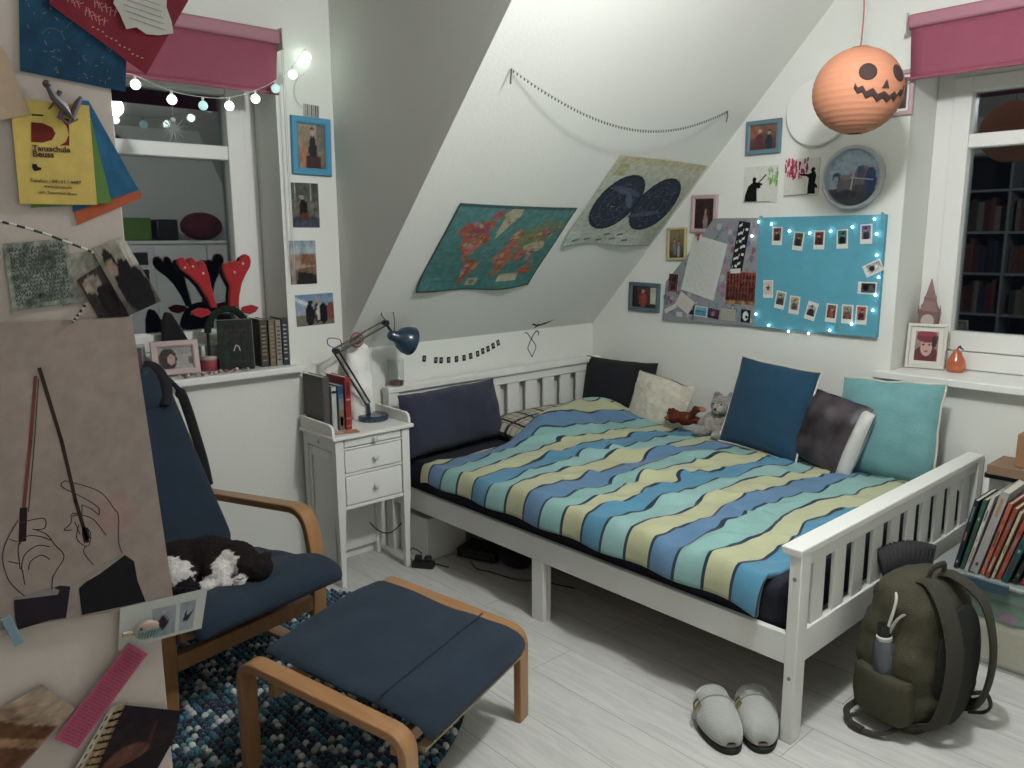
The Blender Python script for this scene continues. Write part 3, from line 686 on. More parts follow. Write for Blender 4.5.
hp = slab(dense([(-0.715, 0.845), (-0.755, 0.93), (-0.785, 0.99)]), 0.185, 0.10, seed=9, wr=0.006, p=2.6, y0=-0.065)
hd = hp.build('head_cushion', DENIM, ch)
sb_ = MB(); sb_.tube(bez([(-0.69, 0.095, 0.86), (-0.715, 0.12, 0.92), (-0.765, 0.115, 0.98), (-0.80, 0.09, 0.99)], 6), 0.022, 8, col='1b1a22', flat=(1, .5)); sb_.build('strap', mat('dark_webbing', '1d1b20', rough=0.9), hd)
stp = MB(); pts = bez([(0.085, -2.42, 0.935), (0.10, -2.385, 0.885), (0.085, -2.355, 0.80), (0.09, -2.335, 0.70), (0.075, -2.31, 0.60), (0.07, -2.295, 0.50)], 6)
stp.tube(pts, [0.010 if i < 6 else 0.020 for i in range(len(pts))], 8, col='1b1a20', flat=(0.7, 0.9)); stp.ball((0.099, -2.383, 0.875), (0.012, 0.02, 0.018), col='141418', nu=10, nv=8)
tag(stp.build('bag_strap', mat('dark_webbing', '1d1b20', rough=0.9)), 'black bag strap hanging down behind the armchair headrest', 'strap')

# ------------------------------------------------------------------ cat
cat = thing('cat', 'black and white cat curled up asleep on the blue armchair seat', 'cat', (0.745, -2.55, 0.400), math.atan2(0.74, 0.673))
# local x runs from the rump to the head, local y away from the camera
CB = [((-0.115, 0.03, 0.055), (0.085, 0.085, 0.062)), ((-0.03, 0.045, 0.062), (0.10, 0.075, 0.064)), ((0.05, 0.035, 0.056), (0.07, 0.065, 0.058)), ((-0.10, -0.045, 0.040), (0.065, 0.05, 0.045)),
      ((0.015, -0.022, 0.042), (0.05, 0.045, 0.042)), ((0.092, 0.018, 0.05), (0.045, 0.05, 0.045)), ((0.134, -0.012, 0.048), (0.048, 0.050, 0.042)), ((0.095, -0.050, 0.026), (0.022, 0.026, 0.019)),
      ((0.030, -0.055, 0.020), (0.055, 0.022, 0.018), -14, 'Z'), ((0.075, -0.060, 0.014), (0.03, 0.018, 0.014)), ((-0.005, -0.08, 0.018), (0.032, 0.022, 0.017)), ((-0.055, -0.085, 0.02), (0.05, 0.022, 0.018)), ((-0.14, -0.075, 0.018), (0.05, 0.022, 0.016))]
blob('body', CB, 0.0055, None, [
    ((-0.115, -0.070, 0.045), (0.078, 0.060, 0.060), 'cfccc8'), ((0.048, -0.03, 0.045), (0.042, 0.060, 0.066), 'cdcac6'), ((0.03, -0.07, 0.016), (0.085, 0.04, 0.032), 'cfccc8'),
    ((0.145, 0.0, 0.055), (0.062, 0.055, 0.06), '1a1416'), ((0.108, -0.035, 0.062), (0.030, 0.03, 0.03), '2b2224'), ((0.094, -0.07, 0.024), (0.028, 0.028, 0.024), 'cfc9c5'),
    ((-0.05, -0.088, 0.018), (0.042, 0.03, 0.03), '17131a'), ((-0.02, -0.04, 0.07), (0.035, 0.03, 0.03), '241c1e')], '201819', parent=cat, disp=0.0025, wob=0.012)
for (c, rz) in (((0.150, -0.030, 0.062), -30), ((0.150, 0.018, 0.070), 15)):
    m = MB(); m.T = Matrix.Translation(c) @ Matrix.Rotation(R(rz), 4, 'Z') @ Matrix.Rotation(R(55), 4, 'Y'); m.lathe([(0.017, 0), (0.014, 0.010), (0.007, 0.020), (0.0, 0.026)], n=12, col='2a2123'); m.build('ear', FUR, cat)
fc = MB(); fc.ball((0.082, -0.079, 0.022), (0.005, 0.004, 0.004), col='6e4a4a', nu=8, nv=6)
fc.tube([(0.094, -0.078, 0.042), (0.104, -0.077, 0.039), (0.113, -0.071, 0.042)], 0.0016, 6, col='0c090a'); fc.tube([(0.076, -0.074, 0.013), (0.084, -0.079, 0.010), (0.092, -0.076, 0.012)], 0.0012, 6, col='2a1c1c'); fc.build('face', PLASTIC, cat)
tl = MB(); p_ = bez([(-0.20, -0.01, 0.03), (-0.19, -0.08, 0.022), (-0.13, -0.108, 0.02), (-0.06, -0.112, 0.019), (-0.015, -0.105, 0.016)], 8); tl.tube(p_, [0.018-0.008*i/len(p_) for i in range(len(p_))], 10, col='17131a'); tl.build('tail', FUR, cat)

# ------------------------------------------------------------------ rug of felt balls
rug = thing('rug', 'round felt ball rug in mixed blues, teals and whites under the armchair and footstool', 'rug', (0.72, -2.60, 0))
RR = 0.83
MB().lathe([(RR-0.01, 0.0), (RR-0.005, 0.004), (0, 0.004)], n=64).build('backing', mat('rug_backing', '14202c'), rug)
rnd = random.Random(4); fb = MB(); base_ball = MB().ball((0, 0, 0), 1, nu=7, nv=5)
pal = ['0f2536', '12304a', '17405a', '1c4a5a', '235f70', '0d1f2e', '2f7480', 'cfd2cf', 'b9bfbd', '16324a', '10283a', '4a7f86', '1d3550', '9aa7a5', '0f2a3c', '2a5a78']
k = 0; sp_ = 0.0235
for i in range(-37, 38):
    for j in range(-42, 43):
        x = (i*sp_+(sp_/2 if j % 2 else 0)); y = j*sp_*0.866
        if math.hypot(x, y) > RR-0.012: continue
        x += rnd.uniform(-.002, .002); y += rnd.uniform(-.002, .002); c = rnd.choice(pal); r = rnd.uniform(0.0105, 0.0125)
        fb.add([(x+v[0]*r, y+v[1]*r, 0.0125+v[2]*r) for v in base_ball.v], base_ball.f, c)
o = fb.build('felt_balls', mat('felt', attr=True, rough=1, bump=0.3, bscale=300, sheen=0.4), rug, smooth=180); tag(o, kind='stuff')

# ------------------------------------------------------------------ clogs
def clog(label, x, y, rz, flip):
    t = thing('clog', label, 'shoe', (x, y, 0), rz, 'grey clogs beside the bed leg'); t.scale = (1.14, 1.22, 1.14)
    def outline(sc=1.0):
        P = []
        for k in range(40):
            a = 2*math.pi*k/40; c, s = math.cos(a), math.sin(a)
            w = 0.049 if c > 0 else 0.037; xx = 0.125*c; yy = w*math.copysign(abs(s)**0.85, s)+(0.010*flip*math.cos(a*1.0) if c > 0 else 0)
            P.append((xx*sc, yy*sc))
        return P
    MB().prism(outline(), 0.0, 0.016, col='1d1b1a').build('sole', mat('dark_rubber', '24211f', rough=0.8), t, bevel=0.003)
    MB().prism(outline(0.96), 0.0165, 0.026, col='6b5f52').build('footbed', mat('cork', '8d8478', rough=0.9, bump=.3, bscale=150, vary=.15, vscale=60), t, bevel=0.003)
    u = MB(); vs = []; fs = []; nx, na = 18, 18; O = outline(0.965)
    for i in range(nx+1):
        s = i/nx; xx = -0.035+s*0.154
        ww = 0.047*math.sqrt(max(0.0, 1-max(0, (xx/0.122))**2.4)) if xx > 0 else 0.0455-0.06*abs(xx)
        yc = 0.010*flip*max(0, xx/0.125); h = (0.066-0.030*s**1.5)*(1 if s < 0.8 else math.sqrt(max(0, 1-((s-0.8)/0.21)**2)))
        for j in range(na+1):
            a = math.pi*j/na; ca, sa = math.cos(a), math.sin(a)
            vs.append((xx+0.012*sa*(-1 if s < .2 else 0)*(1-s*5), yc+ww*math.copysign(abs(ca)**0.8, ca), 0.022+h*sa**0.75))
    for i in range(nx):
        for j in range(na): a = i*(na+1)+j; fs.append((a, a+na+1, a+na+2, a+1))
    u.add(vs, fs); uo = u.build('upper', mat('grey_suede', 'a6a8a4', rough=1, bump=0.3, bscale=200, vary=0.07, sheen=.5), t)
    s_ = uo.modifiers.new('t', 'SOLIDIFY'); s_.thickness = 0.003
    a = MB(); a.tube([(0.004, 0.0485*math.cos(q*math.pi/14), 0.0225+0.062*math.sin(q*math.pi/14)**.75) for q in range(15)], 0.012, 4, col='8f918e', flat=(1, 0.12)); a.build('strap', MATS['grey_suede'], t)
    b = MB(); b.T = Matrix.Translation((0.004, -0.043*1, 0.062)) @ Matrix.Rotation(R(58), 4, 'X')
    b.tube([(-0.014, -0.01, 0.004), (0.014, -0.01, 0.004), (0.014, 0.01, 0.004), (-0.014, 0.01, 0.004)], 0.0022, 8, closed=True).tube([(0, -0.012, 0.004), (0, 0.012, 0.004)], 0.0018, 8); b.build('buckle', mat('brass', 'b9a36a', rough=0.3, metal=0.9), t)
ang = math.atan2(-1.54+1.40, 1.99-1.83)
clog('grey suede clog, the left one of the pair, buckle side out on the floor', 1.878, -1.530, R(-42), 1)
clog('grey suede clog, the right one of the pair, close to the white bed leg', 1.958, -1.436, R(-46), -1)

# ------------------------------------------------------------------ backpack with bottle
bp = thing('backpack', 'olive green backpack slumped on the floor against the footboard', 'backpack', (2.252, -1.030, 0), R(-10))
OLIVE = mat('olive_canvas', '3e3b2a', rough=0.85, bump=0.3, bscale=250, vary=0.15, vscale=14)
OLIVE2 = mat('dark_olive_webbing', '35332a', rough=0.9, bump=0.3, bscale=300)
def bagshell(levels, n=40, p=3.2, wr=0.016, seed=0, col='3a3a26'):
    mb = MB(); vs = []; fs = []
    for (z, a, b, ox, oy) in levels:
        for j in range(n):
            t = 2*math.pi*j/n; c, s = math.cos(t), math.sin(t)
            x = ox+a*math.copysign(abs(c)**(2/p), c); y = oy+b*math.copysign(abs(s)**(2/p), s)
            w = wr*(mnoise.noise(Vector((x*9, y*9, z*13+seed)))+0.5*mnoise.noise(Vector((x*25, y*25, z*30+seed))))
            vs.append((x+c*w, y+s*w, max(z+w*.3, 0.001)))
    for i in range(len(levels)-1):
        for j in range(n): fs.append((i*n+j, i*n+(j+1) % n, (i+1)*n+(j+1) % n, (i+1)*n+j))
    fs += [list(range(n))[::-1], list(range((len(levels)-1)*n, len(levels)*n))]
    return mb.add(vs, fs, col)
def interp(keys, n):
    out = []
    for i in range(n+1):
        z = keys[0][0]+(keys[-1][0]-keys[0][0])*i/n
        for A, B in zip(keys, keys[1:]):
            if A[0] <= z <= B[0]+1e-9: t = (z-A[0])/(B[0]-A[0]); t = t; out.append(tuple(A[q]+(B[q]-A[q])*t for q in range(5))); break
    return out
bagshell(interp([(0.002, 0.075, 0.12, 0.01, 0), (0.02, 0.105, 0.145, 0.0, 0), (0.08, 0.125, 0.16, 0, 0), (0.2, 0.13, 0.165, 0.0, 0), (0.30, 0.12, 0.16, -0.005, 0), (0.38, 0.10, 0.145, -0.01, 0.0), (0.43, 0.075, 0.12, -0.012, 0), (0.455, 0.04, 0.085, -0.01, 0), (0.46, 0.01, 0.04, -0.01, 0)], 30)).build('main_compartment', OLIVE, bp)
bagshell(interp([(0.05, 0.03, 0.10, -0.12, 0), (0.09, 0.05, 0.12, -0.12, 0), (0.22, 0.055, 0.125, -0.12, 0), (0.33, 0.04, 0.11, -0.115, 0), (0.36, 0.015, 0.07, -0.11, 0)], 16), seed=4).build('front_pocket', OLIVE, bp) if False else bagshell(interp([(0.05, 0.03, 0.10, -0.09, 0), (0.09, 0.045, 0.12, -0.09, 0), (0.22, 0.05, 0.125, -0.09, 0), (0.33, 0.04, 0.11, -0.085, 0), (0.36, 0.015, 0.07, -0.08, 0)], 16), seed=4).build('front_pocket', OLIVE, bp)
bagshell(interp([(0.03, 0.05, 0.02, 0.0, -0.15), (0.06, 0.085, 0.036, 0.0, -0.158), (0.14, 0.09, 0.042, 0.0, -0.163), (0.185, 0.088, 0.044, 0.0, -0.163), (0.19, 0.08, 0.036, 0.0, -0.163)], 14), seed=7, wr=.006).build('side_pocket', OLIVE, bp)
# padded back panel (faces +x) and arched shoulder straps
pn = MB(); pn.T = Matrix.Translation((0.118, 0, 0.215)); pn.ball((0, 0, 0), (0.022, 0.115, 0.185), col='1d1e1a', nu=28, nv=18); pn.build('back_panel', mat('black_mesh_fabric', '1d1f1b', rough=0.95, bump=0.5, bscale=300), bp)
for y, bow in ((-0.085, 0.0), (0.075, 0.012)):
    pts = bez([(0.02, y*.6, 0.450), (0.06, y*.7, 0.455), (0.12+bow, y, 0.40), (0.155+bow, y*1.1, 0.29), (0.155+bow, y*1.2, 0.17), (0.13+bow*.5, y*1.3, 0.07), (0.06, y*1.4, 0.035)], 8)
    MB().tube(pts, 0.029, 10, flat=(1.0, 0.32)).build('shoulder_strap', OLIVE2, bp)
hd = MB(); hd.tube(bez([(0.03, -0.04, 0.445), (0.035, -0.03, 0.485), (0.035, 0.03, 0.487), (0.03, 0.04, 0.445)], 8), 0.011, 8, flat=(1, .5)); hd.build('grab_handle', OLIVE2, bp)
zp = MB(); zp.tube(bez([(0.055, -0.10, 0.395), (0.02, -0.155, 0.36), (0.0, -0.165, 0.30)], 8), 0.004, 6, col='9a9a92'); zp.tube(bez([(-0.03, -0.10, 0.43), (0.0, -0.14, 0.40), (0.0, -0.167, 0.33), (-0.01, -0.168, 0.27)], 8), 0.0045, 6, col='b4b4ac'); zp.build('zip', PLASTIC, bp)
lo_ = MB(); lo_.tube(bez([(0.06, -0.14, 0.05), (0.03, -0.20, 0.018), (-0.04, -0.225, 0.012), (-0.09, -0.20, 0.03), (-0.085, -0.15, 0.05)], 8), 0.010, 8, flat=(1, .3)); lo_.box(-0.06, -0.02, -0.235, -0.212, 0.006, 0.018); lo_.build('waist_strap', OLIVE2, bp)
lp = MB(); lp.tube(bez([(0.12, 0.08, 0.10), (0.155, 0.10, 0.11), (0.172, 0.10, 0.08), (0.155, 0.10, 0.05), (0.12, 0.08, 0.04)], 8), 0.011, 8, flat=(1, .4)); lp.build('webbing_loop', OLIVE2, bp)
for k in range(5): MB().tube([(-0.05+k*.012, -0.12-0.004*k, 0.40-0.022*k), (-0.085+k*.01, -0.10, 0.415-0.02*k)], 0.006, 6).build('cord_lace', OLIVE2, bp)
bt = thing('water_bottle', 'grey metal water bottle with white collar in the backpack side pocket', 'bottle', (2.224, -1.180, 0.118), 0)
bt.rotation_euler = (R(3), R(-4), 0)
MB().lathe([(0, 0), (0.030, 0), (0.033, 0.005), (0.033, 0.135), (0.028, 0.155), (0.020, 0.168), (0, 0.168)], n=28).build('flask', mat('brushed_grey_steel', '5b6068', rough=0.35, metal=0.5), bt)
MB().lathe([(0.020, 0.166), (0.022, 0.169), (0.022, 0.178), (0.019, 0.181)], n=28, col='c9c9c5').build('collar', PLASTIC, bt)
MB().lathe([(0.0, 0.215), (0.017, 0.214), (0.019, 0.208), (0.019, 0.181), (0, 0.181)][::-1], n=28, col='17181a').build('cap', PLASTIC, bt)
# folded dark umbrella with pleats standing behind the backpack
um = MB(); n = 14
vs = []; fs = []
for i in range(n*2+1):
    a = (i/(n*2)-0.5)*1.5; r = 0.012 if i % 2 else -0.006
    vs += [(r, 0.055*math.sin(a)*1.2, 0.0), (r*1.8, 0.115*math.sin(a)*1.35, 0.22+0.012*math.cos(a*3))]
for i in range(n*2): fs.append((2*i, 2*i+2, 2*i+3, 2*i+1))
um.add(vs, fs, '1a181b'); o = um.build('hand_fan', mat('black_pleated_cloth', '1f1c1f', rough=0.7, bump=.2, bscale=80), M=Matrix.Translation((2.150, -0.86, 0.236)) @ Matrix.Rotation(R(-32), 4, 'Z') @ Matrix.Rotation(R(-10), 4, 'Y')); s_ = o.modifiers.new('t', 'SOLIDIFY'); s_.thickness = 0.004
tag(o, 'dark pleated fan-shaped fabric sticking up between backpack and footboard', 'fabric')

# ------------------------------------------------------------------ flat prints and frames
def card(name, label, cat, M, w, h, draw=None, base='d8d6cf', thick=0.0012, group=None, mt=None, parent=None, margin=0, curl=0, nx=1):
    mb = MB(); mb.box(-w/2, w/2, -h/2, h/2, 0, thick, base)
    if draw:
        mb.T = Matrix.Translation((-w/2, -h/2, thick+0.0004)) @ Matrix.Diagonal((w, h, 1, 1)); draw(mb); mb.T = None
    o = mb.build(name, mt or PRINT, M=M, smooth=0)
    if curl:
        pass
    if label: tag(o, label, cat, group)
    return o
def P_(shapes, nx=24, ny=24, x0=0, y0=0, x1=1, y1=1, noise=0.12, seed=0, z=0, ns=7):
    return lambda mb: mb.paint(x0, y0, x1-x0, y1-y0, nx, ny, shapes, z=z, noise=noise, seed=seed, nscale=ns)
def frame(label, M, w, h, border, col, shapes, depth=0.016, matw=0.0, matcol='d8d6d0', group=None, seed=0, nx=22, ny=28, name='picture_frame', noise=0.18):
    t = thing(name, label, 'picture frame', M=M, group=group)
    f = MB(); a, b = w/2, h/2; i, j = a-border, b-border; o_ = 0.003
    def ring(z): return [(-a, -b, z), (a, -b, z), (a, b, z), (-a, b, z)], [(-i, -j, z), (i, -j, z), (i, j, z), (-i, j, z)]
    V = []
    for outer, inner, z0, z1 in (((-a, -b, a, b), (-i, -j, i, j), 0, depth),):
        vs = []
        for (x0, y0, x1, y1), z in (((-a, -b, a, b), 0.0), ((-a, -b, a, b), depth*.8), ((-a+o_, -b+o_, a-o_, b-o_), depth), ((-i-border*.25, -j-border*.25, i+border*.25, j+border*.25), depth), ((-i, -j, i, j), depth*.7), ((-i, -j, i, j), 0.0)):
            vs += [(x0, y0, z), (x1, y0, z), (x1, y1, z), (x0, y1, z)]
        fs = []
        for k in range(5):
            for q in range(4): fs.append((k*4+q, k*4+(q+1) % 4, (k+1)*4+(q+1) % 4, (k+1)*4+q))
        f.add(vs, fs, col)
    f.build('frame', PAINT, t, smooth=30)
    p = MB(); p.box(-i+.0005, i-.0005, -j+.0005, j-.0005, 0.001, depth*0.35, matcol)
    p.T = Matrix.Translation((-i+matw, -j+matw, depth*0.35+0.0005)) @ Matrix.Diagonal((2*(i-matw), 2*(j-matw), 1, 1)); P_(shapes, nx, ny, seed=seed, noise=noise)(p)
    p.T = None; p.build('photo', GLOSSP, t, smooth=0)
    return t
person = lambda cx, base, h, skin, top, hair: [('e', cx, base+h*0.38, h*0.17, h*0.38, top), ('e', cx, base+h*0.86, h*0.10, h*0.14, hair), ('e', cx, base+h*0.83, h*0.075, h*0.10, skin)]

# gable wall ---------------------------------------------------------
frame('grey-blue landscape frame with two people on a sofa, high beside the sloping ceiling', fr_gable(1.038, 1.886, 0), 0.178, 0.152, 0.022, '5f7a86',
      [('g', '7a5a4a', '4a3434'), ('r', 0.0, 0.5, 0.3, 1, '8a5a44'), *person(0.35, 0.0, 0.9, 'b08a78', '5a3038', '6a5040'), *person(0.72, 0.0, 0.8, 'a98472', '1f3138', '33262a')], seed=1)
frame('pale pink portrait frame with a person in a dark doorway', fr_gable(0.732, 1.549, 0, R(-1)), 0.150, 0.185, 0.021, 'b9a0a2',
      [('g', '3a2c2c', '30201f'), *person(0.58, -0.05, 0.75, 'b08a78', '8a7a74', '5a4438')], seed=2)
frame('pale yellow portrait frame with a group photo on the wall left of the notice board', fr_gable(0.574, 1.402, 0, R(1)), 0.118, 0.165, 0.013, 'b3ac7c',
      [('g', '8a7a5e', '332a24'), *person(0.35, 0.1, 0.6, 'b08a78', '6f7684', '4a3a30'), *person(0.62, 0.0, 0.62, 'a98472', '8d929c', '33262a')], seed=3)
frame('blue-grey square frame hung lowest on the wall near the corner', fr_gable(0.372, 1.12, 0, R(-1)), 0.205, 0.155, 0.022, '4d636c',
      [('g', '4a3a34', '2c2524'), ('r', 0, 0, .2, 1, '26211f'), ('r', .75, .2, 1, 1, 'b7b2a6'), *person(0.45, 0.0, 0.95, 'b08a78', '8a3f36', '3a2a22')], seed=4)
frame('pink frame half hidden behind the orange paper lantern', fr_gable(1.632, 2.0, 0), 0.125, 0.175, 0.018, 'b49a9d', [('g', '6a5a58', '3a3030')], seed=5, matw=0.01)
def sil(kind):
    def d(mb):
        green = kind == 0
        mb.paint(0, 0, 1, 1, 2, 2, [('g', 'd0cfc8', 'cbc9c1')], noise=0.0)
        z = 0.0006
        if green:
            rr = random.Random(2)
            for k in range(26):
                x, y = 0.84+rr.uniform(-.13, .14), 0.72+rr.uniform(-.22, .2); w = rr.uniform(.03, .07); mb.poly([(x-w*.4, y-w*1.5), (x+w*.3, y-w*1.3), (x+w*.5, y+w), (x-w*.3, y+w*1.2)], z+k*1e-5, rr.choice(['6f9c52', '86ac66', '5f8f48', '97b67e']))
            body = [(0.04, 0.04), (0.42, 0.04), (0.40, 0.34), (0.42, 0.46), (0.50, 0.48), (0.52, 0.42), (0.44, 0.38), (0.42, 0.50), (0.36, 0.58), (0.38, 0.66), (0.34, 0.71), (0.28, 0.70), (0.26, 0.63), (0.28, 0.57), (0.14, 0.46), (0.06, 0.22)]
            mb.poly(body, z+.0004, '111312'); mb.stroke([(0.42, 0.52), (0.66, 0.76)], 0.035, z+.0004, '141615'); mb.stroke([(0.36, 0.54), (0.54, 0.50)], 0.06, z+.0004, '111312')
            mb.stroke([(0.0, 0.035), (0.8, 0.02)], 0.02, z+.0005, '7c7f80')
        else:
            rr = random.Random(5)
            for k in range(60):
                x, y = rr.uniform(.02, .68), rr.uniform(.5, .99); w = rr.uniform(.03, .06)
                if x > .5 and y < .6: continue
                mb.poly([(x-w*.5, y-w*1.6), (x+w*.4, y-w*1.2), (x+w*.5, y+w), (x-w*.4, y+w*1.2)], z+k*1e-5, rr.choice(['a52c4c', 'b84565', '9a2343', 'bf5a76', '8f2440']))
            body = [(0.70, 0.06), (0.92, 0.06), (0.90, 0.22), (0.98, 0.20), (0.97, 0.27), (0.90, 0.34), (0.93, 0.52), (0.90, 0.62), (0.86, 0.64), (0.90, 0.70), (0.86, 0.75), (0.79, 0.74), (0.77, 0.67), (0.80, 0.61), (0.70, 0.58), (0.46, 0.60), (0.46, 0.56), (0.66, 0.52), (0.72, 0.46), (0.70, 0.24)]
            mb.poly(body, z+.001, '111312'); mb.stroke([(0.02, 0.03), (0.72, 0.05)], 0.025, z+.0005, '6f7274')
    return d
card('art_print', 'small print of a kneeling black silhouette aiming at a green splash', 'picture', fr_gable(1.033, 1.675, 0), 0.175, 0.165, sil(0), base='c9c7c0', thick=0.004)
card('art_print', 'small print of a standing black silhouette beneath a red splash', 'picture', fr_gable(1.235, 1.695, 0), 0.165, 0.165, sil(1), base='c9c7c0', thick=0.004)
# round white lamp disc
t = thing('wall_lamp', 'plain round white wall lamp, unlit, behind the orange lantern', 'lamp', M=fr_gable(1.30, 1.968, 0))
MB().lathe([(0.135, 0), (0.143, 0.006), (0.145, 0.022), (0.140, 0.028), (0, 0.03)], n=56, col='c9c9c4').build('diffuser', WHITE, t)
MB().lathe([(0.120, -0.0), (0.12, 0.004)], n=40, col='888884').build('backplate', WHITE, t)
# clock
ck = thing('wall_clock', 'round silver-rimmed wall clock with a blue picture dial', 'clock', M=fr_gable(1.476, 1.680, 0))
MB().lathe([(0.128, 0), (0.133, 0.01), (0.133, 0.03), (0.127, 0.038), (0.119, 0.036), (0.116, 0.022), (0.116, 0.0)], n=64, col='8d9296').build('rim', mat('silver_plastic', 'b5b9bb', rough=0.35, metal=0.1), ck)
d = MB(); n = 56; vs = [(0, 0, 0.016)]; rr_ = [0.02+0.096*i/10 for i in range(11)]
def dialcol(x, y):
    c = lin('9aabb8')
    def e(cx, cy, rx, ry, col):
        nonlocal c
        if ((x-cx)/rx)**2+((y-cy)/ry)**2 < 1: c = lin(col)
    if y < -0.045: c = lin('4a4f58')
    for q in (((-0.02, -0.03), (0.05, 0.045), '6d6c70'), ((0.04, 0.01), (0.035, 0.04), '80727e'), ((0.03, 0.02), (0.018, 0.03), '4f5b74'), ((0.075, -0.02), (0.025, 0.06), '3f4f78'), ((-0.07, 0.005), (0.02, 0.02), '3c4560'), ((-0.075, -0.005), (0.012, 0.012), '9aa2ac'), ((-0.03, 0.005), (0.03, 0.012), '8d7f7c'), ((0.03, -0.05), (0.03, 0.02), '575059'), ((-0.03, -0.07), (0.05, 0.02), '3e4047')): e(*q[0], *q[1], q[2])
    k = 1+0.35*mnoise.noise(Vector((x*60, y*60, 3))); return tuple(max(0, v*k) for v in c)
N_ = 40
grid = []
for i in range(N_+1):
    for j in range(N_+1):
        u, v = 2*i/N_-1, 2*j/N_-1; x = u*math.sqrt(1-v*v/2)*0.1165; y = v*math.sqrt(1-u*u/2)*0.1165; grid.append((x, y, 0.016))
for i in range(N_):
    for j in range(N_):
        f_ = [i*(N_+1)+j, (i+1)*(N_+1)+j, (i+1)*(N_+1)+j+1, i*(N_+1)+j+1]
        d.f.append(f_); d.c.append([dialcol(grid[k][0], grid[k][1]) for k in f_]); d.m.append(0)
d.v = grid; d.build('dial', GLOSSP, ck, smooth=0)
for nm, a_, L_, w_ in (('hour_hand', -98, 0.05, 0.006), ('minute_hand', -8, 0.088, 0.0045)):
    m = MB(); ca, sa = math.cos(R(a_)), math.sin(R(a_)); m.T = Matrix(((ca, -sa, 0, 0), (sa, ca, 0, 0), (0, 0, 1, 0), (0, 0, 0, 1))); m.box(-0.012, L_, -w_/2, w_/2, 0.018, 0.0195, 'b9bcbe'); m.build(nm, PLASTIC, ck)

# notice board covered in patterned fabric, and the blue board
fb_ = thing('notice_board', 'notice board in pink and grey patterned fabric pinned full of papers', 'notice board', M=fr_gable(0, 0, 0))
m = MB(); m.prism([(0.508, 1.01), (1.047, 1.018), (1.047, 1.522), (0.800, 1.526), (0.70, 1.40), (0.525, 1.21)], 0.001, 0.022, col='86888c')
rr = random.Random(11)
for k in range(420):
    x, z = rr.uniform(0.525, 1.035), rr.uniform(1.03, 1.505)
    if z > 1.19+(x-0.53)*1.05: continue
    r = rr.uniform(.006, .02); a0 = rr.uniform(0, 6); c = rr.choice(['8d6f7c', '757b84', '9a8a92', '6f8488', 'a3a3a3', '7a5a6a', '62717c', '9c7f8c'])
    m.poly([(x+r*rr.uniform(.6, 1)*math.cos(a0+q), z+r*math.sin(a0+q)) for q in (0, 1.2, 2.3, 3.6, 5)], 0.0224+k*2e-6, c)
m.build('board', PRINT, fb_, smooth=0)
bb = thing('notice_board', 'turquoise blue notice board ringed by fairy lights', 'notice board', M=fr_gable(0, 0, 0))
MB().prism([(1.049, 1.015), (1.627, 1.012), (1.628, 1.524), (1.049, 1.524)], 0.001, 0.024, col='3f93ae').build('board', mat('blue_board', '5499ac', rough=0.8, bump=.15, bscale=120, vary=0.04, vscale=20), bb, smooth=0)
def text_lines(mb, x0, x1, y0, y1, n, col='8a8a88', w=0.006, seed=0, z=0.0006):
    r = random.Random(seed)
    for i in range(n):
        y = y1-(y1-y0)*i/(n-1); x = x0
        while x < x1:
            L_ = r.uniform(0.02, 0.09); mb.stroke([(x, y), (min(x+L_, x1), y+r.uniform(-.003, .003))], w, z, col); x += L_+r.uniform(0.012, 0.03)
def onboard(name, label, cat, x, z, w, h, rot, draw, off=0.023, **k): return card(name, label, cat, fr_gable(x, z, off, R(rot)), w, h, draw, **k)
onboard('letter', 'large white typed letter held by a red peg on the patterned notice board', 'paper', 0.755, 1.288, 0.200, 0.285, -14, lambda mb: text_lines(mb, .1, .9, .1, .9, 24, 'a9aaa8', .006, 1), base='c2c4bf', off=0.026)
onboard('flyer', 'narrow black and white lettered flyer at the upper right of the patterned board', 'flyer', 0.955, 1.39, 0.062, 0.235, -9, lambda mb: [mb.stroke([(x, y), (x+dx, y+dy)], .05, .0006, 'c9cbc9') for i in range(22) for (x, y, dx, dy) in [(.12+.22*(i % 4)*.9, .06+.042*i, (.18 if i % 3 else .02), (.0 if i % 2 else .03))]], base='1d1e20')
def hands(mb):
    mb.paint(0, 0, 1, 1, 40, 30, [('g', '7a4038', '4a2a28'), ('r', 0, 0, 1, .12, '8a6a4c')], noise=0.5, seed=3, nscale=9)
    for i in range(9):
        for j in range(4): mb.poly([(0.05+i*.105, .18+j*.2), (.09+i*.105, .18+j*.2), (.085+i*.105, .34+j*.2), (.055+i*.105, .34+j*.2)], .0006, '2c1a1a')
onboard('poster', 'dark red patterned poster at the right edge of the patterned board', 'poster', 0.966, 1.193, 0.160, 0.155, -1, hands)
onboard('paper_scrap', 'small white paper scrap between the black flyer and the red poster', 'paper', 0.935, 1.275, 0.055, 0.022, 4, None, base='c4c4c0', off=0.025)
onboard('photo_card', 'dark photo card near the left edge of the patterned board', 'card', 0.572, 1.205, 0.058, 0.090, -4, P_([('g', '4a2c2e', '6a4444'), ('e', .6, .7, .25, .2, '1c2a22'), ('e', .5, .3, .3, .2, '3a2326')], 10, 12, noise=.4, seed=9))
onboard('note_card', 'cream folded note card pinned at a tilt below the white letter', 'card', 0.650, 1.105, 0.098, 0.075, -32, lambda mb: text_lines(mb, .2, .8, .3, .7, 4, '8a7a70', .02, 3), base='c0bbb2', off=0.026)
onboard('paper_scrap', 'white torn paper strip in the lower left corner of the patterned board', 'paper', 0.560, 1.072, 0.080, 0.022, 28, None, base='bcbcb8')
onboard('sticker', 'small pale square sticker on the bottom edge of the patterned board', 'sticker', 0.616, 1.045, 0.036, 0.024, 0, None, base='b5b6b4')
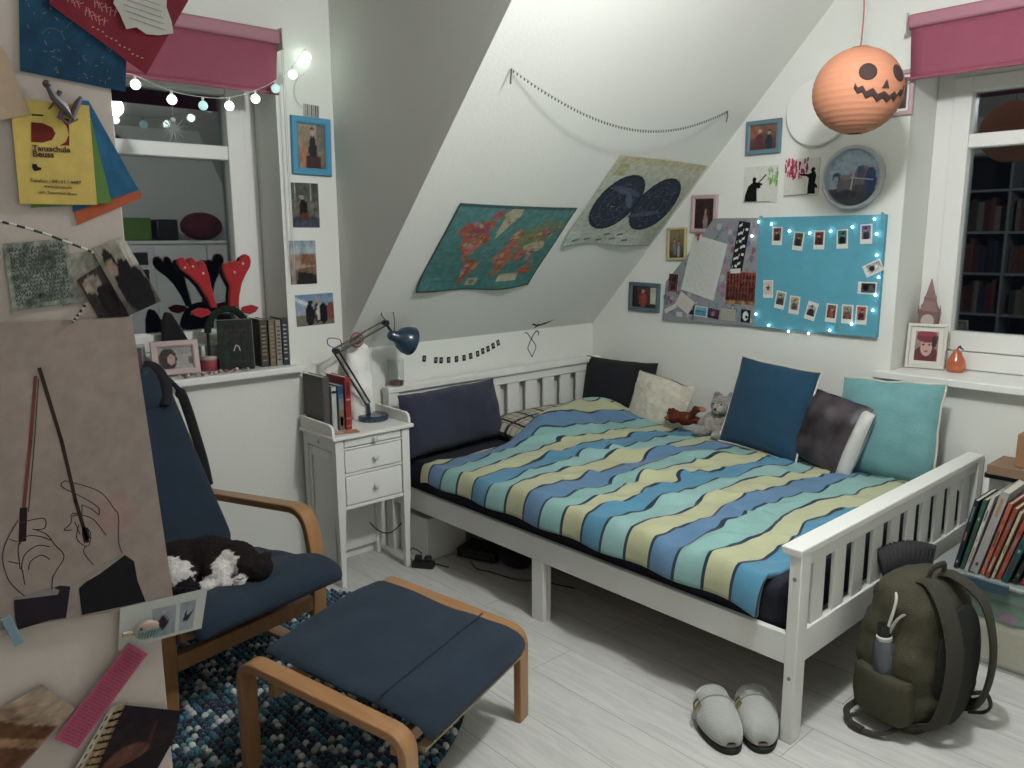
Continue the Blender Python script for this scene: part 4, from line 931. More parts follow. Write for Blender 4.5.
onboard('stamp_card', 'small blue and white picture card in the bottom row of the patterned board', 'card', 0.745, 1.068, 0.078, 0.052, -4, P_([('g', '7aa3b0', '3f7f92'), ('r', .1, .4, .9, .6, '2c6678')], 8, 6, .08, .1, .92, .9), base='b9c6c8')
onboard('photo_card', 'tiny dark portrait card just left of the blue picture card', 'card', 0.690, 1.075, 0.036, 0.052, -6, P_([('g', '33302e', '1d1c1c'), ('e', .5, .6, .2, .22, '8a7060')], 6, 8, noise=.3))
onboard('photo_card', 'small purple and dark photo card right of the blue picture card', 'card', 0.822, 1.062, 0.066, 0.048, -8, P_([('g', '4a3442', '2c2430'), ('e', .4, .5, .2, .25, '8a6070')], 8, 6, noise=.5))
onboard('ticket', 'pale printed ticket at the bottom of the patterned board', 'ticket', 0.905, 1.062, 0.078, 0.056, -2, lambda mb: text_lines(mb, .1, .9, .2, .8, 5, '77786f', .03, 5), base='a3a395')
onboard('sticker', 'black and white swirl sticker at the bottom right of the patterned board', 'sticker', 1.000, 1.062, 0.050, 0.060, -2, P_([('g', '141414', '141414'), ('e', .5, .5, .33, .36, 'd0d0cc'), ('e', .62, .42, .14, .16, '141414')], 12, 12, noise=0), base='141414')
# red clothes peg on the letter
def peg(label, M, col, L_=0.034, w=0.007):
    t = thing('clothes_peg', label, 'peg', M=M)
    for s in (-1, 1): MB().prism([(-w/2, -L_/2), (w/2, -L_/2), (w/2*1.1, L_/2), (-w/2*1.1, L_/2)], 0.003*(s > 0)+.0002*s, 0.003+0.003*(s > 0), col=col).build('jaw', PAINT, t, bevel=0.0006)
    MB().tube([(-w/2-.001, -L_*.05, 0.003), (w/2+.001, -L_*.05, 0.003)], 0.002, 8, col='8d8d8a').build('spring', PLASTIC, t)
    return t
peg('tiny red clothes peg clipping the white letter', fr_gable(0.722, 1.437, 0.030, R(-6)), '9a2434')
MB_ = MB(); MB_.box(-0.014, 0.014, -0.003, 0.003, 0.0, 0.003, '9a2434'); tag(MB_.build('ribbon_tie', PAINT, M=fr_gable(0.722, 1.447, 0.037)), 'tiny red ribbon crossing the red peg above the letter', 'ribbon')
# instant photos on the blue board
POLA = [(1.145, 1.439, 0, 'leftmost of the top row', ['5a3a34', '8a6a5a', '2c2422'], 0), (1.25, 1.416, -6, 'second from the left in the top row, tilted', ['3a4a3a', '6a4a3a', '1f2a24'], 0), (1.348, 1.421, 0, 'third from the left in the top row', ['7a3a34', '5a3a30', '3a2422'], 0),
  (1.452, 1.425, 3, 'fourth from the left in the top row', ['2c5a6a', '4f7a5a', '10181a'], 0), (1.554, 1.445, 3, 'rightmost of the top row with blue and orange picture', ['3f5a9a', 'a3773a', '2a2f4a'], 0),
  (1.594, 1.304, 27, 'tilted landscape one at the right edge', ['8a8a88', 'c4c4c0', '2a2a2a'], 1), (1.575, 1.22, 0, 'level landscape one below the tilted one', ['1c2024', '4a5258', '101214'], 1),
  (1.114, 1.196, 2, 'leftmost of the lower row with a starfish shape', ['b9b4a8', 'b9b4a8', '3a2a20'], 2), (1.178, 1.148, -8, 'second from the left in the lower row', ['8a9a8a', '1c1c1e', '4a3a34'], 0), (1.249, 1.129, -4, 'third from the left in the lower row', ['a39a7a', '8a8a80', '5a4a40'], 0),
  (1.332, 1.107, -14, 'most tilted one in the lower row, black and white', ['cfcfcb', '101010', '2a2a2a'], 0), (1.425, 1.104, -3, 'third from the right in the lower row, dark picture', ['6a5a4a', '1c1a1a', '8a4a3c'], 0), (1.497, 1.104, 0, 'second from the right in the lower row', ['8a8a8a', '3a2422', '6a4a3a'], 0), (1.558, 1.104, -1, 'rightmost of the lower row, person in red', ['8a4a40', 'b08a78', '4a2422'], 0)]
for k, (x, z, rot, lab, cs, typ) in enumerate(POLA):
    if typ == 1: w, h, dr = 0.080, 0.052, P_([('g', cs[0], cs[1]), ('e', .35, .5, .22, .3, cs[2]), ('e', .7, .5, .15, .3, cs[1])], 12, 8, .18, .12, .93, .88, noise=.4, seed=k)
    elif typ == 2:
        star = [(.5+.36*(1 if q % 2 == 0 else .36)*math.sin(q*math.pi/5), .5+.30*(1 if q % 2 == 0 else .36)*math.cos(q*math.pi/5)) for q in range(10)]
        w, h, dr = 0.050, 0.082, P_([('g', cs[0], cs[1]), ('p', star, cs[2])], 26, 32, .1, .2, .9, .93, noise=.08, seed=k)
    else: w, h, dr = 0.050, 0.082, P_([('g', cs[0], cs[1]), ('e', .5, .25, .36, .35, cs[2]), ('e', .45+.1*(k % 2), .68, .16, .16, 'a98472' if k not in (3, 4) else cs[1]), ('e', .45+.1*(k % 2), .78, .17, .1, cs[2])], 10, 12, .12, .24, .88, .93, noise=.35, seed=k)
    card('instant_photo', 'instant photo on the blue board, '+lab, 'photo', fr_gable(x, z, 0.026, R(rot)), w, h, dr, base='cfcfca', group='instant photos on the blue board')

# fairy lights --------------------------------------------------------
def glow(name, strength, col='e9fbff'):
    return mat(name, col, emit=strength, rough=0.3)
LED = glow('cool_white_led', 14, 'd8f6ff')
leds = [(1.05, 1.504), (1.117, 1.493), (1.208, 1.461), (1.305, 1.451), (1.401, 1.459), (1.496, 1.475), (1.587, 1.506), (1.600, 1.445), (1.607, 1.358), (1.622, 1.267), (1.615, 1.192), (1.608, 1.128), (1.522, 1.063), (1.426, 1.029), (1.329, 1.007), (1.231, 1.008), (1.129, 1.028), (1.060, 1.076), (1.020, 1.440)]
fl = thing('fairy_lights', 'wire of tiny cool white fairy lights looped around the blue board', 'string lights', M=fr_gable(0, 0, 0))
path = [(leds[18][0], leds[18][1], .03)]+[(x, z, 0.032) for x, z in leds[:18]]
MB().tube(bez(path, 4), 0.0007, 5, col='8fa3a8').build('wire', mat('thin_wire', '8a9a9c', rough=.4), fl)
b0 = None
for i, (x, z) in enumerate(leds):
    if b0 is None: b0 = MB().ball((0, 0, 0), 0.0048, nu=12, nv=8).build('led', LED, fl); b = b0
    else: b = b0.copy(); COL.objects.link(b); b.parent = fl
    b.location = (x, z, 0.034)
for i, (x, z, lab) in enumerate(((1.052, 1.532, 'upper left'), (1.612, 1.533, 'upper right'))):
    o = MB().tube([(0, -0.004, 0.0), (0, -0.004, 0.022)], 0.0025, 8, col='8a8a88').ball((0, -0.004, 0.024), (0.005, 0.005, 0.003), col='8a8a88').build('wall_hook', mat('grey_hook', '8c8c88', rough=.4), M=fr_gable(x, z, 0.0))
    tag(o, 'small grey hook above the '+lab+' corner of the blue board', 'hook')

# lantern -------------------------------------------------------------
LX, LY, LZ, LR = 1.725, -0.56, 1.935, 0.150
lan = thing('paper_lantern', 'round orange paper lantern with a jack-o-lantern face hanging from a cord', 'lantern', (LX, LY, LZ))
LAT = mat('orange_paper', 'dc8f5c', rough=0.75, attr=True)
face_dir = Vector((3.073-LX, -3.428+LY*-1, 0)); face_dir = Vector((3.073-LX, -3.4281-LY, 0)).normalized()
fa = math.atan2(face_dir.y, face_dir.x)+R(33)      # face turned to the right of the camera
def P3(az, el, r):
    el -= 0.13; az += 0.02
    return (r*math.cos(el)*math.cos(fa+az), r*math.cos(el)*math.sin(fa+az), r*math.sin(el)*0.97)
m = MB(); nu, nv = 72, 144; vs = []; fs = []
rings = 21
for i in range(nv+1):
    el = -math.pi/2+math.pi*i/nv; el = max(-1.40, min(1.40, el)); q = abs(math.sin((i/nv)*rings*math.pi))
    rad = LR*(0.985+0.015*(1-q**2.5*0)-0.007*(1-abs(math.cos((i/nv)*rings*math.pi))**2))
    for j in range(nu): vs.append((rad*math.cos(el)*math.cos(2*math.pi*j/nu), rad*math.cos(el)*math.sin(2*math.pi*j/nu), rad*math.sin(el)*.97))
for i in range(nv):
    for j in range(nu): fs.append((i*nu+j, i*nu+(j+1) % nu, (i+1)*nu+(j+1) % nu, (i+1)*nu+j))
m.add(vs, fs, 'b97d60'); m.build('shade', LAT, lan, smooth=60)
BLK = mat('dark_felt', '3b2a28', rough=0.9)
def patch(pts, name, n=14):     # a flat shape laid on the sphere: pts in (az, el) radians
    cx = sum(p[0] for p in pts)/len(pts); cy = sum(p[1] for p in pts)/len(pts)
    m = MB(); vs = [P3(cx, cy, LR*1.012)]; rgn = 6; N = len(pts)
    for k in range(1, rgn+1):
        for p in pts: vs.append(P3(cx+(p[0]-cx)*k/rgn, cy+(p[1]-cy)*k/rgn, LR*1.012))
    fs = [(0, 1+j, 1+(j+1) % N) for j in range(N)]
    for k in range(rgn-1):
        for j in range(N): fs.append((1+k*N+j, 1+(k+1)*N+j, 1+(k+1)*N+(j+1) % N, 1+k*N+(j+1) % N))
    m.add(vs, fs, '3b2a28'); o = m.build(name, BLK, lan); s = o.modifiers.new('t', 'SOLIDIFY'); s.thickness = 0.0015; return o
for az in (-0.40, 0.42): patch([(az+0.20*math.cos(2*math.pi*k/24), 0.40+0.20*math.sin(2*math.pi*k/24)) for k in range(24)], 'eye')
patch([(-0.08, 0.02), (0.11, 0.02), (0.03, 0.22)], 'nose')
up_ = [(-0.66, 0.16), (-0.60, 0.05), (-0.50, 0.09), (-0.42, -0.04), (-0.28, 0.03), (-0.16, -0.10), (0.0, -0.04), (0.14, -0.13), (0.28, -0.03), (0.38, -0.10), (0.50, 0.04), (0.58, 0.0), (0.66, 0.14)]
lw_ = [(0.62, -0.04), (0.55, -0.12), (0.44, -0.08), (0.34, -0.26), (0.24, -0.17), (0.12, -0.29), (-0.02, -0.19), (-0.14, -0.28), (-0.28, -0.14), (-0.42, -0.20), (-0.50, -0.06), (-0.60, -0.09), (-0.68, 0.04)]
mo = MB(); vs = []; n = len(up_)
for k in range(n):
    a_, b_ = up_[k], lw_[n-1-k]
    for q in range(4): t_ = q/3; vs.append(P3(a_[0]+(b_[0]-a_[0])*t_, a_[1]+(b_[1]-a_[1])*t_, LR*1.014))
mo.add(vs, [(k*4+q, k*4+q+1, (k+1)*4+q+1, (k+1)*4+q) for k in range(n-1) for q in range(3)], '3b2a28'); o = mo.build('mouth', BLK, lan); s = o.modifiers.new('t', 'SOLIDIFY'); s.thickness = 0.0015
MB().tube(bez([(0, 0, LR*0.95), (0.003, 0, 0.25), (-0.003, 0.0, 0.38), (0, 0, ZC-LZ-0.002)], 6), 0.0022, 6, col='a05a54').build('cord', mat('red_cord', '9a4a48', rough=.8), lan)
MB().lathe([(0.033, LR*0.955), (0.030, LR*.965), (0.02, LR*.955)], n=24, col='b87a50').build('top_ring', PAINT, lan)

# sloping ceiling ------------------------------------------------------
def wavy(name, label, cat, M, w, h, draw, nx=120, ny=80, sag=0.02, seed=0, edge='8f9489', wave=0.004, corner=None, liftr=0.0):
    mb = MB(); T = mb; draw(mb)
    o_ = mb
    vs = []
    for (x, y, z) in mb.v:
        a, b = x, y; lift = wave*(mnoise.noise(Vector((a*3, b*3, seed)))+1)+0.018*max(0, 0.15-b)/0.15*(0.5+0.5*math.sin(a*9+seed))
        yy = b-(sag*math.sin(a*math.pi)*(1-b)*0.6)+0.012*math.sin(a*7+seed)*(1-b)*0.4 + sag*.25*math.sin(a*math.pi)*b*(-1)
        vs.append(((a-.5)*w, (yy-.5)*h, lift+0.001+liftr*a*(1-b)+z))
    mb.v = vs
    o = mb.build(name, PRINT, M=M, smooth=60); s = o.modifiers.new('t', 'SOLIDIFY'); s.thickness = 0.0008; s.offset = 0
    return tag(o, label, cat)
def worldmap(mb):
    S = '3a7070'; sh = [('g', '57807e', '47726e'), ('r', 0, .965, 1, 1, '42595a'), ('r', 0, 0, .008, 1, '39403c'), ('r', .992, 0, 1, 1, '39403c'), ('r', 0, 0, 1, .012, '39403c')]
    def p(pts, c): sh.append(('p', pts, c))
    p([(.10, .70), (.14, .79), (.20, .80), (.30, .82), (.36, .84), (.37, .76), (.33, .70), (.38, .66), (.39, .60), (.34, .55), (.32, .48), (.28, .42), (.30, .38), (.27, .36), (.24, .40), (.22, .46), (.18, .52), (.17, .60), (.15, .66), (.11, .66)], '9c5a4a')
    p([(.18, .70), (.28, .79), (.34, .83), (.34, .72), (.30, .66), (.22, .64)], '8c4a5c'); p([(.19, .64), (.33, .66), (.37, .60), (.32, .56), (.22, .54)], 'a0603e')
    p([(.22, .53), (.31, .55), (.30, .49), (.28, .44), (.24, .46)], 'a36a68'); p([(.30, .86), (.33, .93), (.39, .955), (.38, .88), (.35, .84)], 'a04e52')
    p([(.40, .92), (.45, .965), (.53, .965), (.54, .88), (.50, .80), (.46, .70), (.43, .62), (.415, .72), (.42, .82)], 'a9a288')
    p([(.30, .36), (.35, .385), (.41, .34), (.42, .29), (.38, .22), (.36, .16), (.34, .08), (.315, .07), (.32, .16), (.30, .24), (.29, .30)], '9a4f3c'); p([(.34, .36), (.41, .33), (.41, .27), (.37, .25)], 'a88468')
    p([(.50, .40), (.53, .46), (.60, .48), (.66, .44), (.68, .36), (.65, .30), (.64, .22), (.60, .16), (.57, .18), (.575, .28), (.55, .33), (.51, .34)], 'a0653c'); p([(.52, .42), (.58, .46), (.60, .40), (.54, .38)], 'a98a70'); p([(.60, .34), (.65, .34), (.63, .24), (.60, .24)], '94503a')
    p([(.53, .50), (.56, .58), (.57, .68), (.62, .74), (.66, .70), (.64, .60), (.66, .52), (.62, .46), (.57, .47)], '9b5f5e'); p([(.56, .62), (.585, .74), (.62, .75), (.61, .64)], '9d9277')
    p([(.64, .52), (.64, .70), (.74, .78), (.84, .84), (.96, .82), (.99, .74), (.92, .66), (.86, .60), (.80, .60), (.74, .56), (.70, .52)], '6e7c58'); p([(.80, .66), (.86, .80), (.97, .80), (.95, .70), (.88, .66)], '5f7464')
    p([(.72, .54), (.80, .59), (.88, .60), (.91, .52), (.86, .44), (.80, .42), (.76, .44)], 'a89a84'); p([(.66, .46), (.72, .52), (.77, .44), (.75, .36), (.72, .34), (.69, .40)], 'a05a40'); p([(.80, .42), (.84, .42), (.84, .34), (.81, .33)], 'a06a50')
    p([(.80, .22), (.84, .28), (.90, .29), (.93, .23), (.90, .17), (.84, .17)], 'a0583c'); p([(.86, .36), (.92, .34), (.90, .31), (.85, .33)], '8f6a50')
    sh.append(('r', .40, .06, .485, .15, 'a49c84')); sh.append(('e', .44, .105, .025, .03, '7c7466')); sh.append(('r', .66, .10, .83, .19, 'a8a08a'))
    r = random.Random(9); lands = [q[1] for q in sh if q[0] == 'p']
    for k in range(260):
        L = r.choice(lands); cx = sum(p[0] for p in L)/len(L)+r.uniform(-.07, .07); cy = sum(p[1] for p in L)/len(L)+r.uniform(-.08, .08)
        sh.append(('k', cx, cy, r.uniform(.008, .022), r.uniform(.008, .022), r.choice(['9c5a4a', 'a0708a', 'a5683e', '94503a', 'a89478', '7c7c50', 'a06a68', '8c4a5c', '9d9277'])))
    mb.paint(0, 0, 1, 1, 150, 110, sh, noise=0.14, seed=4, nscale=26)
    for k in range(9): mb.stroke([(.10+.02*k, .105), (.112+.02*k, .125)], .004, .0005, '24484a')
def starmap(mb):
    sh = [('g', 'b5b5a4', 'aaaea4'), ('r', 0, .93, 1, 1, 'b4af92'), ('r', .06, .80, .16, .92, 'a3a278'), ('r', 0.02, .01, 0.14, 0.1, '9fb0a8')]
    for cx in (.285, .715):
        sh.append(('e', cx, .50, .228, .315, '23272e')); sh.append(('e', cx, .50, .214, .298, '333a46'))
    sh.append(('e', .30, .63, .17, .035, '4e5266', -14)); sh.append(('e', .285, .62, .10, .022, '5a5a72', -14)); sh.append(('e', .40, .52, .10, .03, '56666c', -52)); sh.append(('e', .66, .38, .17, .03, '50566a', 12))
    mb.paint(0, 0, 1, 1, 130, 110, sh, noise=0.12, seed=8, nscale=30)
    r = random.Random(3)
    for cx in (.285, .715):
        for k in range(46):
            a, q = r.uniform(0, 6.28), math.sqrt(r.random())*.26; x, y = cx+q*.76*math.cos(a), .5+q*1.06*math.sin(a); b = r.uniform(0, 6.28); L_ = r.uniform(.012, .035)
            mb.stroke([(x, y), (x+L_*math.cos(b), y+L_*math.sin(b))], .0026, .0014, '76808c')
        for rr2 in (.10, .20): mb.stroke([(cx+rr2*.76*math.cos(q*.22), .5+rr2*1.04*math.sin(q*.22)) for q in range(30)], .0024, .0014, '5a6472')
    for (x, y) in ((.08, .05), (.2, .06), (.33, .05), (.46, .07), (.60, .06), (.52, .12), (.38, .12)): mb.stroke([(x, y), (x+.05, y+.01)], .018, .0005, '6e766c')
wavy('world_map', 'world map poster with teal oceans taped to the sloping ceiling', 'map', fr_slope(-1.085, 0.600, 0.001, R(-0.5)), 0.675, 0.480, worldmap, wave=0.002, sag=0.035, seed=1)
wavy('star_map', 'pale star chart poster with two dark circles on the sloping ceiling', 'map', fr_slope(-0.368, 0.868, 0.001, R(-1)), 0.660, 0.512, starmap, wave=0.003, sag=-0.05, seed=2, liftr=0.01)
# bead garland hanging across the slope
gl = thing('bead_garland', 'thin string of small dark beads draped across the sloping ceiling', 'garland')
def slp(y, s, off): return Vector((s*cA+sA_*off, y, ZK+s*sA_-cA*off))
A_, B_ = slp(-1.504, 1.425, 0.004), slp(-0.187, 1.415, 0.004)
pts = []
for i in range(41):
    t_ = i/40; p = A_.lerp(B_, t_); p.z -= 0.125*(1-(2*t_-1)**2)*(1+0.10*math.sin(3*t_)); pts.append(p)
MB().tube(pts, 0.0006, 4, col='6a6a64').build('string', mat('grey_thread', '6d6d66'), gl)
bd0 = None
for i in range(78):
    f_ = (i+.5)/78*40; k = int(f_); p = pts[k].lerp(pts[min(k+1, 40)], f_-k); p = p-Vector((0, 0, 0.005))
    if bd0 is None: bd0 = MB().ball((0, 0, 0), (0.0028, 0.0028, 0.0052), nu=8, nv=6).build('bead', mat('dark_bead', '4a4843', rough=.4), gl); b = bd0
    else: b = bd0.copy(); COL.objects.link(b); b.parent = gl
    b.location = p
for (P0, s) in ((A_, -1), (B_, 1)):
    MB().tube([P0, P0+Vector((0, 0.004*s, -0.025)), P0+Vector((0, -0.006, -0.05))], 0.003, 6, col='4a4843').build('end_tassel', MATS['dark_bead'], gl)

# knee wall: row of little black cards and the sticker
for i, (y, z) in enumerate([(-1.199, .872), (-1.13, .857), (-1.098, .853), (-1.052, .850), (-1.003, .849), (-0.955, .850), (-0.912, .855), (-0.866, .862), (-0.832, .872), (-0.797, .880), (-0.762, .892), (-0.728, .905)]):
    pos = ['leftmost of the row, next to the lamp', 'second from the left end of the row', 'third from the left end of the row', 'fourth from the left end of the row', 'fifth from the left end', 'sixth from the left end of the row', 'sixth from the right end of the row', 'fifth from the right end of the row', 'fourth from the right end of the row', 'third from the right end of the row', 'second from the right end of the row', 'rightmost and highest of the row'][i]
    card('mini_photo', 'tiny black-edged photo on the low wall, '+pos, 'photo', fr_x(0, y, z, 0.0003, R(-8+i*2.2)), 0.021, 0.030, P_([('g', '8a8a84', '9a968c'), ('e', .5, .4, .3, .3, '4a4a48')], 3, 4, .28, .3, .75, .75, seed=i), base='15161a', group='tiny black-edged photos in a row')
bk_ = MB(); y0, z0 = -0.486, 0.858
def stk(pts, w): bk_.stroke([(a, b) for a, b in pts], w, 0.0012, '17181a')
pts = [Vector((a, b, 0)) for a, b in [(-0.052, 0.082), (-0.036, 0.080), (-0.012, 0.055), (0.022, 0.018), (0.030, -0.004), (0.0, -0.052), (-0.032, -0.004), (-0.024, 0.018), (0.006, 0.062), (0.03, 0.084), (0.048, 0.080), (0.046, 0.062)]]
stk([(p.x, p.y) for p in bez(pts[:4], 5)], .0055); stk([(.022, .018), (.030, -.004), (0, -.052), (-.032, -.004), (-.024, .018)], .0055); stk([(p.x, p.y) for p in bez(pts[7:], 5)], .0065)
tag(bk_.build('wall_sticker', mat('black_vinyl', '17181a', rough=.6), M=fr_x(0, y0, z0)), 'black looped rune sticker on the low wall above the headboard', 'sticker')
bd_ = MB(); bd_.poly([(-0.085, 0.022), (-0.045, 0.004), (-0.038, -0.018), (-0.024, -0.004), (0.02, 0.002), (0.055, 0.018), (0.088, 0.040), (0.055, 0.026), (0.012, 0.018), (-0.016, 0.010), (-0.03, 0.018), (-0.04, 0.010), (-0.07, 0.028), (-0.08, 0.018)], 0.0012, '17181a')
tag(bd_.build('wall_sticker', MATS['black_vinyl'], M=fr_slope(-0.435, 0.030, 0.0, R(4))), 'small black bird sticker just above the rune sticker', 'sticker')

# dormer wall: column of pictures
frame('bright blue picture frame with a photo of a standing man beside the window', fr_x(0, -1.745, 1.811, 0, R(-1)), 0.178, 0.230, 0.028, '448cac',
      [('g', '9a8f7c', '6a5a4c'), ('r', .08, .0, .35, .45, 'a0725a'), ('r', 0, .5, .3, .95, '8f7f68'), ('r', .7, .4, 1, 1, '6f6a60'), *person(0.55, 0.1, 0.85, 'b09a88', '1f2024', '3a302a'), ('r', .3, 0, .85, .28, '3c2a26')], seed=21, ny=34)
card('barcode_card', 'small card with vertical grey stripes tucked above the blue picture frame', 'card', fr_x(0, -1.735, 1.952, 0.0005, R(-2)), 0.072, 0.050, lambda mb: [mb.poly([(.1+.13*i, .05), (.1+.13*i+.06, .05), (.1+.13*i+.06, .95), (.1+.13*i, .95)], .0004, c) for i, c in enumerate(['8a8a84', '6a6a66', 'a0a09a', '5a5a58', '8a8a84', '2c2c34', '4a4a7a'])], base='b4b3ac')
card('photo_print', 'photo of a small figure in a forest, uppermost print under the blue frame', 'photo', fr_x(0, -1.782, 1.574, 0.0005), 0.122, 0.180, P_([('g', '6a6a62', '57524e'), ('r', 0, .62, 1, 1, '4f544c'), ('r', .1, .6, .14, 1, '9a9a90'), ('r', .7, .6, .73, 1, '9a9a90'), ('e', .5, .12, .7, .14, '3f4450'), ('e', .42, .42, .16, .22, '1e1816'), ('e', .45, .25, .14, .10, '5a3424'), ('e', .36, .68, .08, .05, 'a89a90')], 24, 34, noise=.3, seed=31, ns=9), base='4a4a48')
card('photo_print', 'photo of a rocky desert landscape under pale sky, middle print of the column', 'photo', fr_x(0, -1.806, 1.341, 0.0005), 0.120, 0.180, P_([('g', '8fa0ac', 'a89c90'), ('r', 0, .0, 1, .68, '9a8474'), ('p', [(.4, .45), (.5, .70), (.95, .68), (1, .42)], '7c5a48'), ('p', [(0, .32), (1, .42), (1, 0), (0, 0)], '6a5648'), ('p', [(.22, .0), (.3, .3), (1, .22), (1, 0)], '2a2628'), ('r', 0.02, 0, .2, .5, '8a8580')], 24, 34, noise=.22, seed=32), base='8a8580')
card('photo_print', 'landscape photo of a group of people outdoors, lowest print of the column', 'photo', fr_x(0, -1.762, 1.142, 0.0005, R(1)), 0.178, 0.132, P_([('g', '6a87a4', 'a3a19c'), ('r', 0, 0, 1, .35, '6d675f'), ('p', [(0, .95), (.35, .7), (.3, .6), (0, .8)], 'c4c8cc'), ('e', .36, .35, .12, .36, '1c1c20'), ('e', .55, .40, .08, .34, '3a2c2a'), ('e', .60, .40, .07, .26, 'b9b2ac'), ('e', .72, .36, .12, .34, '15161c'), ('e', .92, .42, .12, .30, '7a4a44'), ('e', .56, .78, .06, .09, 'b08a78'), ('e', .38, .74, .06, .08, '2a2022')], 30, 22, noise=.15, seed=33), base='9a9a96')

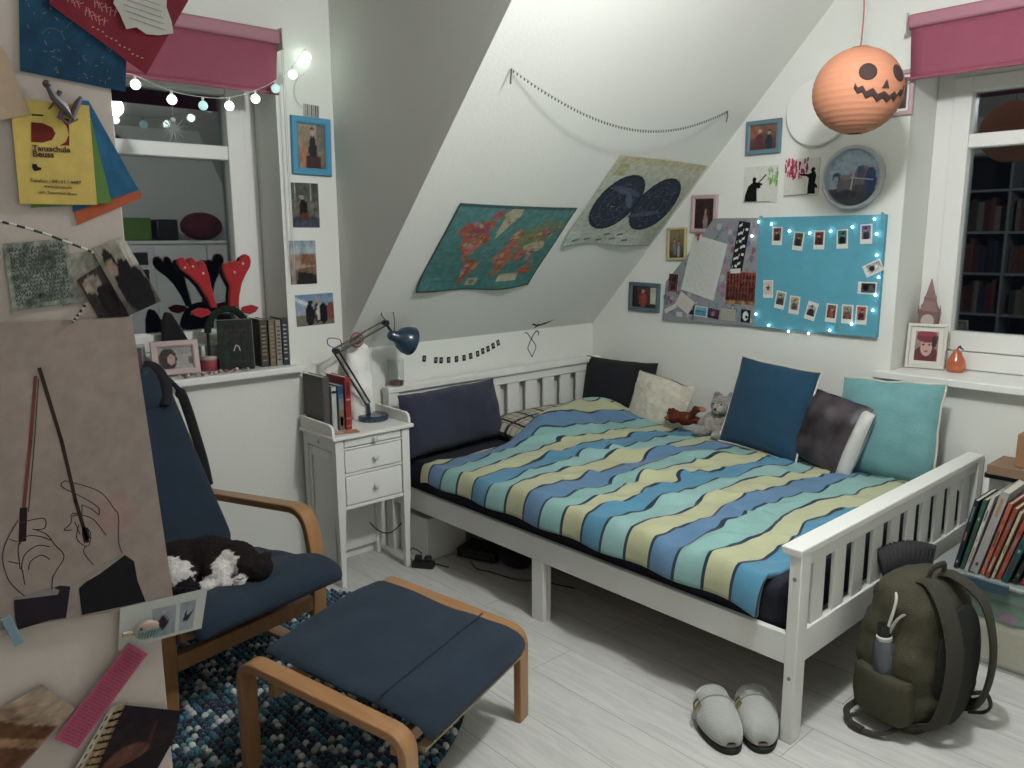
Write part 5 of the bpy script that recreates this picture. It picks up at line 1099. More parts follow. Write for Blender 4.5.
PD = {
 'blue': [(-3.1693,1.8068),(-3.0411,1.8374),(-3.0656,1.6261),(-3.1835,1.6369)],
 'red': [(-3.0386,1.6504),(-3.1456,1.7188),(-3.0947,1.8246),(-2.9118,1.8556)],
 'torn': [(-3.0719,1.7319),(-3.0657,1.7211),(-3.0589,1.7029),(-3.0462,1.7074),(-3.0344,1.7006),(-3.0178,1.702),(-2.9992,1.7073),(-3.0006,1.7222),(-3.0058,1.7387),(-3.0016,1.7741),(-3.0621,1.7622)],
 'peach': [(-3.2396,1.6743),(-3.2016,1.6615),(-3.1948,1.6479),(-3.1907,1.6281),(-3.179,1.5879),(-3.2104,1.577),(-3.2514,1.5655)],
 'yellow': [(-3.1983,1.6044),(-3.1118,1.604),(-3.1136,1.4815),(-3.2004,1.4807)],
 'green': [(-3.1772,1.5951),(-3.1122,1.5991),(-3.0953,1.4844),(-3.1891,1.4761)],
 'cyan': [(-3.1262,1.6097),(-3.1112,1.6101),(-3.0601,1.5022),(-3.1426,1.4721)],
 'orange': [(-3.1418,1.4808),(-3.0564,1.501),(-3.0571,1.4919),(-3.1384,1.4559)],
 'mapp': [(-3.2233,1.4328),(-3.1515,1.4396),(-3.1499,1.3584),(-3.2212,1.3501)],
 'faded': [(-3.1638,1.4185),(-3.1201,1.4242),(-3.1139,1.359),(-3.1654,1.3542)],
 'phA': [(-3.1259,1.4255),(-3.0856,1.4407),(-3.0439,1.3537),(-3.087,1.3373)],
 'phB': [(-3.1461,1.3864),(-3.1106,1.4085),(-3.0872,1.336),(-3.1245,1.3359)],
 'drawing': [(-3.375,1.343),(-3.0847,1.3344),(-3.0627,0.9185),(-3.37,0.963)],
 'strip': [(-3.1354,0.9332),(-3.0136,0.925),(-3.0272,0.8651),(-3.1434,0.8726)],
 'pink': [(-3.1296,0.8797),(-3.1059,0.854),(-3.2072,0.7515),(-3.2329,0.7786)],
 'sunset': [(-3.2392,0.8594),(-3.2042,0.8093),(-3.2856,0.7446),(-3.3612,0.7476),(-3.3524,0.8268)],
 'patt': [(-3.1613,0.7908),(-3.1374,0.7899),(-3.1869,0.6951),(-3.2225,0.7083)],
 'dark': [(-3.1416,0.7886),(-3.0676,0.7472),(-3.0796,0.708),(-3.1185,0.6557),(-3.1935,0.6937)],
 'twine': [(-3.2426,1.4634),(-3.2226,1.4589),(-3.1812,1.4459),(-3.132,1.4243),(-3.1241,1.4191)],
 'twine2': [(-3.1395,1.3565),(-3.1502,1.3429),(-3.1581,1.3331)],
 'gecko': [(-3.1582,1.6239),(-3.1519,1.6094),(-3.1419,1.5986),(-3.134,1.5874),(-3.1267,1.6037),(-3.1213,1.6126)],
 'gecko2': [(-3.1445,1.6172),(-3.1488,1.6073),(-3.1589,1.5946)],
 'gecko3': [(-3.1419,1.5986),(-3.1476,1.5862),(-3.1392,1.5797),(-3.1273,1.5856)],
 'fish': [(-3.1054,0.8926),(-3.1388,0.8952),(-3.0852,0.8855),(-3.1037,0.9135),(-3.1072,0.8716)],
 'pegb': [(-3.2712,0.97),(-3.2583,0.9225)],
 'stripA': [(-3.0937,0.9178),(-3.0601,0.9145),(-3.0663,0.8725),(-3.0973,0.8742)],
 'stripB': [(-3.0544,0.9142),(-3.031,0.913),(-3.0403,0.8697),(-3.0606,0.8721)],
 'figA': [(-3.0924,0.9004),(-3.0807,0.9058),(-3.0743,0.8974),(-3.0669,0.9011)],
 'D1': [(-3.1787,1.5781),(-3.181,1.5547),(-3.1686,1.5548),(-3.1579,1.5588),(-3.1532,1.5667),(-3.1565,1.5738),(-3.1663,1.5779)],
 'D2': [(-3.1513,1.5867),(-3.1367,1.5855),(-3.1391,1.5534),(-3.1504,1.5527),(-3.1429,1.5574),(-3.1385,1.5666),(-3.1399,1.5765),(-3.1441,1.5824)],
 'dash': [(-3.1767,1.5867),(-3.1654,1.5871)],
 'dog': [(-3.1825,1.5288),(-3.178,1.529),(-3.1765,1.5254),(-3.1727,1.5248),(-3.1737,1.5218),(-3.1811,1.5202),(-3.183,1.5238)],
 't1': [(-3.1804,1.5447),(-3.1387,1.5451)],
 't2': [(-3.1811,1.5377),(-3.1577,1.5377)],
 't3': [(-3.1869,1.5072),(-3.1299,1.5065)],
 't4': [(-3.1727,1.5013),(-3.1413,1.5004)],
 't5': [(-3.178,1.4941),(-3.136,1.4929)],
 'hands': [[(-3.243,1.0877),(-3.2565,1.0675),(-3.2646,1.0447),(-3.2618,1.0158),(-3.2543,0.9992),(-3.2462,0.9867)],[(-3.2422,1.0834),(-3.2316,1.0849),(-3.214,1.0833),(-3.2145,1.0707),(-3.2247,1.071)],[(-3.2281,1.0727),(-3.2137,1.0619),(-3.2056,1.0454),(-3.1963,1.0268),(-3.2065,1.0107),(-3.2124,1.0008),(-3.2145,0.9868)],[(-3.245,1.0561),(-3.236,1.0649),(-3.2221,1.0613),(-3.2086,1.0519)],[(-3.2471,1.0241),(-3.247,1.0481),(-3.2447,1.0588)],[(-3.2461,1.0224),(-3.2407,1.0408),(-3.2257,1.0494),(-3.2118,1.0442)],[(-3.2381,1.0201),(-3.2347,1.0305),(-3.2223,1.0356),(-3.2134,1.0273)],[(-3.245,1.0221),(-3.2442,1.0018)],[(-3.2544,1.0656),(-3.2469,1.0608)],[(-3.2585,1.0373),(-3.2487,1.0317)],[(-3.1866,1.1273),(-3.1905,1.1248),(-3.1875,1.1179),(-3.1713,1.1048),(-3.1502,1.0839),(-3.1495,1.0725)],[(-3.1865,1.1282),(-3.1627,1.1159),(-3.1434,1.1014),(-3.1299,1.0761),(-3.1255,1.0645),(-3.1286,1.0305),(-3.1257,1.0109)],[(-3.1688,1.0912),(-3.1581,1.0828),(-3.15,1.0726)],[(-3.17,1.0783),(-3.1814,1.0782),(-3.1848,1.0689),(-3.1929,1.0623),(-3.1844,1.0601)],[(-3.1713,1.0778),(-3.1569,1.0678),(-3.1436,1.0421)],[(-3.1751,1.065),(-3.1793,1.047),(-3.1704,1.0337),(-3.1645,1.0357),(-3.1623,1.0514),(-3.1702,1.0623)],[(-3.1704,1.0329),(-3.1725,1.0245),(-3.1627,1.0047)],[(-3.1688,1.0912),(-3.17,1.0783)],[(-3.1796,1.0705),(-3.175,1.0518)],[(-3.1838,1.0788),(-3.1798,1.0822),(-3.1725,1.0789)]],
 'sleeveL': [(-3.2581,0.9847),(-3.205,0.9882),(-3.1929,0.983),(-3.202,0.9412),(-3.2216,0.9443),(-3.2576,0.9436),(-3.2594,0.9607)],
 'cuffL': [(-3.2582,0.9885),(-3.2135,0.9888),(-3.2063,0.9819),(-3.2086,0.9767),(-3.2547,0.9842)],
 'sleeveR': [(-3.1834,0.9771),(-3.1751,0.9835),(-3.1562,0.9898),(-3.1224,1.0075),(-3.1111,0.995),(-3.1094,0.9665),(-3.1011,0.9317),(-3.1371,0.9346),(-3.1831,0.9387)],
 'cuffR': [(-3.1807,0.9888),(-3.1605,1.0002),(-3.1263,1.0107),(-3.1239,1.007),(-3.1557,0.9952),(-3.1784,0.9809)],
 'darkspot': [(-3.1715,1.062),(-3.1643,1.0578),(-3.1631,1.0427),(-3.1713,1.0375),(-3.1726,1.0511)],
 'wand1': [(-3.2055,1.2681),(-3.2192,1.1872),(-3.236,1.098)],
 'wand1h': [(-3.2357,1.1006),(-3.2408,1.0616)],
 'wand2': [(-3.2001,1.2778),(-3.1844,1.181),(-3.1757,1.0974),(-3.1666,1.0389)],
 'wand1t': [(-3.2024,1.2652),(-3.2148,1.1864),(-3.2305,1.0967)],
}

# ------------------------------------------------------------------ wardrobe close to the camera, covered with papers
wd = thing('wardrobe', 'pale laminated wardrobe at the left edge, its side covered with papers', 'wardrobe', (1.38, -3.995, 0))
LAM = mat('pale_laminate', 'b8aca5', rough=0.6, bump=0.05, bscale=80, vary=0.03, vscale=3)
MB().box(0.532, 0.550, 0, 0.9125, 0.0, 2.15).build('side_panel', LAM, wd, bevel=0.001)
MB().box(0.0, 0.018, 0, 0.90, 0.0, 2.15).build('side_panel', LAM, wd, bevel=0.001)
MB().box(0.019, 0.531, 0.0, 0.89, 2.13, 2.15).box(0.019, 0.531, 0.0, 0.89, 0.06, 0.08).box(0.019, 0.531, 0.0, 0.02, 0.081, 2.129).build('carcass', LAM, wd)
for x0, x1 in ((0.020, 0.274), (0.277, 0.531)):
    d = MB().box(x0, x1, 0.893, 0.911, 0.05, 2.145).build('door', LAM, wd, bevel=0.001)
    hx = x1-0.03 if x0 < 0.1 else x0+0.03; MB().tube([(hx, 0.912, 1.0), (hx, 0.925, 1.0), (hx, 0.925, 1.15), (hx, 0.912, 1.15)], 0.004, 8).build('handle', mat('brushed_metal', '9a9a98', rough=.35, metal=.8), d)
XP = 1.9302
def sheet(name, label, cat, pts, layer, draw=None, base='c8c6c0', mt=None, group=None, bend=0.0):
    """flat sheet on the wardrobe side; pts are (y, z) corners"""
    cy = sum(p[0] for p in pts)/len(pts); cz = sum(p[1] for p in pts)/len(pts); M = fr_x(XP+0.0010*layer, cy, cz)
    mb = MB(); mb.prism([(p[0]-cy, p[1]-cz) for p in pts][::(1 if sum((pts[i][0]*pts[(i+1) % len(pts)][1]-pts[(i+1) % len(pts)][0]*pts[i][1]) for i in range(len(pts))) > 0 else -1)], 0.0, 0.0004, col=base)
    if draw: draw(mb, lambda L: [(p[0]-cy, p[1]-cz) for p in L])
    o = mb.build(name, mt or PRINT, M=M, smooth=0); tag(o, label, cat, group); return o, (cy, cz)
def quadpaint(mb, q, shapes, nx=20, ny=20, noise=.12, seed=0, z=0.0006, ns=7):
    """q = bl, br, tr, tl corners"""
    t = MB(); t.paint(0, 0, 1, 1, nx, ny, shapes, noise=noise, seed=seed, nscale=ns)
    vs = []
    for (a, b, _) in t.v:
        x = (q[0][0]*(1-a)+q[1][0]*a)*(1-b)+(q[3][0]*(1-a)+q[2][0]*a)*b; y = (q[0][1]*(1-a)+q[1][1]*a)*(1-b)+(q[3][1]*(1-a)+q[2][1]*a)*b; vs.append((x, y, z))
    n = len(mb.v); mb.v += vs; mb.f += [[k+n for k in f] for f in t.f]; mb.c += t.c; mb.m += t.m
def quadmap(q):
    return lambda a, b: ((q[0][0]*(1-a)+q[1][0]*a)*(1-b)+(q[3][0]*(1-a)+q[2][0]*a)*b, (q[0][1]*(1-a)+q[1][1]*a)*(1-b)+(q[3][1]*(1-a)+q[2][1]*a)*b)
def scrib(mb, q, n, col, w, seed, z=0.0009, x0=.08, x1=.92, y0=.1, y1=.9, amp=.012):
    f = quadmap(q); r = random.Random(seed)
    for i in range(n):
        b = y1-(y1-y0)*i/max(1, n-1); a = x0
        while a < x1:
            L_ = r.uniform(.02, .06); mb.stroke([f(a, b-amp+r.uniform(-amp, amp)), f(min(a+L_*.5, x1), b+amp+r.uniform(-amp, amp)), f(min(a+L_, x1), b-amp)], w, z, col); a += L_+r.uniform(.008, .03)
def order(p):   # (tl, tr, br, bl) -> bl, br, tr, tl
    return [p[3], p[2], p[1], p[0]]
def d_blue(mb, f):
    r = random.Random(3); P = f(PD['blue']); q = order(P)
    quadpaint(mb, q, [('g', '1d4560', '173a54')], noise=.2, seed=1); g_ = quadmap(q)
    for k in range(60): a, b = r.uniform(.05, .95), r.uniform(.02, .5); p = g_(a, b); mb.stroke([p, (p[0]+r.uniform(-.004, .004), p[1]+r.uniform(-.004, .004))], .0006, .0009, '8a8a66')
    for k in range(3):
        c_ = g_(.3+.25*k, .25+.05*k); mb.stroke([(c_[0]+(.012+.004*k)*math.cos(t*.35), c_[1]+(.012+.004*k)*math.sin(t*.35)) for t in range(9)], .0005, .0009, '6d7c60')
sheet('paper_sheet', 'dark blue sheet with fine gold dots at the top of the wardrobe side', 'paper', PD['blue'], 1, d_blue, base='1d4560')
def d_red(mb, f):
    P = f(PD['red']); n = len(P); quadpaint(mb, [P[1], P[0], P[3], P[2]], [('g', '661f2b', '74222f')], noise=.1, seed=2)
    g_ = quadmap([P[1], P[0], P[3], P[2]])
    for k, (a0, b0) in enumerate(((.06, .12), (.10, .22), (.30, .10), (.34, .20))):
        for j in range(6): p = g_(a0+.035*j, b0+.01*(j % 2)); mb.stroke([p, (p[0]+.003*math.sin(j+k), p[1]+.010)], .0008, .0009, 'b58a80'); mb.stroke([(p[0], p[1]+.005), (p[0]+.005, p[1]+.007)], .0007, .0009, 'b58a80')
    for j in range(12): p = g_(.40+.045*j, .055+.006*(j % 3)); mb.ball((p[0], p[1], .0009), (.0015, .001, .0002), 'a8906c', nu=6, nv=4)
sheet('poster', 'dark red sheet with pale lettering hanging tilted over the blue sheet', 'paper', PD['red'], 3, d_red, base='6a1e2a')
sheet('torn_paper', 'torn white scrap with printed lines on the dark red sheet', 'paper', PD['torn'], 5, lambda mb, f: [mb.stroke([f([(-3.060+i*.0028, 1.7325-.0075*i+.0)])[0], f([(-3.012+.001*i, 1.7205-.0075*i+.004)])[0]], .0009, .0009, '77777a') for i in range(-3, 3)], base='b2afa8')
def d_peach(mb, f):
    pass
sheet('paper_sheet', 'peach coloured sheet cut off by the left edge of the picture', 'paper', PD['peach'], 6, None, base='b09a86')
sheet('leaflet', 'orange leaflet edge showing at the very bottom of the fanned leaflets', 'leaflet', PD['orange'], 1, base='a8563a', group='fanned leaflets')
sheet('leaflet', 'blue leaflet fanned out behind the green and yellow ones', 'leaflet', PD['cyan'], 2, lambda mb, f: quadpaint(mb, order(f(PD['cyan'])), [('g', '30648a', '265678')], noise=.12, seed=5), base='2a5a7c', group='fanned leaflets')
sheet('leaflet', 'green leaflet directly behind the yellow flyer', 'leaflet', PD['green'], 3, base='5c7d46', group='fanned leaflets')
def d_yel(mb, f):
    quadpaint(mb, order(f(PD['yellow'])), [('g', 'cdb466', 'c6ac60')], noise=.06, seed=7)
    mb.poly(f(PD['D1'])[::-1], .0009, '6c2620'); mb.poly(f(PD['D2']), .0009, '6c2620'); mb.stroke(f(PD['dash']), .002, .0009, '3a2420'); mb.poly(f(PD['dog'])[::-1], .0009, '20201c')
yo, (ycy, ycz) = sheet('flyer', 'yellow dance school flyer with a dark red letter logo on the wardrobe side', 'flyer', PD['yellow'], 4, d_yel, base='cdb466', group='fanned leaflets')
def text(s, M, size, mt, parent=None, name='lettering', bold=0.0):
    cu = bpy.data.curves.new(name, 'FONT'); cu.body = s; cu.size = size; cu.extrude = 0.00008; cu.offset = bold; cu.resolution_u = 3
    o = bpy.data.objects.new(name, cu); COL.objects.link(o); dg = bpy.context.evaluated_depsgraph_get(); me = bpy.data.meshes.new_from_object(o.evaluated_get(dg)); bpy.data.objects.remove(o)
    me.materials.clear(); me.materials.append(mt); o = bpy.data.objects.new(name, me); COL.objects.link(o)
    if parent: o.parent = parent
    o.matrix_basis = M; return o
INK = mat('dark_ink', '40261f', rough=.7)
def ytext(s, key, bold=0.0):
    (y0, z0), (y1, z1) = PD[key]; L_ = math.hypot(y1-y0, z1-z0); o = text(s, Matrix.Identity(4), 0.01, INK, yo, bold=bold); w = max(v.co.x for v in o.data.vertices)
    k = L_/w; o.matrix_basis = Matrix.Translation((y0-ycy, z0-ycz, .0011)) @ Matrix.Rotation(math.atan2(z1-z0, y1-y0), 4, 'Z') @ Matrix.Diagonal((k, k, 1, 1))
ytext('Tanzschule', 't1', .0003); ytext('Beuss', 't2', .0003); ytext('Telefon : 04131 / 4487', 't3'); ytext('www.beuss.de', 't4'); ytext('Inh. Tanzschule Beuss', 't5')
# bird peg above the yellow flyer
gk = MB(); G = lambda k, x: [(XP+x, a, b) for a, b in PD[k]]
gk.tube(G('gecko', .009), [.003, .005, .006, .005, .004, .002], 8, col='55505a').tube(G('gecko2', .009), [.003, .002, .001], 6, col='4a4650').tube(G('gecko3', .009), [.003, .003, .002, .001], 6, col='5a4a60')
gk.ball((XP+.009, PD['gecko'][0][0], PD['gecko'][0][1]), .005, col='3f3a40', nu=10, nv=8).tube([(XP+.001, PD['gecko'][2][0], PD['gecko'][2][1]), (XP+.009, PD['gecko'][2][0], PD['gecko'][2][1])], .002, 6)
tag(gk.build('bird_peg', PAINT), 'small grey bird-shaped peg clipping the yellow flyer', 'peg')
sheet('print', 'grey-green mottled art print on the left of the wardrobe side', 'print', PD['mapp'], 2, lambda mb, f: (quadpaint(mb, order(f(PD['mapp'])), [('g', '7f837c', '747a72')], 40, 40, noise=.5, seed=9, ns=9), scrib(mb, order(f(PD['mapp'])), 14, '4a5450', .0011, 4, amp=.02)), base='7c8078')
sheet('print', 'faded grey sheet between the mottled print and the dark photos', 'paper', PD['faded'], 1, lambda mb, f: quadpaint(mb, order(f(PD['faded'])), [('g', '8d8a80', '837f78')], noise=.25, seed=10, ns=9), base='8a877e')
sheet('photo_print', 'lower of the two overlapping dark photos on the wardrobe side', 'photo', PD['phB'], 3, lambda mb, f: quadpaint(mb, order(f(PD['phB'])), [('g', '3a3232', '2a2224'), ('e', .35, .75, .3, .2, '8a8076'), ('e', .6, .35, .3, .35, '1a1618')], noise=.3, seed=11), base='2c2426', group='overlapping dark photos')
sheet('photo_print', 'photo of a person in a dark jacket at the wardrobe edge', 'photo', PD['phA'], 4, lambda mb, f: quadpaint(mb, order(f(PD['phA'])), [('g', '8a847a', '4a4240'), ('e', .55, .32, .42, .42, '1b181c'), ('e', .30, .78, .16, .15, '1e1a1c'), ('e', .26, .68, .13, .12, '8a7468'), ('r', .75, .6, 1, 1, 'a8a49a')], 26, 26, noise=.25, seed=12), base='2c2426', group='overlapping dark photos')
# twisted black and white twine
def twine(label, key, r=0.0016):
    pts = bez([(XP+.011, a, b) for a, b in PD[key]], 10); mb = MB(); n = len(pts)
    for i in range(n-1):
        mb.tube([pts[i], pts[i+1]], r, 8, col='1c1c1e' if (i//2) % 2 else 'bdbab2')
    mb.tube([(XP, pts[-1].y, pts[-1].z), (XP+.011, pts[-1].y, pts[-1].z)], .0012, 6, col='8a8a88'); mb.tube([(XP, pts[2].y, pts[2].z), (XP+.011, pts[2].y, pts[2].z)], .0012, 6, col='8a8a88')
    tag(mb.build('twine', PAINT), label, 'string')
twine('black and white twisted twine running above the mottled print', 'twine'); twine('short end of black and white twine by the top of the brown drawing', 'twine2')
# the big drawing on brown paper
def d_draw(mb, f):
    quadpaint(mb, order(f(PD['drawing'])), [('g', '958680', '8e807a'), ('e', .80, .35, .10, .06, '957c78'), ('e', .56, .72, .05, .08, '998a82')], 40, 50, noise=.07, seed=14, ns=14)
    z = .0009
    mb.poly(f(PD['sleeveL'])[::-1], z, '221d24'); mb.poly(f(PD['cuffL'])[::-1], z+.0001, '7b7674'); mb.poly(f(PD['sleeveR'])[::-1], z, '17151a'); mb.poly(f(PD['cuffR'])[::-1], z+.0001, '857d76'); mb.poly(f(PD['darkspot'])[::-1], z, '3a2c34')
    for L in PD['hands']:
        p = [(v.x, v.y) for v in bez([(a, b, 0) for a, b in f(L)], 4)] if len(L) > 2 else f(L); mb.stroke(p, .0012, z+.0002, '3c3230')
    mb.stroke(f(PD['wand1']), .0042, z, '6a4038'); mb.stroke(f(PD['wand1t']), .0012, z+.0001, '3a2620'); mb.stroke(f(PD['wand1h']), .0085, z+.0001, '261a1e'); mb.stroke(f(PD['wand2']), .0045, z, '382624')
sheet('drawing', 'large brown paper drawing of two hands raising crossed wands', 'drawing', PD['drawing'], 7, d_draw, base='958680')
sheet('photo_strip', 'white strip with two small pictures sticking out past the wardrobe edge', 'photo', PD['strip'], 9, lambda mb, f: (quadpaint(mb, order(f(PD['stripA'])), [('g', '8a8c94', '7d8088'), ('e', .45, .45, .3, .16, '3a2a34'), ('r', .35, .2, .5, .7, '2c2028')], 12, 12, noise=.1, seed=3), quadpaint(mb, order(f(PD['stripB'])), [('g', '80848c', '8b8f94'), ('p', [(.2, .2), (.4, .75), (.5, .5), (.95, .7), (.6, .35), (.3, .3)], '23252a')], 14, 14, noise=.1, seed=4)), base='a9aba6')
# fish peg
fy, fz = PD['fish'][0]
fp = thing('fish_peg', 'wooden peg with a round fish striped in teal and white clipping the pink note', 'peg', M=fr_x(XP+.010, fy, fz, 0, R(-8)))
m = MB(); m.ball((0, 0, .006), (.017, .0145, .004), col='8f8a80', nu=24, nv=14); m.build('fish', PAINT, fp)
for k in range(7): MB().tube([(-.012+.004*k, -.010+.0008*abs(k-3), .0102), (-.010+.0042*k, -.001+.0005*k, .0105)], .0011, 6, col='3f7a80').build('stripe', PAINT, fp)
m = MB(); m.ball((0.003, .0075, .0088), (.0125, .006, .002), col='b29488', nu=16, nv=8); m.build('back', PAINT, fp); MB().ball((-.009, .004, .0102), .0018, col='141414', nu=8, nv=6).build('eye', PLASTIC, fp)
for s in (-1, 1): MB().bc((-.022, .0018*s-.002, .004), (.020, .0026, .005), col='a89880').build('peg_jaw', PAINT, fp)
sheet('note', 'pink note strip with handwriting hanging from the fish peg', 'note', PD['pink'], 11, lambda mb, f: scrib(mb, [f(PD['pink'])[3], f(PD['pink'])[2], f(PD['pink'])[1], f(PD['pink'])[0]], 30, '6a3446', .0005, 8, x0=.12, x1=.88, y0=.04, y1=.95, amp=.006), base='a8506a')
sheet('photo_print', 'sunset photo of brown fields at the bottom left of the wardrobe side', 'photo', PD['sunset'], 8, lambda mb, f: quadpaint(mb, [f(PD['sunset'])[4], f(PD['sunset'])[2], f(PD['sunset'])[1], f(PD['sunset'])[0]], [('g', '9a8878', '6f4a38'), ('p', [(0, .0), (0, .4), (.5, .55), (1, .75), (1, 0)], '5a3a2a'), ('p', [(0, .12), (1, .55), (1, .42), (0, .0)], '8a6a50')], 24, 24, noise=.3, seed=15), base='7a5f4c')
sheet('bookmark', 'cream strip with black stitching next to the dark photo', 'bookmark', PD['patt'], 8, lambda mb, f: (quadpaint(mb, order(f(PD['patt'])), [('g', '9a8468', '94795a'), ('r', 0, 0, .3, 1, 'a8a294')], 16, 24, noise=.25, seed=16), scrib(mb, order(f(PD['patt'])), 9, '2c2420', .0012, 6, x0=.35, x1=.9), [mb.stroke([quadmap(order(f(PD['patt'])))(.12, .05+.13*k), quadmap(order(f(PD['patt'])))(.14, .10+.13*k)], .0018, .001, '222222') for k in range(7)]), base='a09880')
sheet('photo_print', 'dark night photo with a curled corner at the bottom of the wardrobe side', 'photo', PD['dark'], 10, lambda mb, f: (lambda P: quadpaint(mb, [P[4], P[2], P[1], P[0]], [('g', '1c161c', '2a1c1e'), ('e', .35, .15, .3, .2, '5a3a34'), ('e', .62, .5, .03, .25, '4a2434')], 24, 24, noise=.25, seed=17))(f(PD['dark'])), base='1e181c')
(p0, p1) = PD['pegb']; a_ = math.atan2(p1[1]-p0[1], p1[0]-p0[0])
peg('pale blue peg at the lower left corner of the brown drawing', fr_x(XP+.009, (p0[0]+p1[0])/2, (p0[1]+p1[1])/2, 0, a_+math.pi/2), '6f8a96', 0.042, 0.010)

# ------------------------------------------------------------------ globe string lights and star over the left window
GLB = glow('lit_glass_globe', 5.5, 'e8fff0'); GLB2 = glow('dim_glass_globe', 1.1, '9fc4c0')
BUL = [(-2.445, 1.96, 1), (-2.326, 1.923, 1), (-2.216, 1.914, 0), (-2.118, 1.923, 1), (-2.014, 1.959, 1), (-1.93, 2.005, 0), (-1.855, 2.066, 1), (-1.764, 2.150, 2)]
gs = thing('string_lights', 'white cord with eight glowing glass globes hanging in front of the left window', 'string lights')
cpts = [(0.088, -2.62, 2.04), (0.088, -2.50, 1.995)]+[(0.088 if i < 7 else 0.03, y, z+0.030) for i, (y, z, k) in enumerate(BUL)]+[(0.012, -1.735, 2.12), (0.01, -1.80, 2.06), (0.01, -1.805, 1.99), (0.012, -1.765, 1.955)]
MB().tube(bez(cpts, 6), 0.0013, 6, col='cfcfc8').build('cable', mat('white_cable', 'c9c9c2', rough=.5), gs)
for i, (y, z, k) in enumerate(BUL):
    x = 0.088 if i < 7 else 0.032
    r = 0.0165 if k != 2 else 0.020
    MB().ball((x, y, z), r, nu=20, nv=14).build('globe', GLB2 if k == 0 else GLB, gs); MB().tube([(x, y, z+r-.002), (x, y, z+.030)], 0.005, 8, col='d0d0cc').build('socket', PLASTIC, gs)
def star(): pass
st_ = thing('star_ornament', 'spiky straw star ornament hanging from the globe lights in the window', 'ornament', (0.075, -2.325, 1.825))
for k in range(14):
    a = math.pi*k/14+0.1; b = 0.5*math.sin(k*2.4); d = Vector((math.sin(b)*.5, math.cos(a), math.sin(a))).normalized()*0.048*(1 if k % 2 else .72)
    MB().tube([-d, -d*.3, d*.3, d], [.0006, .0022, .0022, .0006], 6, col='8f9290').build('ray', PLASTIC, st_)
MB().tube([(0, 0, 0.0), (0.01, 0, 0.078)], 0.0006, 5, col='a0a0a0').ball((0.002, 0, .030), .009, col='b9c2bd', nu=12, nv=8).build('thread', PLASTIC, st_)
ch_ = MB(); ch_.tube([(0.03, -1.868, 2.19), (0.03, -1.868, 1.32)], 0.0014, 6, col='cfcfca').tube([(0.045, -1.868, 2.19), (0.045, -1.868, 1.32)], 0.0014, 6, col='cfcfca').tube([(0.03, -1.868, 1.32), (0.0375, -1.868, 1.31), (0.045, -1.868, 1.32)], 0.0014, 6)
tag(ch_.build('blind_chain', PLASTIC), 'thin white pull chain hanging beside the left window', 'chain')

# ------------------------------------------------------------------ left window sill
SZ = 0.9185
def book(name, label, w, h, d, M, cover, pages='b9b4a6', draw=None, cat='book', group=None):
    """standing book: spine along local x=0 facing -y ... w thickness (x), d depth (y), h height (z)"""
    t = thing(name, label, cat, M=M, group=group); c = 0.0022
    m = MB(); m.box(0, w, 0, c, 0, h, cover); m.box(0, c, c, d, 0, h, cover); m.box(w-c, w, c, d, 0, h, cover); m.build('cover', PAINT, t, bevel=0.0008)
    MB().box(c+.0003, w-c-.0003, c+.0003, d-.004, .003, h-.003, pages).build('pages', PRINT, t, smooth=0)
    if draw:
        m = MB(); draw(m, w, h, d); m.build('title', GLOSSP, t, smooth=0)
    return t
def RZ(x, y, z, rz, tilt=0, tx=0): return Matrix.Translation((x, y, z)) @ Matrix.Rotation(R(rz), 4, 'Z') @ Matrix.Rotation(R(tilt), 4, 'Y') @ Matrix.Rotation(R(tx), 4, 'X')
# face-out black book: cover faces +x
t = thing('book', 'black book with a red title standing face-out under the antlers', 'book', M=RZ(-0.045, -2.170, SZ, -18, -6))
MB().box(-0.022, 0.0, 0, 0.134, 0, 0.203, '16181a').build('cover', PAINT, t, bevel=.001)
MB().box(-0.0195, -0.0022, 0.1341, 0.1352, .002, .201, 'b0aca2').box(-0.0195, -0.0022, .003, .131, .2031, .2042, 'a8a498').build('pages', PRINT, t, smooth=0)
m = MB(); m.T = Matrix(((0, 0, 1, 0.0003), (1, 0, 0, 0), (0, 1, 0, 0), (0, 0, 0, 1)))
m.paint(.003, .003, .128, .197, 20, 28, [('g', '1a1c1e', '1c2420'), ('e', .15, .5, .14, .5, '1f2a26')], z=.0002, noise=.4, seed=2)
for k, (a, b, w_) in enumerate(((.03, .10, .004), (.03, .085, .003))): pass
r = random.Random(8)
for row in range(2):
    for k in range(6): x = .035+.014*k; m.stroke([(x, .135+.02*row), (x+.004, .147+.02*row)], .0022, .0006, '4a2428'); m.stroke([(x+.008, .135+.02*row), (x+.004, .147+.02*row)], .0022, .0006, '4a2428')
m.stroke([(.058, .078), (.066, .098), (.070, .100), (.078, .094), (.082, .078)], .0042, .0007, 'b4b4b0')
for k in range(5): m.stroke([(.05+.012*k, .032), (.056+.012*k, .036)], .003, .0006, '4a2a2c')
m.build('cover_art', GLOSSP, t, smooth=0)
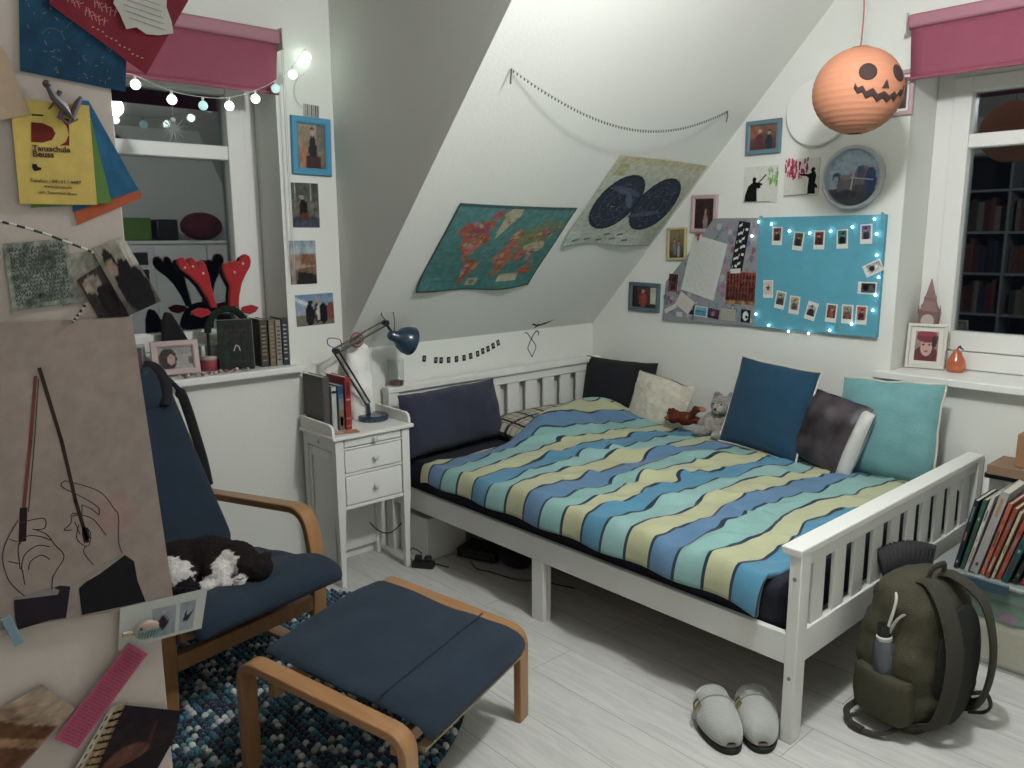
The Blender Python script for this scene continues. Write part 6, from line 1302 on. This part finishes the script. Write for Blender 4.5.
for i, (y, w, h, d_, c, lb) in enumerate(((-2.005, .030, .196, .130, '3a3630', 'thick dark brown book directly right of the face-out black book'), (-1.968, .024, .192, .125, '6b5f4a', 'tan-spined book in the middle of the row on the left sill'),
      (-1.940, .022, .190, .125, '8a8478', 'pale-spined book second from the right on the left sill'), (-1.914, .024, .196, .13, '1c2a30', 'dark teal book at the right end of the row on the left sill'))):
    # spine faces +x : rotate so local -y -> +x
    book('book', lb, w, h, d_, Matrix.Translation((-0.02+.004*i, y, SZ)) @ Matrix.Rotation(R(90-6), 4, 'Z'), c,
         draw=lambda m, w, h, d, c=c, i=i: [m.add([(w*.2, -.0004, h*q), (w*.8, -.0004, h*q), (w*.8, -.0004, h*(q+.03)), (w*.2, -.0004, h*(q+.03))], [(0, 1, 2, 3)], '8c8468' if i < 2 else ('3a3a38' if i == 2 else 'a8a89c')) for q in (.12, .25, .33, .42, .5, .58, .66, .75, .84)][: None], group='books on the left sill')
# pink picture frame leaning
frame('pale pink frame with a portrait of a person lying down, on the left window sill', Matrix.Translation((-0.055, -2.338, SZ+.070)) @ Matrix.Rotation(R(-12), 4, 'Z') @ Matrix.Rotation(R(-14), 4, 'Y') @ Matrix(((0,0,1,0),(1,0,0,0),(0,1,0,0),(0,0,0,1))), 0.172, 0.132, 0.024, 'b7a2a0',
      [('g', '8a8684', '9a9694'), ('e', .28, .45, .26, .5, '2a1c1e'), ('e', .38, .42, .12, .24, 'a88a80'), ('r', .88, .2, 1, .5, '5a5a50')], seed=41, nx=28, ny=20)
frame('small pale frame half hidden at the left end of the left sill', Matrix.Translation((-0.13, -2.475, SZ+.065)) @ Matrix.Rotation(R(-5), 4, 'Z') @ Matrix.Rotation(R(-10), 4, 'Y') @ Matrix(((0,0,1,0),(1,0,0,0),(0,1,0,0),(0,0,0,1))), 0.10, 0.12, 0.016, '9a9a98',
      [('g', '6a4a44', '3a2c2c'), ('e', .5, .5, .3, .3, '8a6a60')], seed=42)
jr = thing('candle_jar', 'round jar candle with pale lid and red band on the left sill', 'candle', (-0.10, -2.190, SZ))
MB().lathe([(0, 0), (.036, 0), (.038, .004), (.038, .042), (.036, .045), (0, .045)], n=28, col='8a3a42').build('label_band', PAINT, jr); MB().lathe([(.036, .045), (.037, .047), (.037, .056), (.035, .059), (0, .059)], n=28, col='a39a90').build('rim', PLASTIC, jr)
bx = MB().box(-0.045, 0.045, -0.05, 0.05, 0, 0.100, 'aeb8ae'); tag(bx.build('white_box', PAINT, bevel=.006, M=RZ(-0.165, -2.165, SZ, 5)), 'pale mint box standing behind the jar candle', 'box')
bd = thing('bead_bracelet', 'loose pink and cream bead string lying along the front of the left sill', 'beads', (0.012, -2.25, SZ))
for k in range(17):
    x, y = 0.016*math.sin(k*1.7), -.10+.0165*k; MB().ball((x, y, .0075), .0075 if k % 3 else .0055, col=['a8a09a', '8a4a54', 'b3aca4', '7a5a5a'][k % 4], nu=10, nv=8).build('bead', PLASTIC, bd)
MB().tube([(0.016*math.sin(k*1.7), -.10+.0165*k, .0075) for k in range(17)], .001, 5, col='777777').build('thread', PLASTIC, bd)
# reindeer antler headband standing behind the book
an = thing('antler_headband', 'red felt reindeer antler headband standing up behind the black book', 'headband', (-0.10, -2.125, SZ))
RED = mat('red_felt', 'a02026', rough=.95, bump=.3, bscale=260, vary=.06, vscale=20, sheen=.3)
GRN = mat('dark_green_fur', '14241c', rough=1, bump=1, bscale=120, vary=.4, vscale=60)
L_ant = [(-.045, .255), (-.062, .300), (-.090, .352), (-.118, .385), (-.160, .420), (-.172, .445), (-.168, .462), (-.150, .468), (-.136, .455), (-.128, .440), (-.124, .462), (-.112, .468), (-.098, .455), (-.092, .432), (-.080, .452), (-.066, .452), (-.055, .432), (-.050, .408), (-.044, .388), (-.040, .350), (-.030, .300), (-.020, .255)]
R_ant = [(.030, .255), (.034, .300), (.040, .345), (.020, .385), (.012, .418), (.020, .440), (.036, .436), (.046, .450), (.060, .440), (.072, .452), (.088, .440), (.098, .468), (.116, .476), (.134, .466), (.140, .445), (.134, .420), (.112, .388), (.092, .350), (.078, .300), (.072, .255)]
for nm, P, dx in (('antler', L_ant, 0.0), ('antler', R_ant, 0.004)):
    o = MB().prism([(a*0.95, b*.955+.006) for a, b in P][::-1], -0.012+dx, 0.012+dx, axis='x').build(nm, RED, an, bevel=.006, seg=3)
    for q in ((-.145, .425), (-.112, .428), (-.072, .400)) if P is L_ant else ((.060, .40), (.1, .435)): MB().ball((.014+dx, q[0]*.95, q[1]*.955+.006), .005, col='c9c4ba', nu=8, nv=6).build('bell', PLASTIC, an)
    bd2 = MB().prism([(a*0.95-.006, b*.955-.002) for a, b in P][::-1], -0.020+dx, -0.0125+dx, axis='x').build('antler_back', mat('black_felt', '141416', rough=1), an)
for s in (-1, 1): MB().prism([(s*.060+.02, .225), (s*.100+.02, .212), (s*.128+.02, .222), (s*.142+.02, .240), (s*.110+.02, .252), (s*.070+.02, .245)][::s], -.012, -.002, axis='x').build('ear', RED, an, bevel=.003)
MB().tube([(0, .02+.082*math.cos(math.pi*k/16), .150+.092*math.sin(math.pi*k/16)) for k in range(17)], .014, 10).build('fur_band', GRN, an)
MB().tube([(0, .02+.082*math.cos(math.pi*k/16), .150*(k in (0, 16))*0+.005+0*k) for k in (0,)]+[(0, .102, .15)], .006, 8).tube([(0, -.062, .005), (0, -.062, .15)], .006, 8).build('band_end', mat('black_plastic', '18181a', rough=.4), an)
# dark shoes/hat shape on the sill
dk = MB(); dk.T = Matrix.Translation((-0.125, -2.305, SZ)); dk.prism([(-.06, 0), (.055, 0), (.075, .06), (.05, .13), (.03, .17), (-.005, .235), (-.03, .245), (-.045, .20), (-.05, .12), (-.07, .06)], -.03, .0, axis='x', col='17161b'); dk.T = None
tag(dk.build('hat', mat('black_soft_cloth', '17161b', rough=.95, bump=.4, bscale=60), bevel=.012, seg=3), 'black pointed cloth hat slumped at the back of the left sill', 'hat')
dk = MB(); dk.box(-0.185, -0.135, -2.56, -2.34, SZ, SZ+.035, '1b1a1f'); tag(dk.build('folded_cloth', mat('black_soft_cloth', '17161b'), bevel=.012, seg=3), 'dark folded cloth lying behind the pink frame on the left sill', 'cloth')

# ------------------------------------------------------------------ right window sill
frame('white frame with a portrait of a person in a red cap, right sill', Matrix.Translation((1.768, 0.15, .8785+.095)) @ Matrix.Rotation(R(14), 4, 'Z') @ Matrix.Rotation(R(-7), 4, 'X') @ Matrix(((1,0,0,0),(0,0,-1,0),(0,1,0,0),(0,0,0,1))), 0.152, 0.190, 0.014, 'cbc8c0',
      [('g', 'a8928a', '6a3a3c'), ('e', .5, .22, .5, .3, '5a2c30'), ('e', .5, .50, .26, .34, 'b5968a'), ('e', .36, .55, .07, .03, '4a3030'), ('e', .62, .55, .07, .03, '4a3030'), ('e', .5, .33, .1, .03, '8a4a4a'), ('e', .52, .80, .48, .18, '6f2c3a'), ('e', .50, .92, .42, .10, '803644'), ('e', .82, .66, .12, .2, '3a2424')], seed=51, matw=.018, matcol='cfcdc6', nx=30, ny=38, noise=.08)
tw = thing('clock_tower_model', 'brass-brown souvenir clock tower standing behind the white frame on the right sill', 'souvenir', (1.752, 0.190, .8785), R(10)); tw.scale = (.92, .6, 1.02)
BR_ = mat('antique_bronze', '7c5f5c', rough=.5, metal=.3, bump=.3, bscale=120)
m = MB(); m.box(-.045, .045, -.045, .045, 0, .012); m.box(-.032, .032, -.032, .032, .012, .16); m.build('shaft', BR_, tw, bevel=.002)
m = MB(); m.box(-.040, .040, -.040, .040, .16, .235); m.box(-.044, .044, -.044, .044, .228, .238)
for s in (-1, 1):
    for q in (-1, 1): m.tube([(s*.040, q*.040, .235), (s*.040, q*.040, .262)], [.005, .0008], 6)
m.build('clock_stage', BR_, tw, bevel=.001)
m = MB(); m.T = Matrix.Translation((0, -.0405, .197)) @ Matrix.Rotation(R(90), 4, 'X'); m.lathe([(.028, 0), (.028, .003), (0, .003)], n=24, col='b3a49a'); m.T = None; m.build('clock_face', PAINT, tw)
m = MB(); q4 = lambda a, z: [(-a, -a, z), (a, -a, z), (a, a, z), (-a, a, z)]
V = q4(.038, .238)+q4(.024, .278)+q4(.024, .295)+q4(.019, .300)+q4(.0012, .372); m.add(V, [(k*4+j, k*4+(j+1) % 4, (k+1)*4+(j+1) % 4, (k+1)*4+j) for k in range(4) for j in range(4)]); m.build('spire', BR_, tw, smooth=0)
pr_ = thing('ceramic_pear', 'glossy orange ceramic pear with a dark stalk on the right sill', 'ornament', (1.892, 0.145, .8785))
MB().lathe([(0, 0), (.028, .001), (.037, .012), (.038, .028), (.033, .048), (.025, .064), (.019, .078), (.014, .088), (.006, .094), (0, .095)], n=32).build('pear', mat('orange_glaze', 'b45f3c', rough=.12, vary=.15, vscale=20, coat=.6), pr_)
MB().tube([(0, 0, .093), (.003, 0, .102), (.012, 0, .108)], [.003, .003, .0045], 8, col='2c2822').build('stalk', PAINT, pr_); MB().ball((.014, 0, .100), (.013, .006, .003), col='2f3528', nu=10, nv=6, rot=Matrix.Rotation(R(25), 3, 'Y')).build('leaf', PAINT, pr_)

# ------------------------------------------------------------------ on the bedside table
TZ = 0.6532
NB = [(-1.846, .030, .228, .165, '4a4648', 'large dark grey book at the left end of the bedside table, spine out'), (-1.812, .022, .186, .130, 'a9aca8', 'white slim book between the dark grey book and the blue one'), (-1.787, .024, .190, .130, '44607e', 'blue and tan paperback next to the red book on the bedside table'), (-1.760, .026, .222, .150, '8a2328', 'tall red hardback closest to the lamp on the bedside table')]
def sp_draw(i):
    def d(m, w, h, dp):
        def bar(z0, z1, c, a=.06, b=.94): m.add([(w*a, -.0004, h*z0), (w*b, -.0004, h*z0), (w*b, -.0004, h*z1), (w*a, -.0004, h*z1)], [(0, 1, 2, 3)], c)
        if i == 0: bar(.3, .7, '55504f', .3, .7)
        elif i == 1: bar(.0, .96, 'b0b5b2'); bar(.85, .9, '4a6a6a')
        elif i == 2: bar(0.02, .45, '8a6a4a'); bar(.45, .7, '7c7a78'); bar(.8, .98, '2c4a70'); bar(.1, .3, '6a4a34', .2, .8)
        else: bar(.56, .59, 'b98a80'); bar(.2, .23, 'b07a70'); bar(.06, .09, 'c0605a'); bar(.65, .9, '6a1a20', .2, .8)
    return d
for i, (y, w, h, d_, c, lb) in enumerate(NB):
    book('book', lb, w, h, d_, Matrix.Translation((0.185+.010*i, y+.0, TZ)) @ Matrix.Rotation(R(90), 4, 'Z'), c, draw=sp_draw(i), group='books on the bedside table')
card('pamphlet', 'orange and cream leaflet lying flat at the front of the bedside table', 'leaflet', Matrix.Translation((0.245, -1.785, TZ)) @ Matrix.Rotation(R(75), 4, 'Z'), 0.11, 0.06, P_([('g', 'b08a6a', 'a56a4a'), ('e', .3, .5, .2, .3, 'c9b9a0')], 12, 8, noise=.2), base='b5998a')
# architect lamp
lp_ = thing('desk_lamp', 'dark blue jointed desk lamp standing on the bedside table', 'lamp', (0.125, -1.572, TZ))
NAVY = mat('navy_enamel', '1c3448', rough=.3, coat=.5); STEEL = mat('steel', '8a8d90', rough=.3, metal=.8)
MB().lathe([(0, 0), (.062, 0), (.066, .004), (.066, .018), (.060, .024), (0, .026)], n=40).build('base', NAVY, lp_)
J0 = Vector((0, -.02, .026)); J1 = Vector((0, -.075, .18)); J2 = Vector((.02, -.182, .325)); J3 = Vector((.03, .060, .425)); J4 = Vector((.045, .095, .364)); HC = Vector((.055, .185, .332))
MB().tube([J0, J0+Vector((0, -.005, .05))], .008, 10).build('stem', NAVY, lp_)
def twin(a, b, off, name, r=.0042):
    for s in (-1, 1): MB().tube([a+off*s, b+off*s], r, 8).build(name, mat('black_plastic', '18181a', rough=.4), lp_)
nrm = Vector((0.006, 0, 0)); pv = Vector((0, .006, .009))
twin(J0+Vector((0, -.005, .05)), J2, Vector((.0, .010, .004)), 'lower_arm'); twin(J2, J3, Vector((0, -.004, .011)), 'upper_arm')
def coilsp(a, b, r, n, name):
    d = (b-a); L_ = d.length; d.normalize(); u = d.orthogonal().normalized(); v = d.cross(u)
    MB().tube([a+d*(L_*k/(n*10))+(u*math.cos(k*2*math.pi/10)+v*math.sin(k*2*math.pi/10))*r for k in range(n*10+1)], .0010, 5).build(name, STEEL, lp_)
coilsp(J0+Vector((.012, -.03, .06)), J0+Vector((.012, -.09, .17)), .005, 14, 'spring'); coilsp(J2+(J3-J2)*.08+Vector((.010, 0, 0)), J2+(J3-J2)*.45+Vector((.010, 0, 0)), .005, 16, 'spring')
for J, nm in ((J2, 'elbow'), (J3, 'head_joint')): MB().tube([J-Vector((.014, 0, 0)), J+Vector((.014, 0, 0))], .012, 14).build(nm, mat('black_plastic', '18181a', rough=.4), lp_)
MB().tube([J3, J4], .006, 8).build('neck', MATS['black_plastic'], lp_)
hd_ = MB(); hd_.T = Matrix.Translation(J4) @ (HC-J4).to_track_quat('Z', 'X').to_matrix().to_4x4()
hd_.lathe([(0, -.03), (.016, -.028), (.022, -.02), (.024, 0.0), (.030, .012), (.048, .030), (.060, .055), (.064, .085), (.063, .088), (.0585, .084), (.054, .056), (.042, .034), (.022, .018), (0, .014)], n=36)
hd_.build('shade', NAVY, lp_)
MB().tube(bez([J2+Vector((0, 0, .01)), J2+Vector((0, -.035, .03)), J2+Vector((0, -.03, .055)), J2+Vector((0, .02, .045)), J2+Vector((0, .03, .012))], 6), .002, 6).tube(bez([J3+Vector((0, 0, .01)), J3+Vector((0, -.02, .045)), J3+Vector((0, .02, .06)), J3+Vector((0, .045, .03)), J4], 6), .002, 6).build('cable', MATS['black_plastic'], lp_)
# crumpled white paper bag behind lamp
def crumple(name, label, cat, levels, M, col, seed, wr=.012):
    o = bagshell(interp(levels, 22), n=44, p=2.6, wr=wr, seed=seed, col=col).build(name, mat('crumpled_paper_'+col, col, rough=.8, bump=.6, bscale=30, vary=.06), M=M); return tag(o, label, cat)
crumple('paper_bag', 'crumpled white paper bag standing behind the lamp on the bedside table', 'bag', [(.001, .028, .040, 0, 0), (.06, .036, .055, 0, .0), (.16, .036, .060, 0, 0), (.25, .030, .058, 0, 0), (.32, .018, .05, 0, 0), (.335, .006, .03, 0, 0)], RZ(0.075, -1.605, TZ, 0), 'e9e8e2', 3)
cu = MB(); 
for k, (rr_c, col, z) in enumerate(((.034, '8a4a4c', .004), (.026, '9a9a94', .008), (.018, '7a4448', .012), (.009, 'a8a49a', .016))): cu.lathe([(rr_c-.004, z-.003), (rr_c, z), (rr_c, z+.004), (rr_c-.005, z+.006)], n=24, col=col)
tag(cu.build('rosette', PAINT, M=Matrix.Translation((0.118, -1.640, 1.012)) @ Matrix.Rotation(R(90), 4, 'Y')), 'round red and grey ribbon rosette clipped at the top of the lamp arm', 'rosette')
# headboard ledge
cg = thing('candle_glass', 'clear glass with pink wax standing on the headboard by the lamp', 'candle', (0.045, -1.392, 0.7735))
GL2 = bpy.data.materials.new('clear_glass'); GL2.use_nodes = True; b_ = GL2.node_tree.nodes['Principled BSDF']; b_.inputs['Base Color'].default_value = (.9, .92, .92, 1); b_.inputs['Roughness'].default_value = .03; b_.inputs['Transmission Weight'].default_value = 1.0; b_.inputs['IOR'].default_value = 1.3
MB().lathe([(0, 0), (.034, 0), (.036, .004), (.037, .120), (.0345, .120), (.0335, .006), (0, .004)], n=32).build('glass', GL2, cg); MB().lathe([(0, .0045), (.033, .0045), (.033, .024), (0, .022)], n=28, col='93596a').build('wax', PAINT, cg)

# ------------------------------------------------------------------ storage box with books, boards, carton
sbx = thing('storage_box', 'clear plastic storage box with green contents and lid at the right edge', 'storage box', (2.125, -0.60, 0))
CLP = bpy.data.materials.new('clear_plastic'); CLP.use_nodes = True; b_ = CLP.node_tree.nodes['Principled BSDF']; b_.inputs['Base Color'].default_value = (.72, .78, .76, 1); b_.inputs['Roughness'].default_value = .25; b_.inputs['Alpha'].default_value = 0.13
def tray(mb, x0, x1, y0, y1, z0, z1, t, col='aab4b0', tap=.02):
    o = [(x0+tap, y0+tap, z0), (x1-tap, y0+tap, z0), (x1-tap, y1-tap, z0), (x0+tap, y1-tap, z0), (x0, y0, z1), (x1, y0, z1), (x1, y1, z1), (x0, y1, z1)]
    i = [(x0+tap+t, y0+tap+t, z0+t), (x1-tap-t, y0+tap+t, z0+t), (x1-tap-t, y1-tap-t, z0+t), (x0+tap+t, y1-tap-t, z0+t), (x0+t, y0+t, z1), (x1-t, y0+t, z1), (x1-t, y1-t, z1), (x0+t, y1-t, z1)]
    fs = [(3, 2, 1, 0)]+[(k, (k+1) % 4, 4+(k+1) % 4, 4+k) for k in range(4)]+[(8, 9, 10, 11)]+[(8+(k+1) % 4, 8+k, 12+k, 12+(k+1) % 4) for k in range(4)]+[(4+k, 4+(k+1) % 4, 12+(k+1) % 4, 12+k) for k in range(4)]
    return mb.add(o+i, fs, col)
tray(MB(), 0, .62, 0, .40, 0, .300, .003).build('tub', CLP, sbx, bevel=.004)
lid = MB(); lid.box(-.012, .632, -.012, .412, .302, .318); lid.build('lid', mat('frosted_lid', '9aa29f', rough=.35, alpha=.85), sbx, bevel=.006)
MB().box(.10, .24, -.024, -.013, .285, .322, '33424e').build('clip', mat('blue_grey_plastic', '3a4c5a', rough=.4), sbx, bevel=.004)
con = thing('folded_textiles', 'green folded textiles inside the clear storage box', 'textiles', (2.16, -0.565, 0.004))
MB().box(0, .55, .0, .33, .0, .155, '8a8c80').build('layer', mat('grey_textile', 'b0a890', rough=1, bump=.5, bscale=40), con, bevel=.02, seg=3)
MB().box(.005, .55, .0, .33, .157, .225, '2f7a52').build('layer', mat('green_textile', '2f7f55', rough=1, bump=.6, bscale=30, vary=.2, vscale=8), con, bevel=.025, seg=3)
MB().box(.01, .54, .005, .32, .227, .280, '3f8a74').build('layer', mat('mint_textile', '4a8f7a', rough=1, bump=.6, bscale=30, vary=.2), con, bevel=.02, seg=3)
MB().ball((.20, -.002, .185), (.03, .006, .018), col='7a4a6a').build('pink_motif', PAINT, con)
BK = [('1a2230', .016, .255, -10, 'dark navy picture book at the left end of the row on the storage box'), ('2d5a4a', .014, .262, -11, 'thin green book second from the left on the storage box'), ('b8b4ac', .012, .285, -12, 'white-spined magazine third from the left on the storage box'), ('9a9a98', .028, .305, -13, 'thick clear folder of papers standing among the books on the storage box'), ('a8604c', .014, .27, -13, 'salmon and orange book right of the clear folder'),
      ('8a4436', .014, .262, -14, 'brick red book in the middle of the row on the storage box'), ('b5ad94', .010, .25, -14, 'cream thin book beside the brick red one'), ('a04a3a', .015, .255, -15, 'orange-red book right of the cream one'), ('1f4a4c', .022, .27, -16, 'dark teal book leaning in the row on the storage box'), ('1d2022', .016, .26, -16, 'black book between the teal and the bright red ones'), ('9c2430', .026, .26, -18, 'bright red book near the right edge of the picture'), ('3a4f86', .014, .20, -22, 'small blue book at the right edge of the picture'), ('8a8c94', .013, .19, -24, 'small pale grey book at the extreme right of the row')]
x = 2.185; r = random.Random(6)
for i, (c, w, h, tl_, lb) in enumerate(BK):
    x0 = x; w *= 0.86
    def dr(m, w, h, d, c=c, i=i):
        for q in range(3):
            z0 = h*(.08+.3*q+.05*((i*7+q*3) % 5)/5); z1 = z0+h*(.04+.09*((i+q) % 3)); m.add([(w*.32, -.0004, z0), (w*.66, -.0004, z0), (w*.66, -.0004, z1), (w*.32, -.0004, z1)], [(0, 1, 2, 3)], ['a8a498', '3c4652', '9c7a5a', '5a3838', '6f8478'][(i+q*2) % 5])
    book('book', lb, w, h, .19, RZ(x+h*math.sin(R(-tl_))*0, -0.585+.008*math.sin(i*2.1), 0.3185+w*math.sin(R(-tl_))+.001, 0, -tl_), c, draw=dr, group='books on the storage box')
    x += w/math.cos(R(tl_))+.005+ (0.0 if i < 8 else .004)
# low shelf behind the box, boards and cardboard box on it
sh = thing('low_shelf', 'low white shelf unit against the wall behind the storage box', 'shelf', (2.135, -0.185, 0))
MB().box(0.0, .018, 0, .165, 0, .545).build('side', WHITE, sh); MB().box(.82, .838, 0, .165, 0, .545).build('side', WHITE, sh); MB().box(0, .838, 0, .165, .546, .564).build('top', mat('black_shelf_top', '1d1c1d', rough=.5), sh); MB().box(.019, .819, 0, .165, .25, .265).build('shelf_board', WHITE, sh)
BOARD = mat('kraft_board', '8a705a', rough=.8, vary=.08)
tag(MB().box(2.145, 2.70, -0.20, -0.02, .5645, .600).build('wooden_board', BOARD, bevel=.002), 'flat brown board lying on the low shelf beside the bed end', 'board')
tag(MB().box(2.225, 2.50, -0.17, -0.03, .6005, .725).build('cardboard_box', mat('cardboard', '94704f', rough=.85, vary=.06), bevel=.003), 'small cardboard box at the right edge, on the brown board', 'box')

# ------------------------------------------------------------------ under the bed and cables
BP = MATS['black_plastic']
rt = thing('router', 'flat black router box on the floor under the head of the bed', 'router', (0.42, -1.20, 0), R(20))
MB().box(-.10, .10, -.07, .07, .004, .05).build('case', BP, rt, bevel=.008); MB().box(-.07, .07, -.071, -.0705, .02, .03, '3a3c40').build('port_panel', PLASTIC, rt)
b1 = MB(); b1.ball((0, 0, .052), (.085, .06, .052), nu=24, nv=14); tag(b1.build('cloth_bundle', mat('black_soft_cloth', '17161b'), M=RZ(.62, -1.17, 0, 30)), 'black rounded bundle beside the router under the bed', 'bundle')
b2 = MB(); b2.ball((0, 0, .024), (.11, .05, .024), nu=24, nv=10); tag(b2.build('shoe', mat('black_soft_cloth', '17161b'), M=RZ(.86, -1.0, 0, 15)), 'low dark slipper further right under the bed', 'shoe')
ps = thing('power_strip', 'black multi-plug on the floor by the bedside table leg', 'power strip', (0.335, -1.475, 0), R(35))
MB().box(-.05, .05, -.02, .02, 0, .03).build('strip', BP, ps, bevel=.005)
for k in (-1, 1): MB().box(k*.022-.015, k*.022+.015, -.014, .014, .0305, .055).build('plug', BP, ps, bevel=.005)
def cable(label, pts, r=.0028, col='141416'): tag(MB().tube(bez(pts, 8), r, 8, col=col).build('cable', BP), label, 'cable')
cable('black cable curving over the multi-plug at the nightstand leg', [(.33, -1.475, .062), (.30, -1.50, .085), (.27, -1.50, .06), (.275, -1.485, .008), (.33, -1.43, .005), (.42, -1.40, .005)])
cable('black cable trailing from the router along the floor under the bed', [(.44, -1.29, .006), (.52, -1.32, .006), (.58, -1.30, .006), (.72, -1.27, .006), (.80, -1.21, .006), (.95, -1.15, .006)])
cable('thin black cable hanging down behind the bedside table', [(.006, -1.60, .70), (.008, -1.60, .50), (.012, -1.59, .25), (.05, -1.545, .13), (.10, -1.49, .10), (.13, -1.42, .16)])
ub = MB(); ub.box(.09, .30, -1.425, -1.20, .001, .20); tag(ub.build('white_box', WHITE, bevel=.004), 'low white box just under the head end of the bed', 'box')

# ------------------------------------------------------------------ furniture on the camera's side of the room (seen mirrored in the panes)
cb = thing('cupboard', 'low white cupboard with pictures on its doors across the room', 'cupboard', (3.90, -1.9, 0))
MB().box(.02, .49, 0, 1.9, .06, 1.40).box(.0, .49, -.01, 1.91, 1.401, 1.43).build('carcass', WHITE, cb, bevel=.002)
for k in range(4):
    d = MB().box(0, .019, .01+.475*k, .475*(k+1), .07, 1.39).build('door', WHITE, cb, bevel=.003)
    for q in range(2 if k == 1 else 0):
        MB().box(-.003, -.0005, .76, .90, 1.07+.15*q, 1.18+.15*q, '3a3c3a').build('picture', PRINT, d)
gb = MB(); gb.box(0, .30, 0, .42, 0, .20); tag(gb.build('storage_crate', mat('green_crate', '5a7a3a', rough=.5), M=Matrix.Translation((3.98, -1.34, 1.431)), bevel=.01), 'green crate on top of the cupboard across the room', 'crate')
pb = MB(); pb.ball((.12, .2, .13), (.12, .2, .13)); tag(pb.build('soft_bag', mat('dark_red_cloth', '5a2430', rough=.9), M=Matrix.Translation((4.0, -.62, 1.431))), 'dark red soft bag on top of the cupboard across the room', 'bag')
tag(MB().box(3.98, 4.28, -0.88, -0.68, 1.431, 1.62).build('black_case', BP, bevel=.02), 'black case between crate and bag on the cupboard', 'case')
bs = thing('bookcase', 'tall dark-backed bookcase against the wall behind the wardrobe side', 'bookcase', (0.30, -3.985, 0))
GREY = mat('grey_frame', '8f9396', rough=.5)
m = MB()
for z in (.05, .40, .75, 1.10, 1.45, 1.80, 2.1): m.box(0.02, 1.03, .02, .30, z, z+.02)
m.build('shelf_board', GREY, bs)
MB().box(0, .02, 0, .30, 0, 2.12).box(.515, .535, .0, .301, 0, 2.12).box(1.03, 1.05, 0, .30, 0, 2.12).build('upright', GREY, bs); MB().box(.02, 1.03, .0, .015, .05, 2.1).build('back_board', mat('dark_board', '26272a', rough=.8), bs)
r = random.Random(12); kk = 0; colw = ['dark blue', 'brown', 'green', 'red', 'grey', 'black', 'cream', 'orange']
colh = ['24304a', '4a3a30', '34443a', '5a2c2c', '5a5a5a', '1d1d1f', '7c766a', '6a4434']
b0 = None
for si, z in enumerate((.77, 1.12, 1.47)):
    x = .33
    while x < 1.30:
        w = r.uniform(.025, .05); h = r.uniform(.2, .29)
        if not (.80 < x+w and x < .85):
            ci = r.randrange(8)
            o = MB().box(0, w, 0, .2, 0, h, colh[ci]).build('book', PAINT, M=Matrix.Translation((x, -3.93, z+.001)), smooth=0)
            tag(o, 'books lined up on the bookcase behind the wardrobe, hidden from the front', 'book', 'books in the tall bookcase')
        x += w+.004
